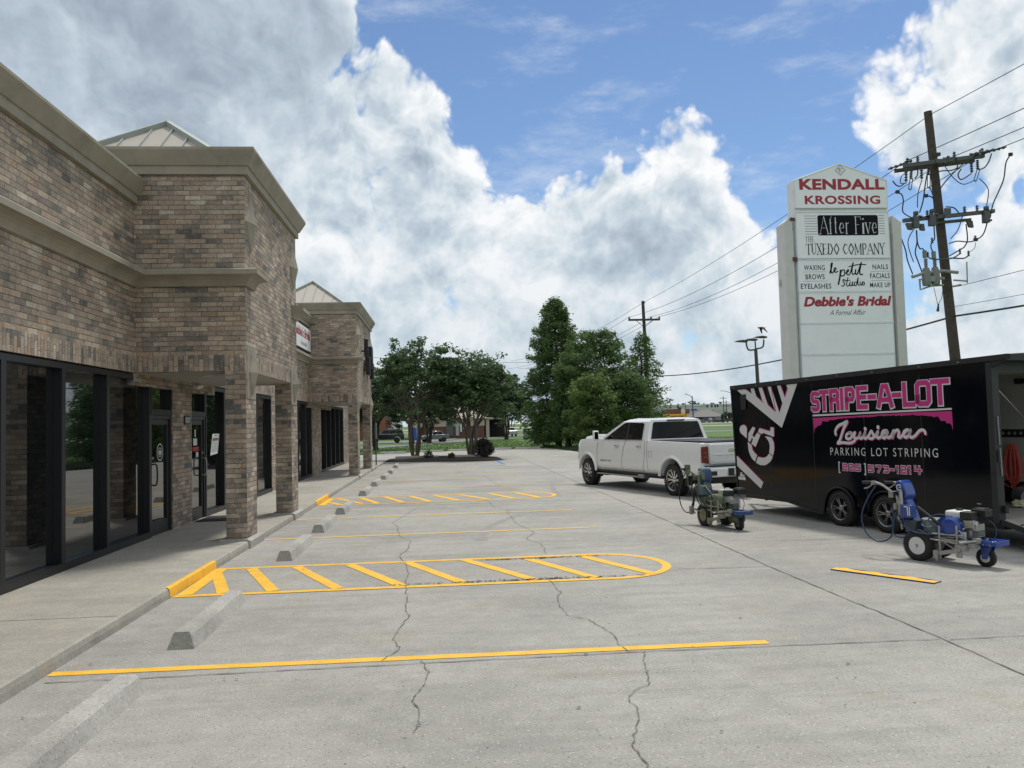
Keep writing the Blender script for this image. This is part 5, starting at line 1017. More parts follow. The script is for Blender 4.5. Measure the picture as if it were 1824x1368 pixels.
b = MB(SM); b.box(10.6, 10.75, SY - .09, SY - .02, 7.86, 7.95); b.box(10.64, 10.78, SY - .08, SY - .02, 6.62, 6.74); b.build('rust_bracket', pmat('rust', (.11, .065, .04), .9, var=.4, vscale=20), sg)
sfn = lambda a, z, t: (a - SX, -.02 - t, z)
def panel(z0, z1, frame=.03, top=None, m=SIGNW):
    b = MB(SM)
    if top: b.prism([(XL + .02, z0), (XR - .02, z0), (XR - .02, z1), (12.27, top), (XL + .02, z1)], lambda a, z, t: (a, t, z), SY - .02, SY + .019)
    else: b.box(XL + .02, XR - .02, SY - .02, SY + .019, z0, z1)
    p = b.build('tenant_panel', m, sg, bevel=.004)
    b = MB(SM); f = .022
    P = [(XL + .02, z0), (XR - .02, z0), (XR - .02, z1)] + ([(12.27, top)] if top else []) + [(XL + .02, z1), (XL + .02, z0)]
    b.tube([(a, SY - .02, z) for a, z in P], f, 4); b.build('panel_frame', SIGNG, p); return p
RT = lambda a0, z0, a1, z1: (ux(a0, (z0 + z1) / 2), z0, ux(a1, (z0 + z1) / 2), z1)
p = panel(8.27, 9.12, top=9.64)
text('lettering', 'KENDALL', RT(11.13, 8.83, 13.86, 9.17), sfn, RED, p, bold=.045, space=1.05); text('lettering', 'KROSSING', RT(11.27, 8.38, 13.68, 8.65), sfn, RED, p, bold=.035, space=1.08)
b = MB(); cx, cz = ux(12.47, 9.45), 9.44
GL = pmat('grey_letter', (.16, .17, .17), .5)
for r_ in (.17, .135): stroke(b, [(cx - r_, cz), (cx, cz + r_), (cx + r_, cz), (cx, cz - r_), (cx - r_, cz), (cx - r_ * .9, cz + r_ * .1)], .008, sfn, .004, smooth=False, square=True)
for pts in ([(cx - .045, cz + .06), (cx - .02, cz - .06)], [(cx + .055, cz + .06), (cx - .02, cz), (cx + .05, cz - .06)], [(cx - .07, cz + .03), (cx - .03, cz + .065), (cx + .0, cz + .02)]): stroke(b, pts, .012, sfn, .005)
b.build('emblem', GL, p)
p = panel(6.71, 8.14)
b = MB(); x0, z0, x1, z1 = RT(11.62, 7.41, 13.55, 8.04); r_ = .06
b.add([sfn(x0 + r_ - r_ * math.cos(a) if q in (0, 3) else x1 - r_ + r_ * math.cos(a), z0 + r_ - r_ * math.sin(a) if q in (0, 1) else z1 - r_ + r_ * math.sin(a), .004) for q in range(4) for a in (np.linspace(0, 1.57, 5) if q in (0, 2) else np.linspace(1.57, 0, 5))], [tuple(range(20))]); b.build('name_block', INK, p)
SER = {'A': ([(0, 0, .5, 1, .05), (.5, 1, 1, 0, .13), (.17, .34, .80, .34, .05)], [(0, 0), (1, 0)]), 'f': ([(.35, 0, .35, .85, .16), (.35, .85, .7, 1, .07), (.05, .62, .72, .62, .06)], [(.35, 0)]), 't': ([(.4, .05, .4, .95, .16), (.05, .65, .8, .65, .06), (.4, .05, .8, .02, .06)], []), 'e': ([(.05, .33, .95, .33, .06), (.95, .33, .8, .6, .1), (.8, .6, .4, .62, .07), (.4, .62, .08, .33, .15), (.08, .33, .4, .02, .14), (.4, .02, .95, .1, .07)], []), 'r': ([(.3, 0, .3, .65, .17), (.3, .55, .9, .63, .10)], [(.3, 0)]), 'F': ([(.2, 0, .2, 1, .16), (.0, .97, 1, .97, .06), (.2, .52, .75, .52, .06), (1, .97, 1, .78, .06)], [(.2, 0)]), 'i': ([(.5, 0, .5, .62, .3), (.5, .8, .5, .88, .3)], [(.5, 0)]), 'v': ([(.05, .62, .5, 0, .17), (.5, 0, .95, .62, .06)], [(.05, .62), (.95, .62)]),
       'T': ([(.5, 0, .5, 1, .15), (0, .97, 1, .97, .06), (0, .97, 0, .78, .06), (1, .97, 1, .78, .06)], [(.5, 0)]), 'H': ([(.15, 0, .15, 1, .15), (.85, 0, .85, 1, .15), (.15, .5, .85, .5, .06)], [(.15, 0), (.85, 0), (.15, 1), (.85, 1)]), 'E': ([(.2, 0, .2, 1, .16), (.0, .97, .95, .97, .06), (.2, .52, .75, .52, .06), (0, .03, 1, .03, .06), (1, .03, 1, .22, .06)], []), 'U': ([(.15, 1, .15, .25, .15), (.15, .25, .5, .02, .1), (.5, .02, .85, .25, .07), (.85, .25, .85, 1, .06)], [(.15, 1), (.85, 1)]), 'X': ([(.05, 1, .95, 0, .15), (.92, 1, .08, 0, .05)], [(.05, 1), (.95, 0), (.92, 1), (.08, 0)]), 'D': ([(.15, 0, .15, 1, .15), (.1, .97, .55, .97, .06), (.55, .97, .92, .5, .14), (.92, .5, .55, .03, .14), (.55, .03, .1, .03, .06)], []), 'O': ([(.5, 1, .06, .5, .13), (.06, .5, .5, 0, .13), (.5, 0, .94, .5, .13), (.94, .5, .5, 1, .13)], []), 'C': ([(.95, .8, .55, .98, .07), (.55, .98, .08, .5, .14), (.08, .5, .55, .02, .14), (.55, .02, .95, .2, .07)], []), 'M': ([(.1, 0, .1, 1, .06), (.1, 1, .5, .1, .13), (.5, .1, .9, 1, .05), (.9, 1, .9, 0, .14)], [(.1, 0), (.9, 0)]), 'P': ([(.2, 0, .2, 1, .15), (.1, .97, .65, .97, .06), (.65, .97, .9, .73, .14), (.9, .73, .65, .47, .12), (.65, .47, .2, .47, .06)], [(.2, 0)]), 'N': ([(.12, 0, .12, 1, .06), (.12, 1, .88, 0, .14), (.88, 0, .88, 1, .06)], [(.12, 0), (.88, 1)]), 'Y': ([(.05, 1, .5, .45, .14), (.95, 1, .5, .45, .06), (.5, .45, .5, 0, .14)], [(.05, 1), (.95, 1), (.5, 0)])}
WID = {'A': .95, 'f': .45, 't': .45, 'e': .6, 'r': .5, 'F': .75, 'i': .3, 'v': .6, ' ': .35, 'M': 1.15, 'N': .95, 'D': .9, 'O': .95, 'C': .85, 'I': .4}
def serif(name, s, rect, m, parent, pen=1.0, gap=.13):
    a0, z0, a1, z1 = rect; tot = sum(WID.get(c, .8) + gap for c in s) - gap; k = (a1 - a0) / tot; hh = z1 - z0; x = a0; b = MB(); n = 0
    for c in s:
        w_ = WID.get(c, .8) * k
        if c in SER:
            for (xa, ya, xb, yb, pw) in SER[c][0]:
                stroke(b, [(x + xa * w_, z0 + ya * hh), (x + xb * w_, z0 + yb * hh)], pw * k * .8 * pen, sfn, .006 + n * .00008, smooth=False, square=True); n += 1
            for (xa, ya) in SER[c][1]:
                stroke(b, [(x + xa * w_ - .16 * k * pen, z0 + ya * hh), (x + xa * w_ + .16 * k * pen, z0 + ya * hh)], .035 * hh, sfn, .006 + n * .00008, smooth=False, square=True); n += 1
        x += w_ + gap * k
    return b.build(name, m, parent)
serif('lettering', 'After Five', RT(11.69, 7.46, 13.50, 8.0), WHITE, p, .8); serif('lettering', 'THE', RT(11.19, 7.21, 11.48, 7.385), INK, p, .95); serif('lettering', 'TUXEDO COMPANY', RT(11.20, 6.82, 13.70, 7.16), INK, p, 1.25, .08)
for a0, a1 in ((11.21, 11.60), (13.57, 13.76)):
    b = MB()
    for k in range(8):
        z = 7.45 + k * .08; b.add([sfn(a, zz, .004) for a, zz in ((ux(a0, z), z), (ux(a1, z), z), (ux(a1, z), z + .014), (ux(a0, z), z + .014))], [(0, 1, 2, 3)])
    b.build('pinstripe', GL, p)
p = panel(5.69, 6.66)
for s_, rc in (('WAXING', (11.09, 6.34, 11.75, 6.50)), ('BROWS', (11.12, 6.06, 11.72, 6.22)), ('EYELASHES', (10.95, 5.77, 11.91, 5.93)), ('NAILS', (13.27, 6.35, 13.77, 6.50)), ('FACIALS', (13.17, 6.07, 13.80, 6.23)), ('MAKE UP', (13.15, 5.79, 13.80, 5.94))):
    text('lettering', s_, RT(*rc), sfn, INK, p, bold=.012, space=1.12)
LPS = [([(11.93, 6.36), (11.90, 6.24), (11.96, 6.40), (11.995, 6.55), (11.955, 6.52), (11.94, 6.35), (11.96, 6.25), (12.02, 6.29), (12.10, 6.37), (12.07, 6.41), (12.03, 6.33), (12.08, 6.27), (12.15, 6.30)], .035), ([(12.24, 6.33), (12.20, 6.10), (12.14, 5.90)], .05), ([(12.20, 6.15), (12.28, 6.32), (12.36, 6.33), (12.36, 6.20), (12.28, 6.15), (12.22, 6.2)], .035), ([(12.40, 6.24), (12.49, 6.30), (12.48, 6.35), (12.43, 6.28), (12.45, 6.19), (12.53, 6.22), (12.62, 6.45), (12.66, 6.56), (12.60, 6.30), (12.63, 6.20), (12.70, 6.24)], .035), ([(12.52, 6.44), (12.80, 6.50), (13.06, 6.50)], .03), ([(12.72, 6.34), (12.71, 6.22), (12.77, 6.22), (12.86, 6.42), (12.92, 6.56), (12.85, 6.30), (12.86, 6.20), (12.93, 6.20)], .04),
       ([(12.38, 6.02), (12.30, 6.04), (12.30, 5.98), (12.34, 5.92), (12.30, 5.85), (12.24, 5.85)], .03), ([(12.46, 6.10), (12.40, 5.90), (12.42, 5.84), (12.48, 5.87), (12.52, 5.97), (12.50, 5.87), (12.55, 5.85), (12.60, 5.97), (12.58, 5.86), (12.64, 5.88)], .028), ([(12.72, 5.96), (12.66, 5.95), (12.65, 5.87), (12.71, 5.87), (12.78, 6.10), (12.76, 5.90), (12.80, 5.86)], .028), ([(12.84, 5.97), (12.83, 5.88), (12.87, 5.88), (12.92, 5.96), (12.90, 5.88), (12.95, 5.87), (12.97, 5.94), (12.92, 5.97)], .028), ([(12.36, 6.00), (12.52, 6.02)], .02)]
b = MB()
for i, (pts, w_) in enumerate(LPS): stroke(b, [(ux(x, z), z) for x, z in pts], w_, sfn, .004 + i * .0004)
b.build('lettering', INK, p)
b = MB()
for z in (6.285, 6.0):
    for a0, a1 in ((11.05, 11.8), (13.2, 13.8)): b.add([sfn(ux(a, z), zz, .004) for a, zz in ((a0, z), (a1, z), (a1, z + .008), (a0, z + .008))], [(0, 1, 2, 3)])
b.build('rule', GL, p)
p = panel(4.72, 5.66)
text('lettering', "Debbie's Bridal", RT(11.0, 5.22, 13.80, 5.54), sfn, RED, p, bold=.045, shear=.22); text('lettering', 'A Formal Affair', RT(11.80, 4.955, 12.95, 5.11), sfn, INK, p, bold=-.004, shear=.45)
panel(3.77, 4.70); panel(2.75, 3.74)

# ================================================================== POLES AND WIRES
def lerp3(a, b_, t): return tuple(Vector(a).lerp(Vector(b_), t))
up = thing('utility_pole', 'leaning brown wooden pole crowded with crossarms, fuses and insulators beside the pylon sign', 'utility pole', (18.47, 27.68, 0))
UM = Matrix.Translation((-18.47, -27.68, 0)); pb, pt = (18.47, 27.68, -.05), (17.36, 27.18, 12.62)
b = MB(UM); b.cyl(pb, pt, .20, .135, 16); b.build('shaft', WOODP, up, smooth=True)
def beam(a, c, h, m, name, dz=0):
    a, c = Vector(a), Vector(c); d_ = (c - a).normalized(); sd = Vector((-d_.y, d_.x, 0)).normalized() * h; uz = Vector((0, 0, h)); b = MB(UM)
    vs = [p + sx * sd + sz * uz for p in (a, c) for sx, sz in ((-1, -1), (1, -1), (1, 1), (-1, 1))]; b.add(vs, [(0, 1, 2, 3), (4, 7, 6, 5), (0, 4, 5, 1), (1, 5, 6, 2), (2, 6, 7, 3), (3, 7, 4, 0)]); return b.build(name, m, up, bevel=.008)
beam((16.26, 27.02, 10.60), (19.12, 26.82, 10.90), .07, GREYM, 'crossarm'); beam((16.26, 27.58, 10.60), (19.12, 27.36, 10.90), .06, WOODP, 'crossarm')
beam((16.2, 27.12, 8.68), (19.42, 26.86, 8.94), .065, GREYM, 'crossarm'); beam((17.3, 27.2, 8.60), (18.7, 27.1, 8.70), .05, GREYM, 'crossarm')
def ins(a, c, n=5, r=.062, name='insulator', m=None):
    a, c = Vector(a), Vector(c); L = (c - a).length; pr = []
    for k in range(n): h = L * k / n; pr += [(r * .5, h), (r, h + L / n * .25), (r * .95, h + L / n * .45), (r * .5, h + L / n * .6)]
    pr += [(r * .5, L)]; b = MB(UM); b.lathe(pr, a, c - a, 12); return b.build(name, m or INSUL, up, smooth=True)
for a, c in (((16.33, 26.98, 10.5), (16.31, 27.0, 10.03)), ((16.52, 26.97, 10.5), (16.49, 27.0, 10.16)), ((16.87, 26.95, 10.52), (16.88, 26.98, 10.12)), ((17.12, 26.93, 10.56), (17.12, 26.95, 10.28)), ((18.62, 26.80, 10.72), (18.64, 26.82, 10.30)), ((18.84, 26.78, 10.74), (18.85, 26.8, 10.40))): ins(a, c)
for x, y, z in ((16.75, 26.95, 10.7), (18.05, 26.86, 10.84), (19.05, 26.8, 10.95), (16.4, 27.0, 10.66), (17.0, 26.95, 8.78), (18.35, 26.9, 8.9), (18.8, 26.88, 8.93)): ins((x, y, z), (x, y, z + .22), 3, .06)
for a, c in (((16.55, 26.95, 10.78), (15.9, 27.4, 10.6)), ((17.9, 26.9, 10.9), (17.5, 27.5, 10.8)), ((18.6, 26.85, 10.95), (19.3, 26.4, 11.0)), ((19.1, 26.8, 11.0), (19.6, 26.3, 11.05))): ins(a, c, 5, .06)
for a, c in (((16.50, 26.98, 10.14), (16.44, 27.0, 9.77)), ((17.13, 26.95, 10.27), (17.12, 26.97, 9.82)), ((18.87, 26.79, 10.41), (18.74, 26.81, 10.01))):
    a, c = Vector(a), Vector(c); b = MB(UM); s_ = Vector((.05, 0, 0)); b.tube([a + s_, c + s_], .014, 6); b.tube([a - s_, c - s_], .014, 6); b.tube([a + s_, a - s_], .02, 6); b.tube([c + s_, c - s_], .02, 6); b.tube([c, c + Vector((.02, 0, -.07))], .008, 5); b.build('fuse_cutout', BLACK, up)
for x, y, z in ((16.58, 26.98, 8.68), (17.15, 26.93, 8.74), (19.05, 26.78, 8.80)):
    b = MB(UM); b.box(x - .11, x + .09, y - .09, y + .09, z - .30, z + .10); b.lathe([(.06, 0), (.09, .02), (.09, .12), (.04, .14)], (x + .02, y, z + .16), (0, 0, 1), 12); b.cyl((x - .06, y, z + .1), (x + .04, y, z + .18), .05, n=10); b.cyl((x + .1, y, z + .12), (x + .24, y, z + .10), .045, n=10); b.cyl((x + .06, y, z - .22), (x + .2, y, z - .20), .04, n=10); b.build('switch', INSUL, up, bevel=.01)
b = MB(UM)
for x, z in ((16.35, 8.45), (16.8, 8.42), (18.6, 8.52)): b.add([(x - .1, 27.0, z + .12), (x + .1, 27.0, z + .12), (x + .13, 27.0, z - .12), (x - .02, 27.0, z - .10), (x - .1, 27.1, z + .12), (x + .1, 27.1, z + .12), (x + .13, 27.1, z - .12), (x - .02, 27.1, z - .10)], [(0, 1, 2, 3), (4, 7, 6, 5), (0, 4, 5, 1), (1, 5, 6, 2), (2, 6, 7, 3), (3, 7, 4, 0)])
b.box(17.62, 17.84, 26.88, 26.95, 8.72, 9.06); b.box(17.35, 17.75, 26.84, 26.9, 10.66, 10.80); b.build('bracket', GREYM, up)
for x0, z0, z1, z2 in ((16.93, 7.60, 6.97, 6.37), (17.26, 7.57, 7.02, 6.39)):
    b = MB(UM); b.cyl((x0, 27.1, z0 - .25), (x0 - .01, 27.1, z0), .075, n=12); b.lathe([(.05, 0)] + [(r_, h) for k in range(6) for r_, h in ((.045, k * .06), (.07, k * .06 + .02), (.045, k * .06 + .05))], (x0 + .02, 27.1, z1), (0, 0, 1), 12); b.lathe([(.13, 0), (.15, .1), (.15, .45), (.10, .62), (.05, .64)], (x0 + .03, 27.12, z2), (0, 0, 1), 16); b.build('recloser', pmat('recloser_grey', (.19, .20, .185), .55), up, smooth=True)
b = MB(UM); b.tube([(16.42, 27.1, 6.68), (16.81, 27.1, 6.80), (17.55, 27.1, 6.88), (18.06, 27.0, 6.80)], .06, 8); b.tube([(16.69, 27.1, 6.60), (16.70, 27.1, 6.23), (17.1, 27.1, 6.35), (17.56, 27.1, 6.38)], .035, 6); b.box(16.86, 17.24, 27.0, 27.2, 6.50, 6.68); b.tube([(16.88, 27.1, 6.66), (17.6, 27.1, 6.61)], .05, 6); b.tube([(16.70, 27.1, 6.58), (17.0, 27.1, 6.6)], .03, 6)
b.tube([(17.91, 27.05, 6.54), (18.40, 27.03, 6.50)], .03, 6); b.tube([(18.40, 27.03, 6.42), (18.40, 27.0, 7.17)], .022, 6); b.tube([(17.9, 27.1, 6.33), (18.15, 27.0, 6.36)], .04, 6); b.build('recloser_frame', pmat('frame_grey', (.27, .28, .27), .55), up, smooth=True)
b = MB(UM)
for pts in ([(17.07, 27.1, 7.35), (17.27, 27.05, 7.28), (17.64, 26.98, 7.29), (17.9, 27.0, 7.32), (18.16, 27.0, 7.46)], [(18.48, 27.03, 7.40), (18.33, 27.05, 7.31), (17.9, 27.0, 7.31)]): b.tube(smoothpath(pts, 5), .026, 6)
b.build('standoff', GREYM, up, smooth=True)
for x, y, z in ((17.04, 27.1, 7.36), (18.18, 27.02, 7.45), (18.48, 27.0, 7.37), (18.74, 26.97, 7.90), (17.21, 27.08, 7.86)): ins((x, y, z), (x, y, z + .2), 3, .05)
JP = [[(15.89, 27.12, 10.1), (16.02, 27.11, 9.94), (16.16, 27.1, 9.91), (16.3, 27.09, 10.0)], [(16.05, 27.12, 9.68), (16.2, 27.12, 9.61), (16.25, 27.12, 9.38), (16.23, 27.14, 8.99), (16.5, 27.0, 8.73)], [(17.05, 27.05, 9.52), (17.21, 27.04, 9.52), (17.35, 27.03, 9.4)], [(17.52, 26.94, 10.99), (17.33, 26.9, 10.71), (17.07, 26.88, 10.37), (16.96, 26.9, 9.94), (16.87, 26.95, 9.34), (16.74, 26.98, 8.93)], [(19.0, 26.78, 11.04), (18.67, 26.75, 10.8), (18.21, 26.75, 10.53), (17.62, 26.85, 9.94), (17.4, 26.9, 9.53), (17.34, 26.92, 8.98)], [(18.27, 26.85, 10.44), (18.15, 26.85, 10.25), (18.2, 26.85, 10.09), (18.33, 26.85, 10.09), (18.62, 26.82, 10.27)], [(19.36, 26.75, 10.96), (19.25, 26.77, 10.67), (19.1, 26.79, 10.48), (18.9, 26.8, 10.4)], [(20.05, 26.73, 10.92), (19.87, 26.74, 10.63), (19.77, 26.76, 10.07), (19.57, 26.78, 9.62), (19.33, 26.78, 9.16), (19.2, 26.78, 8.68)],
      [(16.69, 26.95, 10.73), (16.71, 26.92, 10.31), (16.61, 26.95, 10.13)], [(18.07, 26.8, 10.81), (18.09, 26.78, 10.49), (17.88, 26.82, 10.38), (17.51, 26.82, 10.36), (17.18, 26.92, 10.26)], [(17.67, 26.9, 9.11), (17.94, 26.9, 9.08), (18.08, 26.9, 8.96), (18.19, 26.92, 8.82)], [(16.13, 27.19, 8.12), (16.26, 27.15, 7.63), (16.31, 27.15, 7.28), (16.46, 27.12, 6.78)], [(16.6, 27.0, 8.31), (16.6, 27.0, 7.88), (16.55, 27.05, 7.53), (16.66, 27.08, 7.21), (16.8, 27.1, 6.83)], [(16.61, 27.0, 8.31), (16.62, 27.0, 7.88), (16.73, 27.05, 7.67), (16.84, 27.08, 7.67), (16.93, 27.1, 7.58)], [(17.26, 27.0, 8.53), (17.27, 27.02, 8.27), (17.28, 27.04, 8.01), (17.19, 27.08, 7.89), (17.17, 27.1, 7.72), (17.23, 27.1, 7.57)], [(19.12, 26.8, 8.6), (18.99, 26.88, 8.14), (18.75, 26.95, 7.94), (18.46, 26.95, 7.87), (18.06, 26.95, 7.9), (17.77, 27.0, 7.83)], [(18.41, 26.95, 8.5), (18.45, 26.97, 7.98), (18.34, 26.98, 7.72), (18.17, 26.98, 7.61), (17.79, 27.02, 7.4)], [(18.74, 26.97, 7.85), (18.69, 26.97, 7.65), (18.51, 27.0, 7.51)], [(17.2, 27.1, 6.3), (17.29, 27.1, 5.81), (17.33, 27.1, 5.6)], [(17.53, 27.1, 6.29), (17.47, 27.1, 5.92), (17.38, 27.1, 5.78), (17.33, 27.1, 5.6)]]
b = MB(UM)
for i, pts in enumerate(JP): b.tube(smoothpath(pts, 6), .022 if i < 17 else .010, 6)
b.cyl((17.3, 27.1, 5.45), (17.34, 27.1, 5.72), .05, .02, 8)
for x, y, z in ((17.52, 26.94, 10.99), (19.0, 26.78, 11.04), (20.05, 26.73, 10.92), (16.05, 27.12, 9.70), (17.05, 27.05, 9.54), (18.75, 26.97, 7.95)): b.box(x - .06, x + .06, y - .04, y + .04, z - .05, z + .06)
for pts in ([(16.4, 26.95, 10.42), (16.1, 26.9, 10.2), (16.05, 26.9, 9.95), (16.3, 26.95, 9.98)], [(17.6, 26.9, 10.75), (17.9, 26.85, 10.2), (18.3, 26.85, 9.9), (18.7, 26.82, 10.02)], [(16.9, 27.0, 10.1), (16.7, 26.95, 9.6), (16.65, 26.95, 9.1)], [(18.3, 26.95, 8.8), (18.1, 26.95, 8.3), (17.85, 27.0, 8.0)], [(17.15, 26.95, 9.8), (17.3, 26.95, 9.3), (17.2, 26.95, 8.9)], [(18.9, 26.82, 10.1), (19.2, 26.8, 9.7), (19.1, 26.8, 9.1)], [(16.55, 27.0, 8.4), (16.3, 27.05, 7.9), (16.5, 27.1, 7.2)]): b.tube(smoothpath(pts, 6), .016, 6)
b.build('jumper_cable', CABLE, up, smooth=True)
fp = thing('utility_pole', 'slender wooden utility pole with one crossarm rising behind the small cypress', 'utility pole', (16.3, 64.7, 0)); FM = Matrix.Translation((-16.3, -64.7, 0))
b = MB(FM); b.cyl((16.45, 64.7, -.05), (16.15, 64.5, 11.55), .19, .12, 12); b.build('shaft', WOODP, fp, smooth=True)
b = MB(FM); b.add([(x, y, z) for x in (14.89, 17.48) for y, z in ((64.3, 9.93), (64.45, 9.93), (64.45, 10.08), (64.3, 10.08))], [(0, 1, 2, 3), (4, 7, 6, 5), (0, 4, 5, 1), (1, 5, 6, 2), (2, 6, 7, 3), (3, 7, 4, 0)]); b.tube([(15.5, 64.35, 9.95), (16.18, 64.4, 9.4)], .025, 5); b.tube([(16.9, 64.35, 9.95), (16.2, 64.4, 9.4)], .025, 5); b.build('crossarm', WOODP, fp)
b = MB(FM)
for x in (14.95, 16.75, 17.42): b.lathe([(.05, 0), (.08, .05), (.07, .12), (.04, .18)], (x, 64.37, 10.08), (0, 0, 1), 10)
b.cyl((16.15, 64.4, 11.35), (16.28, 64.3, 11.4), .05, n=8); b.build('insulator', INSUL, fp)
def wire(name, a, c, sag, r, lab, group=None, k=28):
    a, c = Vector(a), Vector(c); M_ = Matrix.Translation(-a); b = MB(M_)
    b.tube([a.lerp(c, i / k) - Vector((0, 0, sag * 4 * (i / k) * (1 - i / k))) for i in range(k + 1)], r, 5); o = b.build(name, CABLE, None, loc=a, smooth=True); return tag(o, lab, 'power line', group)
GW = 'overhead wires between the wooden poles'
wire('power_line', (17.42, 27.15, 12.50), (16.18, 64.45, 11.42), .35, .013, 'topmost thin wire from the near pole top to the far pole top', GW); wire('power_line', (17.42, 27.15, 12.50), (18.7, -14, 12.5), .5, .013, 'topmost wire leaving the near pole top away from the pylon sign', GW)
for (x, x2, z), nm in zip(((16.30, 14.95, 10.75), (17.75, 16.75, 10.80), (19.05, 17.42, 10.95)), ('the sign end', 'the middle', 'the outer end')):
    wire('power_line', (x, 27.05, z - .02), (x2, 64.37, 10.24), .75, .014, f'wire from {nm} of the near pole upper crossarm to the far pole', GW)
    wire('power_line', (x, 27.0, z), (x + 1.3, -14, z + .1), .7, .014, f'wire leaving {nm} of the near pole upper crossarm away from the sign', GW)
wire('communication_cable', (18.05, 27.32, 5.30), (16.4, 64.55, 5.45), .55, .035, 'thick black cable from the near pole behind the pylon sign to the cypress trees'); wire('communication_cable', (18.05, 27.32, 5.30), (17.9, -10, 6.2), .65, .035, 'thick black cable leaving the near pole away from the sign, below the other wires')
wire('power_line', (18.15, 27.05, 6.34), (18.2, -12, 7.6), .5, .010, 'thin wire leaving the recloser frame of the near pole, away from the sign'); wire('power_line', (17.95, 27.2, 5.62), (17.9, -10, 6.5), .6, .008, 'thin wire just above the thick black cable, leaving the near pole away from the sign')
wire('power_line', (-12, 78, 9.1), (9.2, 68, 7.0), .35, .014, 'thin wire from behind the far shop tower into the tall cypress')
for p0, p1 in (((14.95, 64.37, 10.24), (8, 110, 9.3)), ((16.75, 64.37, 10.24), (10, 110, 9.3)), ((17.42, 64.37, 10.24), (11, 110, 9.3)), ((16.18, 64.5, 11.42), (9, 110, 10.4))):
    wire('power_line', p0, p1, .9, .014, 'thin wire running down behind the tall cypress from the far pole', 'wires beyond the far pole')

# lot lamp, bird, sign post
lp = thing('lamp_post', 'dark lamp post with three flat heads between the far utility pole and the pylon sign', 'lamp post', (23.0, 58.2, 0))
b = MB(); b.cyl((.08, 0, -.05), (-.08, 0, 6.95), .16, .12, 12); b.build('shaft', DKMETAL, lp, smooth=True)
b = MB(); b.tube(smoothpath([(-.08, 0, 6.9), (-.55, 0, 6.86), (-.72, 0, 7.05), (-.78, 0, 7.45)], 5), .06, 8); b.tube(smoothpath([(-.08, 0, 6.95), (.35, 0, 7.02), (.52, 0, 7.2), (.56, 0, 7.62)], 5), .06, 8); b.tube([(-.08, 0, 6.9), (-.10, 0, 7.5)], .055, 8); b.build('bracket_arm', DKMETAL, lp, smooth=True)
for x, z in ((-1.15, 7.52), (-.42, 7.62), (.32, 7.80)):
    b = MB(); b.prism([(-.5, -.02), (.40, -.09), (.46, .03), (.1, .10), (-.3, .06)], lambda a, q, t: (x + a, t, z + q), -.22, .22); b.build('lamp_head', DKMETAL, lp, bevel=.02)
b = MB(); c0 = (21.43, 53.2, 7.9)
b.lathe([(.0, -.26), (.035, -.24), (.06, -.16), (.085, 0), (.06, .14), (.045, .2), (.05, .24), (.03, .29), (.0, .32)], (0, 0, .02), (-1, 0, .05), 12)
b.add([(.12, 0, .03), (.34, -.05, .06), (.36, .05, .06), (.14, .02, .0)], [(0, 1, 2), (0, 2, 3), (0, 3, 1), (1, 3, 2)])
b.add([(-.30, 0, .04), (-.38, .0, .02), (-.30, 0, .02)], [(0, 1, 2)])
for s_ in (-1, 1):
    P = [(-.12, .05, .06), (.12, .05, .05), (.16, .22, -.10), (.24, .34, -.34), (.16, .33, -.30), (.02, .24, -.14), (-.08, .16, -.02)]
    b.add([(x, y * s_, z + .012) for x, y, z in P] + [(x, y * s_, z - .004) for x, y, z in P], [tuple(range(7)), tuple(range(13, 6, -1))] + [(i, (i + 1) % 7, 7 + (i + 1) % 7, 7 + i) for i in range(7)])
bird = b.build('bird', pmat('bird_dark', (.018, .018, .022), .7), loc=c0, rotz=R(10), smooth=True); tag(bird, 'dark bird flying just above the lamp post with wings down', 'bird')
pp = thing('sign_post', 'thin dark metal post with a narrow plate at the walk beyond the far tower', 'sign post', (-3.27, 38.6, 0))
MB().cyl((0, 0, -.02), (0, 0, 2.05), .03, n=8).build('post', DKMETAL, pp); MB().box(-.02, .05, -.15, .15, 1.35, 2.10).build('plate', pmat('sign_back', (.16, .19, .19), .5, .4), pp)

# ================================================================== VEGETATION
def quads(name, V, m, parent=None, k=4):
    n = len(V) // k; me = bpy.data.meshes.new(name); me.vertices.add(len(V)); me.vertices.foreach_set('co', V.astype(np.float32).ravel()); me.loops.add(len(V)); me.loops.foreach_set('vertex_index', np.arange(len(V), dtype=np.int32)); me.polygons.add(n)
    me.polygons.foreach_set('loop_start', np.arange(0, len(V), k, dtype=np.int32)); me.update(calc_edges=True); me.validate(); me.materials.append(m); o = bpy.data.objects.new(name, me); COL.objects.link(o)
    if parent: o.parent = parent
    return o
def leaves(C, size, up=.5, droop=None, asp=.5):
    n = len(C); a = rng.normal(size=(n, 3)); a[:, 2] *= (1 - up)
    if droop is not None: a = a * .6 + droop
    a /= np.linalg.norm(a, axis=1)[:, None]; q = rng.normal(size=(n, 3)); q[:, 2] += up * 1.5; b_ = np.cross(a, q); b_ /= np.linalg.norm(b_, axis=1)[:, None] + 1e-9
    s = (size * rng.uniform(.6, 1.4, n))[:, None]; return np.stack([C - a * s * .5, C + b_ * s * .5 * asp, C + a * s * .5, C - b_ * s * .5 * asp], 1).reshape(-1, 3)
def clump(c, r, n, flat=.7):
    v = rng.normal(size=(n, 3)); v /= np.linalg.norm(v, axis=1)[:, None]; v *= (rng.uniform(0, 1, n) ** .45)[:, None] * r; v[:, 2] *= flat; return v + np.array(c)
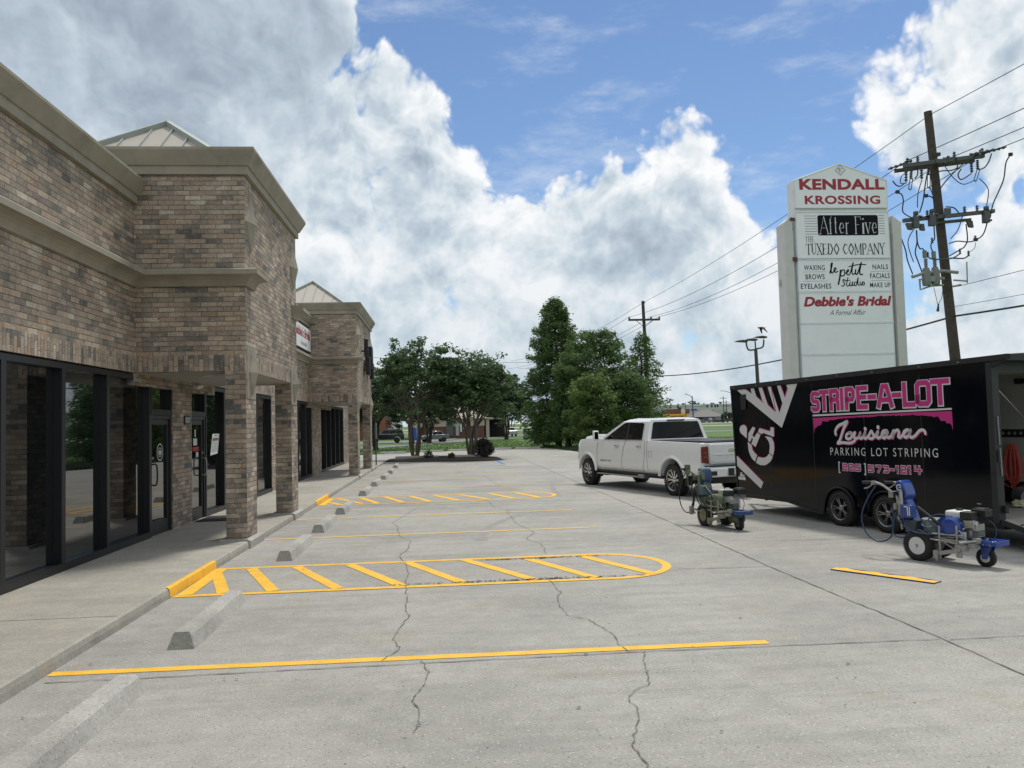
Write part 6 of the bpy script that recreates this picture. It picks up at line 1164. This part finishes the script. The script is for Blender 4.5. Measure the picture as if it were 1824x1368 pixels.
def limb(b, p0, p1, r0, r1, bow=.1, n=5):
    p0, p1 = Vector(p0), Vector(p1); L = (p1 - p0).length; off = Vector((random.gauss(0, 1), random.gauss(0, 1), random.gauss(0, .4))) * L * bow; P = []
    for i in range(n + 1): t = i / n; P.append(p0.lerp(p1, t) + off * math.sin(math.pi * t) * .6 + Vector((random.gauss(0, 1), random.gauss(0, 1), 0)) * L * .012)
    b.tube(P, [r0 + (r1 - r0) * i / n for i in range(n + 1)], 7); return P
def myrtle(name, loc, H, rx, label, seed, stems=6, leafn=150, leaf=LEAF_C, bark=BARK, zc=.42, lean=(0, 0), group=None, size=.17, bare=0):
    random.seed(seed); global rng; rng = np.random.default_rng(seed)
    r = thing(name, label, 'tree', loc, group=group); b = MB(); tips = []
    for k in range(stems):
        a = 2 * math.pi * k / stems + random.uniform(-.3, .3); base = (math.cos(a) * .13, math.sin(a) * .10, -.05); z1 = H * random.uniform(.24, .34)
        p1 = (math.cos(a) * rx * .13 + lean[0] * .2, math.sin(a) * rx * .13, z1); limb(b, base, p1, .085, .062, .06)
        for j in range(3):
            a2 = a + random.uniform(-.8, .8); z2 = H * random.uniform(.42, .58); rr = rx * random.uniform(.25, .5); p2 = (math.cos(a2) * rr + lean[0] * .6, math.sin(a2) * rr, z2); limb(b, p1, p2, .052, .032, .08)
            for q in range(4):
                a3 = a2 + random.uniform(-.9, .9); f = random.uniform(.15, 1.0); rr = rx * math.sqrt(f) * random.uniform(.75, 1.05); z3 = H * (zc + (1 - zc) * math.sqrt(max(0, 1.04 - (rr / rx) ** 2)) * random.uniform(.55, 1.0))
                p3 = (math.cos(a3) * rr + lean[0], math.sin(a3) * rr + lean[1], z3); P = limb(b, p2, p3, .028, .008, .08, 4); tips.append((p3, 1.0)); tips.append((tuple(P[-2]), .8))
                if q == 3: pl_ = (math.cos(a3) * rx * random.uniform(.5, 1.0) + lean[0], math.sin(a3) * rx * random.uniform(.5, 1.0), H * random.uniform(.36, .50)); limb(b, p2, pl_, .02, .006, .1, 4); tips.append((pl_, 1.0))
                if q % 2 == 0: tips.append((tuple(P[-3]), .6))
    b.build('trunk', bark, r, smooth=True)
    C = []
    for (c, s) in tips:
        n_ = int(leafn * s * random.uniform(.3, 1.5))
        for _ in range(3):
            o = rng.normal(size=3) * np.array([.38, .38, .18]); C.append(clump(np.array(c) + o, .36 * random.uniform(.7, 1.3), n_ // 3, .55))
    C = np.concatenate(C); quads('crown', leaves(C, size, .45), leaf, r); return r
def cypress(name, loc, H, rb, label, seed, z0=.7, leaf=LEAF_P, bark=BARKD, dens=1.0, nb=150, p=.75, size=.20, round_=0, trunks=1, group=None):
    random.seed(seed); global rng; rng = np.random.default_rng(seed); r = thing(name, label, 'tree', loc, group=group); b = MB()
    limb(b, (0, 0, -.05), (random.gauss(0, .08), random.gauss(0, .08), H * .97), .20 if H > 6 else .12, .02, .01, 8)
    b.lathe([(.34 if H > 6 else .2, 0), (.24 if H > 6 else .14, .35), (.17, 1.0)], (0, 0, -.05), (0, 0, 1), 10)
    C = []; DR = []
    for k in range(nb):
        t = (k + random.random()) / nb; z = z0 + (H - z0) * t; u = 1 - t
        prof = (u ** p if not round_ else math.sin(math.pi * min(1, u * .78 + .06)) ** .7) * rb * (1 if t > .16 else .62 + t * 2.4)
        L = prof * random.uniform(.62, 1.18) + .15; a = k * 2.39996 + random.uniform(-.4, .4); d0 = np.array([math.cos(a), math.sin(a), 0])
        rise = random.uniform(.02, .25) * L; tip = d0 * L + np.array([0, 0, z + rise * (.6 if t < .5 else 1.6) - (.25 * L if t < .3 else 0)])
        b.tube([(0, 0, z - .05), tuple(d0 * L * .5 + np.array([0, 0, z + rise * .5])), tuple(tip)], [.035, .02, .006], 4)
        n_ = int(dens * (18 + 46 * L)); s = np.sqrt(rng.uniform(.06, 1, n_)); w_ = .16 + .20 * L * (1.05 - s) + .10
        base = np.array([0, 0, z])[None] * (1 - s[:, None]) + tip[None] * s[:, None]; sd = np.array([-d0[1], d0[0], 0]); lat = rng.normal(size=n_) * w_
        P_ = base + lat[:, None] * sd[None] + np.stack([np.zeros(n_), np.zeros(n_), rng.normal(size=n_) * .13 - abs(lat) * .25], 1); C.append(P_)
        DR.append(np.repeat((d0 * .8 + np.array([0, 0, -.35]))[None], n_, 0) + np.sign(lat)[:, None] * sd[None] * .7)
    b.build('trunk', bark, r, smooth=True); quads('crown', leaves(np.concatenate(C), size, .2, np.concatenate(DR), .42), leaf, r); return r
# tree island
isl = [(-3.35, 44.2), (-2.2, 43.7), (-.5, 42.9), (1.0, 42.3), (2.5, 42.0), (3.0, 43.0), (2.9, 45.5), (2.2, 48.5), (-.2, 49.0), (-2.4, 49.2), (-3.4, 47)]
b = MB(); n_ = len(isl); cx, cy = sum(p[0] for p in isl) / n_, sum(p[1] for p in isl) / n_; rings = []
for f, z in ((1, .0), (.97, .06), (.75, .13), (.4, .18)): rings += [(cx + (x - cx) * f * random.uniform(.98, 1.02), cy + (y - cy) * f, z + random.uniform(-.01, .015) * (f < 1)) for x, y in isl]
b.add(rings + [(cx, cy, .2)], [(j * n_ + i, j * n_ + (i + 1) % n_, (j + 1) * n_ + (i + 1) % n_, (j + 1) * n_ + i) for j in range(3) for i in range(n_)] + [(3 * n_ + i, 3 * n_ + (i + 1) % n_, 4 * n_) for i in range(n_)])
tag(b.build('mulch_bed', MULCH), kind='structure')
C = np.stack([rng.uniform(-3.2, 2.7, 2600), rng.uniform(42.4, 48.6, 2600), rng.uniform(.10, .2, 2600)], 1)
for x0, x1, y, lab in ((-2.75, -.45, 44.55, 'low concrete kerb in the mulch at the foot of the taller crape myrtle'), (.35, 2.1, 44.0, 'low concrete kerb in the mulch at the foot of the shorter crape myrtle')):
    o = MB().box(x0, x1, y, y + .2, .05, .28).build('garden_kerb', CURB, bevel=.03); tag(o, lab, 'kerb', 'kerbs in the mulch bed')
myrtle('crape_myrtle', (-1.73, 46.3, .1), 6.85, 2.75, 'taller multi-stemmed crape myrtle of the pair on the mulch island, nearer the shops', 4, 6, 135, lean=(.35, 0))
myrtle('crape_myrtle', (1.37, 45.6, .1), 6.0, 2.35, 'shorter vase-shaped crape myrtle on the mulch island beside the dark round shrub', 9, 6, 130, lean=(.25, 0), zc=.36)
random.seed(21); rng = np.random.default_rng(21)
sh = thing('shrub', 'dark rounded shrub at the end of the mulch island beside the shorter crape myrtle', 'shrub', (2.02, 44.1, .08)); b = MB(); C = []
for k in range(26):
    a = random.uniform(0, 6.28); e = random.uniform(.2, 1.4); q = np.array([math.cos(a) * math.cos(e) * .50, math.sin(a) * math.cos(e) * .45, .12 + math.sin(e) * .95]); limb(b, (0, 0, 0), q, .02, .006, .1, 3); C.append(clump(q * .86, .24, 170, .9)); C.append(clump(q * .5, .25, 60))
b.build('stem', BARKD, sh); quads('foliage', leaves(np.concatenate(C), .085, .3), LEAF_S, sh)
for x, y, h, lab in ((-.95, 44.4, .42, 'taller spiky small plant in the mulch just beside the taller crape myrtle'), (.28, 43.6, .28, 'lower dark small plant in the mulch midway between the two crape myrtles')):
    C = clump((0, 0, h * .5), h * .7, 240, .8); s = tag(quads('small_plant', leaves(C, .13, .1, np.repeat(np.array([[0, 0, .9]]), 240, 0), .3), LEAF_D), lab, 'plant'); s.location = (x, y, .14)
# cypress group
cypress('bald_cypress', (8.9, 64.2, 0), 11.7, 3.35, 'tallest dark green conical cypress of the group beyond the pickup', 31, .75, dens=2.0, nb=225, p=.62)
cypress('bald_cypress', (9.15, 60.7, 0), 6.6, 2.0, 'short cypress with a thick dark trunk in front of the tallest conical one', 32, .95, dens=1.5, nb=90)
cypress('bald_cypress', (11.4, 60.2, 0), 8.5, 3.0, 'broad rounded bright green cypress between the tallest conical one and the airy one', 33, .6, leaf=LEAF_P, dens=1.9, nb=150, round_=1)
cypress('bald_cypress', (10.4, 56.6, 0), 5.0, 1.9, 'small light green cypress in front of the group over the pickup hood', 34, .3, leaf=LEAF_P2, dens=1.7, nb=90, round_=1)
cypress('bald_cypress', (15.15, 61.2, 0), 8.5, 2.4, 'airy cypress with gaps of sky through it, in front of the far utility pole', 35, .5, dens=.95, nb=120, p=.62)
cypress('bald_cypress', (13.2, 57.6, 0), 5.2, 1.9, 'low dense cypress at the foot of the airy one, behind the pickup roof', 36, .3, dens=1.6, nb=85, round_=1)
# lot-edge kerb stops by the grass
FARL = ['nearest the far shop tower', 'seen between far tower and taller crape myrtle', 'seen between the two crape myrtle trunks', 'just past the dark round shrub', 'nearest the cypress trees']
for i, (x, y) in enumerate(((-3.7, 57.75), (-1.15, 59.0), (1.1, 59.55), (3.85, 59.95), (6.05, 60.3))):
    o = dup(ws0); o.location = (x, y, 0); o.rotation_euler = (0, 0, R(90 - (14 if i < 1 else 8))); tag(o, 'pale wheel stop along the far grass edge, ' + FARL[i], 'wheel stop', 'wheel stops along the far grass edge')
# far crape myrtles and trees across the street
myrtle('crape_myrtle', (7.45, 100.5, -.05), 8.6, 3.3, 'dark crape myrtle across the street, between the brick building and the tallest cypress', 51, 7, 150, LEAF_D, BARKD, size=.24, zc=.34)
myrtle('crape_myrtle', (-1.8, 91, -.05), 6.6, 2.6, 'dark many-stemmed small tree across the street, seen below the taller crape myrtle crown', 52, 7, 120, LEAF_D, BARKD, size=.24, zc=.34)
myrtle('shade_tree', (-5.9, 70, -.05), 7.4, 2.7, 'dark leafy tree just beyond the far end of the shops', 53, 6, 190, LEAF_D, BARKD, size=.20, zc=.22)
for i, (x, y, h, rx) in enumerate(((-9, 135, 9, 5), (-1.5, 140, 9.5, 5), (5.5, 142, 9, 4.5), (12, 150, 8, 5), (-16, 120, 9, 5))):
    myrtle('far_tree', (x, y, -.05), h, rx, ['leafy tree behind the red-brick house beyond the black SUV', 'leafy tree behind the middle of the brick and tan building', 'leafy tree behind the carport end of the brick and tan building', 'leafy tree in the far gap between crape myrtle and tall cypress', 'leafy tree farthest behind the far shop tower'][i], 60 + i, 5, 130, LEAF_F if i > 2 else LEAF_D, BARKD, size=.42, zc=.25, group='trees behind the buildings across the street')
# rough grass along the lot edge and lawn
N = 60000; t = rng.uniform(0, 1, N); X = rng.uniform(-30, 60, N); Y = 0 * X
ex = np.array([p[0] for p in [(-30, 50)] + EDGE[:10] + [(11, 52), (60, 52)]]); ey = np.array([p[1] for p in [(-30, 50)] + EDGE[:10] + [(11, 52), (60, 52)]])
Y = np.interp(X, ex, ey) + .15 + rng.uniform(0, 1, N) ** 1.5 * 30
keep = ~((X < 14) & (Y > 74 + np.maximum(0, X + 6) * 2.3)); X, Y = X[keep], Y[keep]; N = len(X)
C = np.stack([X, Y, np.full(N, .02)], 1); tag(quads('grass', leaves(C, .10, 0, np.repeat(np.array([[0, 0, 1.0]]), N, 0), .4), BLADE), kind='stuff')
N = 2600; X = rng.uniform(7.9, 13.5, N); Y = np.interp(X, [7.9, 8.4, 9.2, 10.5, 13.5], [58, 50.4, 46.2, 43.2, 42]) + rng.uniform(.1, 1, N) ** 1.3 * 9
tag(quads('ground_cover', leaves(np.stack([X, Y, np.full(N, .06)], 1), .34, 0, np.repeat(np.array([[0, 0, .8]]), N, 0), .4), LEAF_D), kind='stuff')

# ================================================================== ACROSS THE STREET
bk = thing('brick_building', 'low red-brick and tan building with pale roof and grey electrical cabinets behind the crape myrtles', 'building', (.2, 121, 0)); BK = Matrix.Translation((-.2, -121, 0))
MB(BK).box(-5.4, 5.6, 118.4, 128, -.1, 1.7).build('wall', REDB, bk); MB(BK).box(-5.45, 5.65, 118.3, 128, 1.7, 2.85).build('siding', TAN, bk)
b = MB(BK); b.add([(-5.9, 117.9, 2.8), (6.1, 117.9, 2.8), (6.1, 128.5, 2.8), (-5.9, 128.5, 2.8), (-3, 123, 4.6), (3.2, 123, 4.6)], [(0, 1, 5, 4), (1, 2, 5), (2, 3, 4, 5), (3, 0, 4), (0, 3, 2, 1)]); b.build('roof', pmat('tan_roof', (.33, .29, .24), .9, var=.15), bk)
for x0, x1, z0, z1, nm, m in ((.1, 1.15, .35, 2.1, 'electrical_cabinet', GREYM), (1.45, 1.95, .35, 2.5, 'electrical_cabinet', TRIMM), (2.1, 2.35, .9, 1.9, 'meter_box', WHITE), (2.55, 2.75, 1.3, 1.7, 'meter_box', WHITE), (-.55, -.3, .2, .7, 'meter_box', WHITE), (-4.4, -3.7, -.05, 1.9, 'door', WHB), (-3.6, -3.1, .9, 1.5, 'window', GLASS)):
    b = MB(BK); b.box(x0, x1, 118.22, 118.4, z0, z1); b.build(nm, m, bk)
b = MB(BK); b.box(.35, .95, 118.26, 118.36, 2.1, 3.0); b.build('conduit', GREYM, bk)
b = MB(BK); b.box(5.65, 9.3, 118.5, 127, 2.6, 2.9); b.build('carport_roof', TAN, bk)
for x in (5.85, 8.6):
    b = MB(BK); b.box(x, x + .5, 118.6, 119.1, -.1, 2.6); b.build('carport_post', TAN, bk)
b = MB(BK); b.box(5.7, 9.2, 126.4, 126.6, -.1, 2.6); b.build('carport_back', pmat('dark_wall', (.03, .03, .03), .9), bk)
hs = thing('brick_house', 'small orange-red brick house with gabled roof half hidden behind the black SUV and far tower', 'house', (-12.5, 128, 0)); HM = Matrix.Translation((12.5, -128, 0))
MB(HM).box(-17, -8.2, 124, 132, -.1, 2.9).build('wall', pmat('orange_brick', (.30, .13, .085), .9, var=.2), hs)
b = MB(HM); b.prism([(-17.4, 2.85), (-7.8, 2.85), (-12.6, 5.6)], lambda a, z, t: (a, t, z), 123.6, 132.4); b.build('roof', ROOFG, hs)
b = MB(HM); b.box(-9.9, -8.9, 123.5, 124, -.1, 5.4); b.build('chimney', pmat('orange_brick', (.3, .13, .085)), hs); b = MB(HM); b.box(-11.5, -10.4, 123.96, 124.0, 1.0, 2.2); b.build('window', GLASS, hs)
vs_ = thing('notice_sign', 'small white sign board on a pole behind the black SUV', 'sign', (-6.6, 112, 0)); MB().box(-.75, .75, -.05, .05, 1.7, 2.5).build('board', WHITE, vs_); MB().box(.5, .6, .05, .15, 0, 5.2).build('post', DKMETAL, vs_); MB().box(-.6, .4, -.06, -.05, 2.0, 2.2).build('band', pmat('muted_red', (.3, .12, .1), .6), vs_)
bb = thing('blue_sign', 'blue upright sign panel standing behind the stems of the taller crape myrtle', 'sign', (-3.35, 88, 0)); MB().box(-.25, .25, -.03, .03, .35, 1.7).build('panel', SIGNBLUE, bb); MB().box(-.03, .03, .03, .09, -.05, 1.6).build('post', GREYM, bb)
def car(label, loc, rot, L, Hh, m, kind='suv', group=None, name='parked_car', cat='car'):
    r = thing(name, label, cat, loc, rot, group); wd = L * .40; h = Hh; wr = h * .205
    if kind == 'sedan': low = [(-.5, .24), (-.5, .58), (-.46, .66), (-.30, .68), (.12, .66), (.44, .58), (.5, .48), (.5, .24)]; top = [(-.34, .66), (-.22, .96), (-.08, 1.0), (.04, .98), (.20, .64)]
    elif kind == 'pickup': low = [(-.5, .28), (-.5, .66), (.16, .68), (.44, .63), (.5, .54), (.5, .28)]; top = [(-.06, .66), (-.04, .98), (.08, 1.0), (.15, .96), (.25, .66)]
    else: low = [(-.5, .24), (-.5, .58), (-.48, .64), (.16, .64), (.44, .57), (.5, .46), (.5, .24)]; top = [(-.49, .62), (-.455, .95), (-.36, 1.0), (.0, 1.0), (.10, .95), (.22, .62)]
    lo = [(x * L, z * h) for x, z in low]; tp = [(x * L, z * h) for x, z in top]
    c1, c2 = -.30 * L, .31 * L
    lo = lo[:-1] + [lo[-1]] + arc(c2, wr, wr * 1.25, R(10), R(170), 8) + arc(c1, wr, wr * 1.25, R(10), R(170), 8)
    solid('body', lo, wd / 2, -wd / 2, lambda z: .06 * h * max(0, (z / h - .5)) * 2, m, r, bevel=.03)
    g0 = .62 * h; solid('cab', tp, wd / 2, -wd / 2, lambda z: .05 * h + max(0, z - g0) * .36, m, r, bevel=.03)
    gi = lambda z: wd / 2 - (.05 * h + max(0, z - g0) * .36) + .006
    xs0, xs1 = tp[0][0], tp[-1][0]; xt0, xt1 = tp[1][0], tp[-2][0]
    for sy in (1, -1):
        for f0, f1 in ((.04, .30), (.33, .60), (.63, .93)) if kind == 'suv' else ((.08, .48), (.52, .90)):
            z0, z1 = .66 * h, .91 * h; kk = (.91 - .62) / (tp[1][1] / h - .62)
            xa = lambda f, z: (xs0 + (xs1 - xs0) * f) * (1 - (z - g0) / (tp[1][1] - g0)) + (xt0 + (xt1 - xt0) * f) * ((z - g0) / (tp[1][1] - g0))
            b = MB(); b.add([(xa(f0, z0), sy * gi(z0), z0), (xa(f1, z0), sy * gi(z0), z0), (xa(f1, z1), sy * gi(z1), z1), (xa(f0, z1), sy * gi(z1), z1)], [(0, 1, 2, 3)]); b.build('side_window', CGLASS, r)
    for (xa_, za), (xb_, zb), dx in ((tp[-1], tp[-2], .012), (tp[0], tp[1], -.012)):
        b = MB(); za2, zb2 = za + (zb - za) * .12, za + (zb - za) * .9; q = lambda z: xa_ + (xb_ - xa_) * (z - za) / (zb - za) + dx
        b.add([(q(za2), -gi(za2) + .08, za2 + .01), (q(za2), gi(za2) - .08, za2 + .01), (q(zb2), gi(zb2) - .08, zb2 + .01), (q(zb2), -gi(zb2) + .08, zb2 + .01)], [(0, 1, 2, 3)]); b.build('windscreen', CGLASS, r)
    for cx_ in (c1, c2):
        for sy in (1, -1):
            b = MB(); b.lathe([(wr * .6, -.1), (wr, -.09), (wr, .09), (wr * .6, .1)], (0, 0, 0), (0, 1, 0), 20); w_ = b.build('wheel', RUBBER, r, loc=(cx_, sy * (wd / 2 - .10), wr), smooth=True)
            b = MB(); b.lathe([(wr * .62, sy * .09), (wr * .55, sy * .10), (0, sy * .085)], (0, 0, 0), (0, 1, 0), 14); b.build('rim', STEEL, w_)
    for sy in (1, -1):
        b = MB(); b.box(.485 * L, .497 * L, sy * wd * .46, sy * wd * .30, .44 * h, .52 * h); b.build('headlight', WHITE, r); b = MB(); b.box(-.498 * L, -.503 * L, sy * wd * .46, sy * wd * .36, .46 * h, .60 * h); b.build('tail_light', REDL, r)
    if kind == 'suv': b = MB(); b.tube([(x * L, wd * .36, h * 1.02) for x in (-.40, -.05)], .02, 5); b.tube([(x * L, -wd * .36, h * 1.02) for x in (-.40, -.05)], .02, 5); b.tube([(-.47 * L, gi(.66 * h) + .004, .655 * h), (.19 * L, gi(.66 * h) + .004, .655 * h)], .012, 5); b.build('roof_rack', CHROME, r)
    return r
car('black SUV with chrome wheels parked on the drive across the street near the brick house', (-7.0, 97.2, -.03), R(186), 4.1, 1.62, NAVY, name='parked_suv', cat='suv')
car('dark car half hidden behind the stems of the taller crape myrtle', (-1.35, 95.5, -.03), R(200), 3.3, 1.3, GREYC, 'sedan')
car('grey and white vehicle under the carport of the brick building', (9.6, 122, -.03), R(100), 3.6, 1.4, pmat('silver_car', (.35, .36, .37), .25), 'sedan')
GC = 'cars on the far road beyond the pickup'
car('dark SUV on the far road in front of the diner, beside the pickup roof', (103.7, 340, -.03), R(165), 4.9, 2.2, NAVY, name='parked_suv', cat='suv', group=GC)
car('grey sedan in front of the hip-roofed building on the far road', (114.4, 352.3, -.03), R(162), 6.2, 2.0, GREYC, 'sedan', group=GC)
car('dark pickup on the far road beside the trailer front edge', (122.9, 347, -.03), R(165), 6.6, 2.5, NAVY, 'pickup', group=GC, name='far_pickup', cat='truck')
# far row of buildings
FB = lambda x, y: Matrix.Translation((-x, -y, 0))
o = thing('warehouse', 'long pale warehouse wall along the horizon above the far road', 'building', (145, 480, 0)); M_ = FB(145, 480); MB(M_).box(100, 215, 472, 500, -.1, 10.2).build('wall', WHB, o)
b = MB(M_); b.box(99.5, 215.5, 471.5, 500, 9.5, 10.5); b.build('roof_band', pmat('pale_band', (.60, .62, .62), .7), o); b = MB(M_)
for x in (124, 141, 158): b.box(x, x + 9, 471.7, 472, 4.6, 7.6)
b.build('wall_panel', pmat('pale_grey_wall', (.44, .45, .44), .8), o)
o = thing('restaurant', 'low roadside diner with yellow fascia, red-orange band and brick top', 'building', (114.5, 398, 0)); M_ = FB(114.5, 398)
MB(M_).box(107.5, 121, 394, 404, -.1, 2.2).build('wall', pmat('diner_glass', (.09, .09, .09), .4), o); MB(M_).box(107, 121.4, 393.2, 404, 2.3, 4.5).build('yellow_fascia', ORANGE, o); MB(M_).box(106.8, 121.6, 393, 404, 1.75, 2.3).build('red_band', ORED, o)
MB(M_).box(109, 116.6, 396, 403, 4.5, 7.0).build('brick_top', REDB, o); MB(M_).box(116.9, 119.5, 397, 403, 4.5, 6.8).build('white_top', WHITE, o); MB(M_).box(119.4, 121, 396, 402, 4.5, 6.9).build('brick_stack', REDB, o); MB(M_).box(115.2, 116.6, 395.5, 396.5, 7.0, 7.8).build('roof_unit', BLACK, o)
text('lettering', 'WAFFLE HOUSE', (110.3, 2.95, 117.0, 3.75), lambda a, z, t: (a - 114.5, 393.2 - 398 - .03 - t, z), INK, o, bold=.05, space=1.1)
b = MB(M_)
for k in range(9): b.box(108 + k * 1.45, 109.1 + k * 1.45, 393.85, 394, .5, 1.75)
b.build('window', pmat('pale_window', (.35, .37, .38), .3), o)
o = thing('bank_building', 'hip-roofed grey-brown building with a small pointed tower beside the diner', 'building', (122.5, 376, 0)); M_ = FB(122.5, 376)
MB(M_).box(116.5, 129, 371.5, 382, -.1, 2.9).build('wall', pmat('grey_brick', (.15, .13, .115), .9, var=.2), o)
b = MB(M_); b.add([(115.3, 370.5, 2.9), (130.3, 370.5, 2.9), (130.3, 383, 2.9), (115.3, 383, 2.9), (120.5, 376.5, 5.8), (124.5, 376.5, 5.8)], [(0, 1, 5, 4), (1, 2, 5), (2, 3, 4, 5), (3, 0, 4), (0, 3, 2, 1)]); b.build('roof', ROOFG, o)
b = MB(M_); b.box(115.2, 130.4, 370.4, 370.6, 2.75, 3.1); b.build('fascia', WHB, o); b = MB(M_)
for x in (117.0, 121.5, 125.5): b.box(x, x + 2.6, 371.4, 371.5, .3, 2.4)
b.build('window', GLASS, o); b = MB(M_); b.add([(117, 384, 3), (122, 384, 3), (122, 389, 3), (117, 389, 3), (119.5, 386.5, 6.6)], [(0, 1, 4), (1, 2, 4), (2, 3, 4), (3, 0, 4)]); b.build('tower_roof', pmat('slate', (.20, .215, .225), .8), o)
MB().box(119.3, 122.4, 366.4, 367.5, -.05, 1.9).build('utility_cabinet', pmat('cabinet_pale', (.46, .48, .45), .7)); tag(bpy.context.scene.objects['utility_cabinet'], 'pale utility cabinet in front of the hip-roofed building', 'cabinet')
def gantry(label, x0, x1, y, z, px, sigs):
    r = thing('traffic_signal', label, 'traffic signal', (px, y, 0)); M_ = FB(px, y); b = MB(M_); b.cyl((px, y, -.05), (px, y, z + 1.6), .20, .14, 8); b.build('pole', DKMETAL, r); b = MB(M_); b.tube([(x0, y, z + .35), (x1, y, z + .5)], .08, 6); b.build('mast_arm', DKMETAL, r)
    for x in sigs: b = MB(M_); b.box(x - .28, x + .28, y - .5, y - .1, z - .75, z + .45); b.build('signal_head', BLACK, r, bevel=.03)
gantry('traffic signal mast with two hanging heads over the diner', 88, 98, 323, 7.1, 97, (90.7, 93.7)); gantry('traffic signal mast with four dark heads over the hip-roofed building', 104, 119.5, 322.4, 7.1, 119.5, (105.7, 107.6, 109.0, 110))
b = MB(); 
o = thing('street_light', 'tall grey street light with a long raised arm and blue street sign beside the diner', 'street light', (91, 293.6, 0)); MB().cyl((0, 0, -.05), (-.2, 0, 10.3), .28, .2, 8).build('shaft', GREYM, o); b = MB(); b.tube(smoothpath([(-.2, 0, 9.6), (-1.0, 0, 10.5), (-2.6, 0, 11.1)], 4), .10, 6); b.box(-3.0, -2.2, -.2, .2, 11.0, 11.2); b.build('lamp_arm', GREYM, o); MB().box(-1.0, 1.3, -.4, -.3, 4.9, 5.6).build('street_name_sign', SIGNBLUE, o)
o = thing('street_light', 'street light with a curved arm reaching out above the front corner of the trailer', 'street light', (71.5, 194.8, 0)); MB().cyl((0, 0, -.05), (0, 0, 7.8), .16, .1, 8).build('shaft', GREYM, o); b = MB(); b.tube(smoothpath([(0, 0, 7.7), (-1.6, 0, 8.1), (-3.2, 0, 8.55), (-4.1, 0, 8.6)], 4), .06, 6); b.build('lamp_arm', GREYM, o)
for x, y, h, lab in ((119.2, 341.3, 11.3, 'taller of two far utility poles near the trailer front edge'), (121.4, 344, 9.6, 'shorter of two far utility poles near the trailer front edge')):
    o = thing('utility_pole', lab, 'utility pole', (x, y, 0)); MB().cyl((0, 0, -.05), (0, 0, h), .22, .16, 8).build('shaft', WOODP, o); b = MB(); b.box(-1.6, 1.6, -.3, -.2, h - .95, h - .75); b.box(-1.3, 1.3, -.3, -.2, h - 2.6, h - 2.4); b.build('crossarm', WOODP, o)
for i, (x, y, h, rx, lab) in enumerate(((160, 510, 14.2, 8, 'large round green tree behind the warehouse roof'), (174, 512, 12.6, 6.5, 'green tree behind the warehouse roof nearest the trailer'), (151, 512, 12.0, 4.5, 'small green tree behind the warehouse beside the street light'))):
    myrtle('far_tree', (x, y, -.05), h, rx, lab, 80 + i, 5, 110, LEAF_F, BARKD, size=1.0, zc=.3, group='trees behind the warehouse')
myrtle('shrub', (125.2, 353.5, -.05), 4.9, 2.6, 'dark bushy shrub beside the far poles', 90, 5, 80, LEAF_D, BARKD, size=.6, zc=.2)
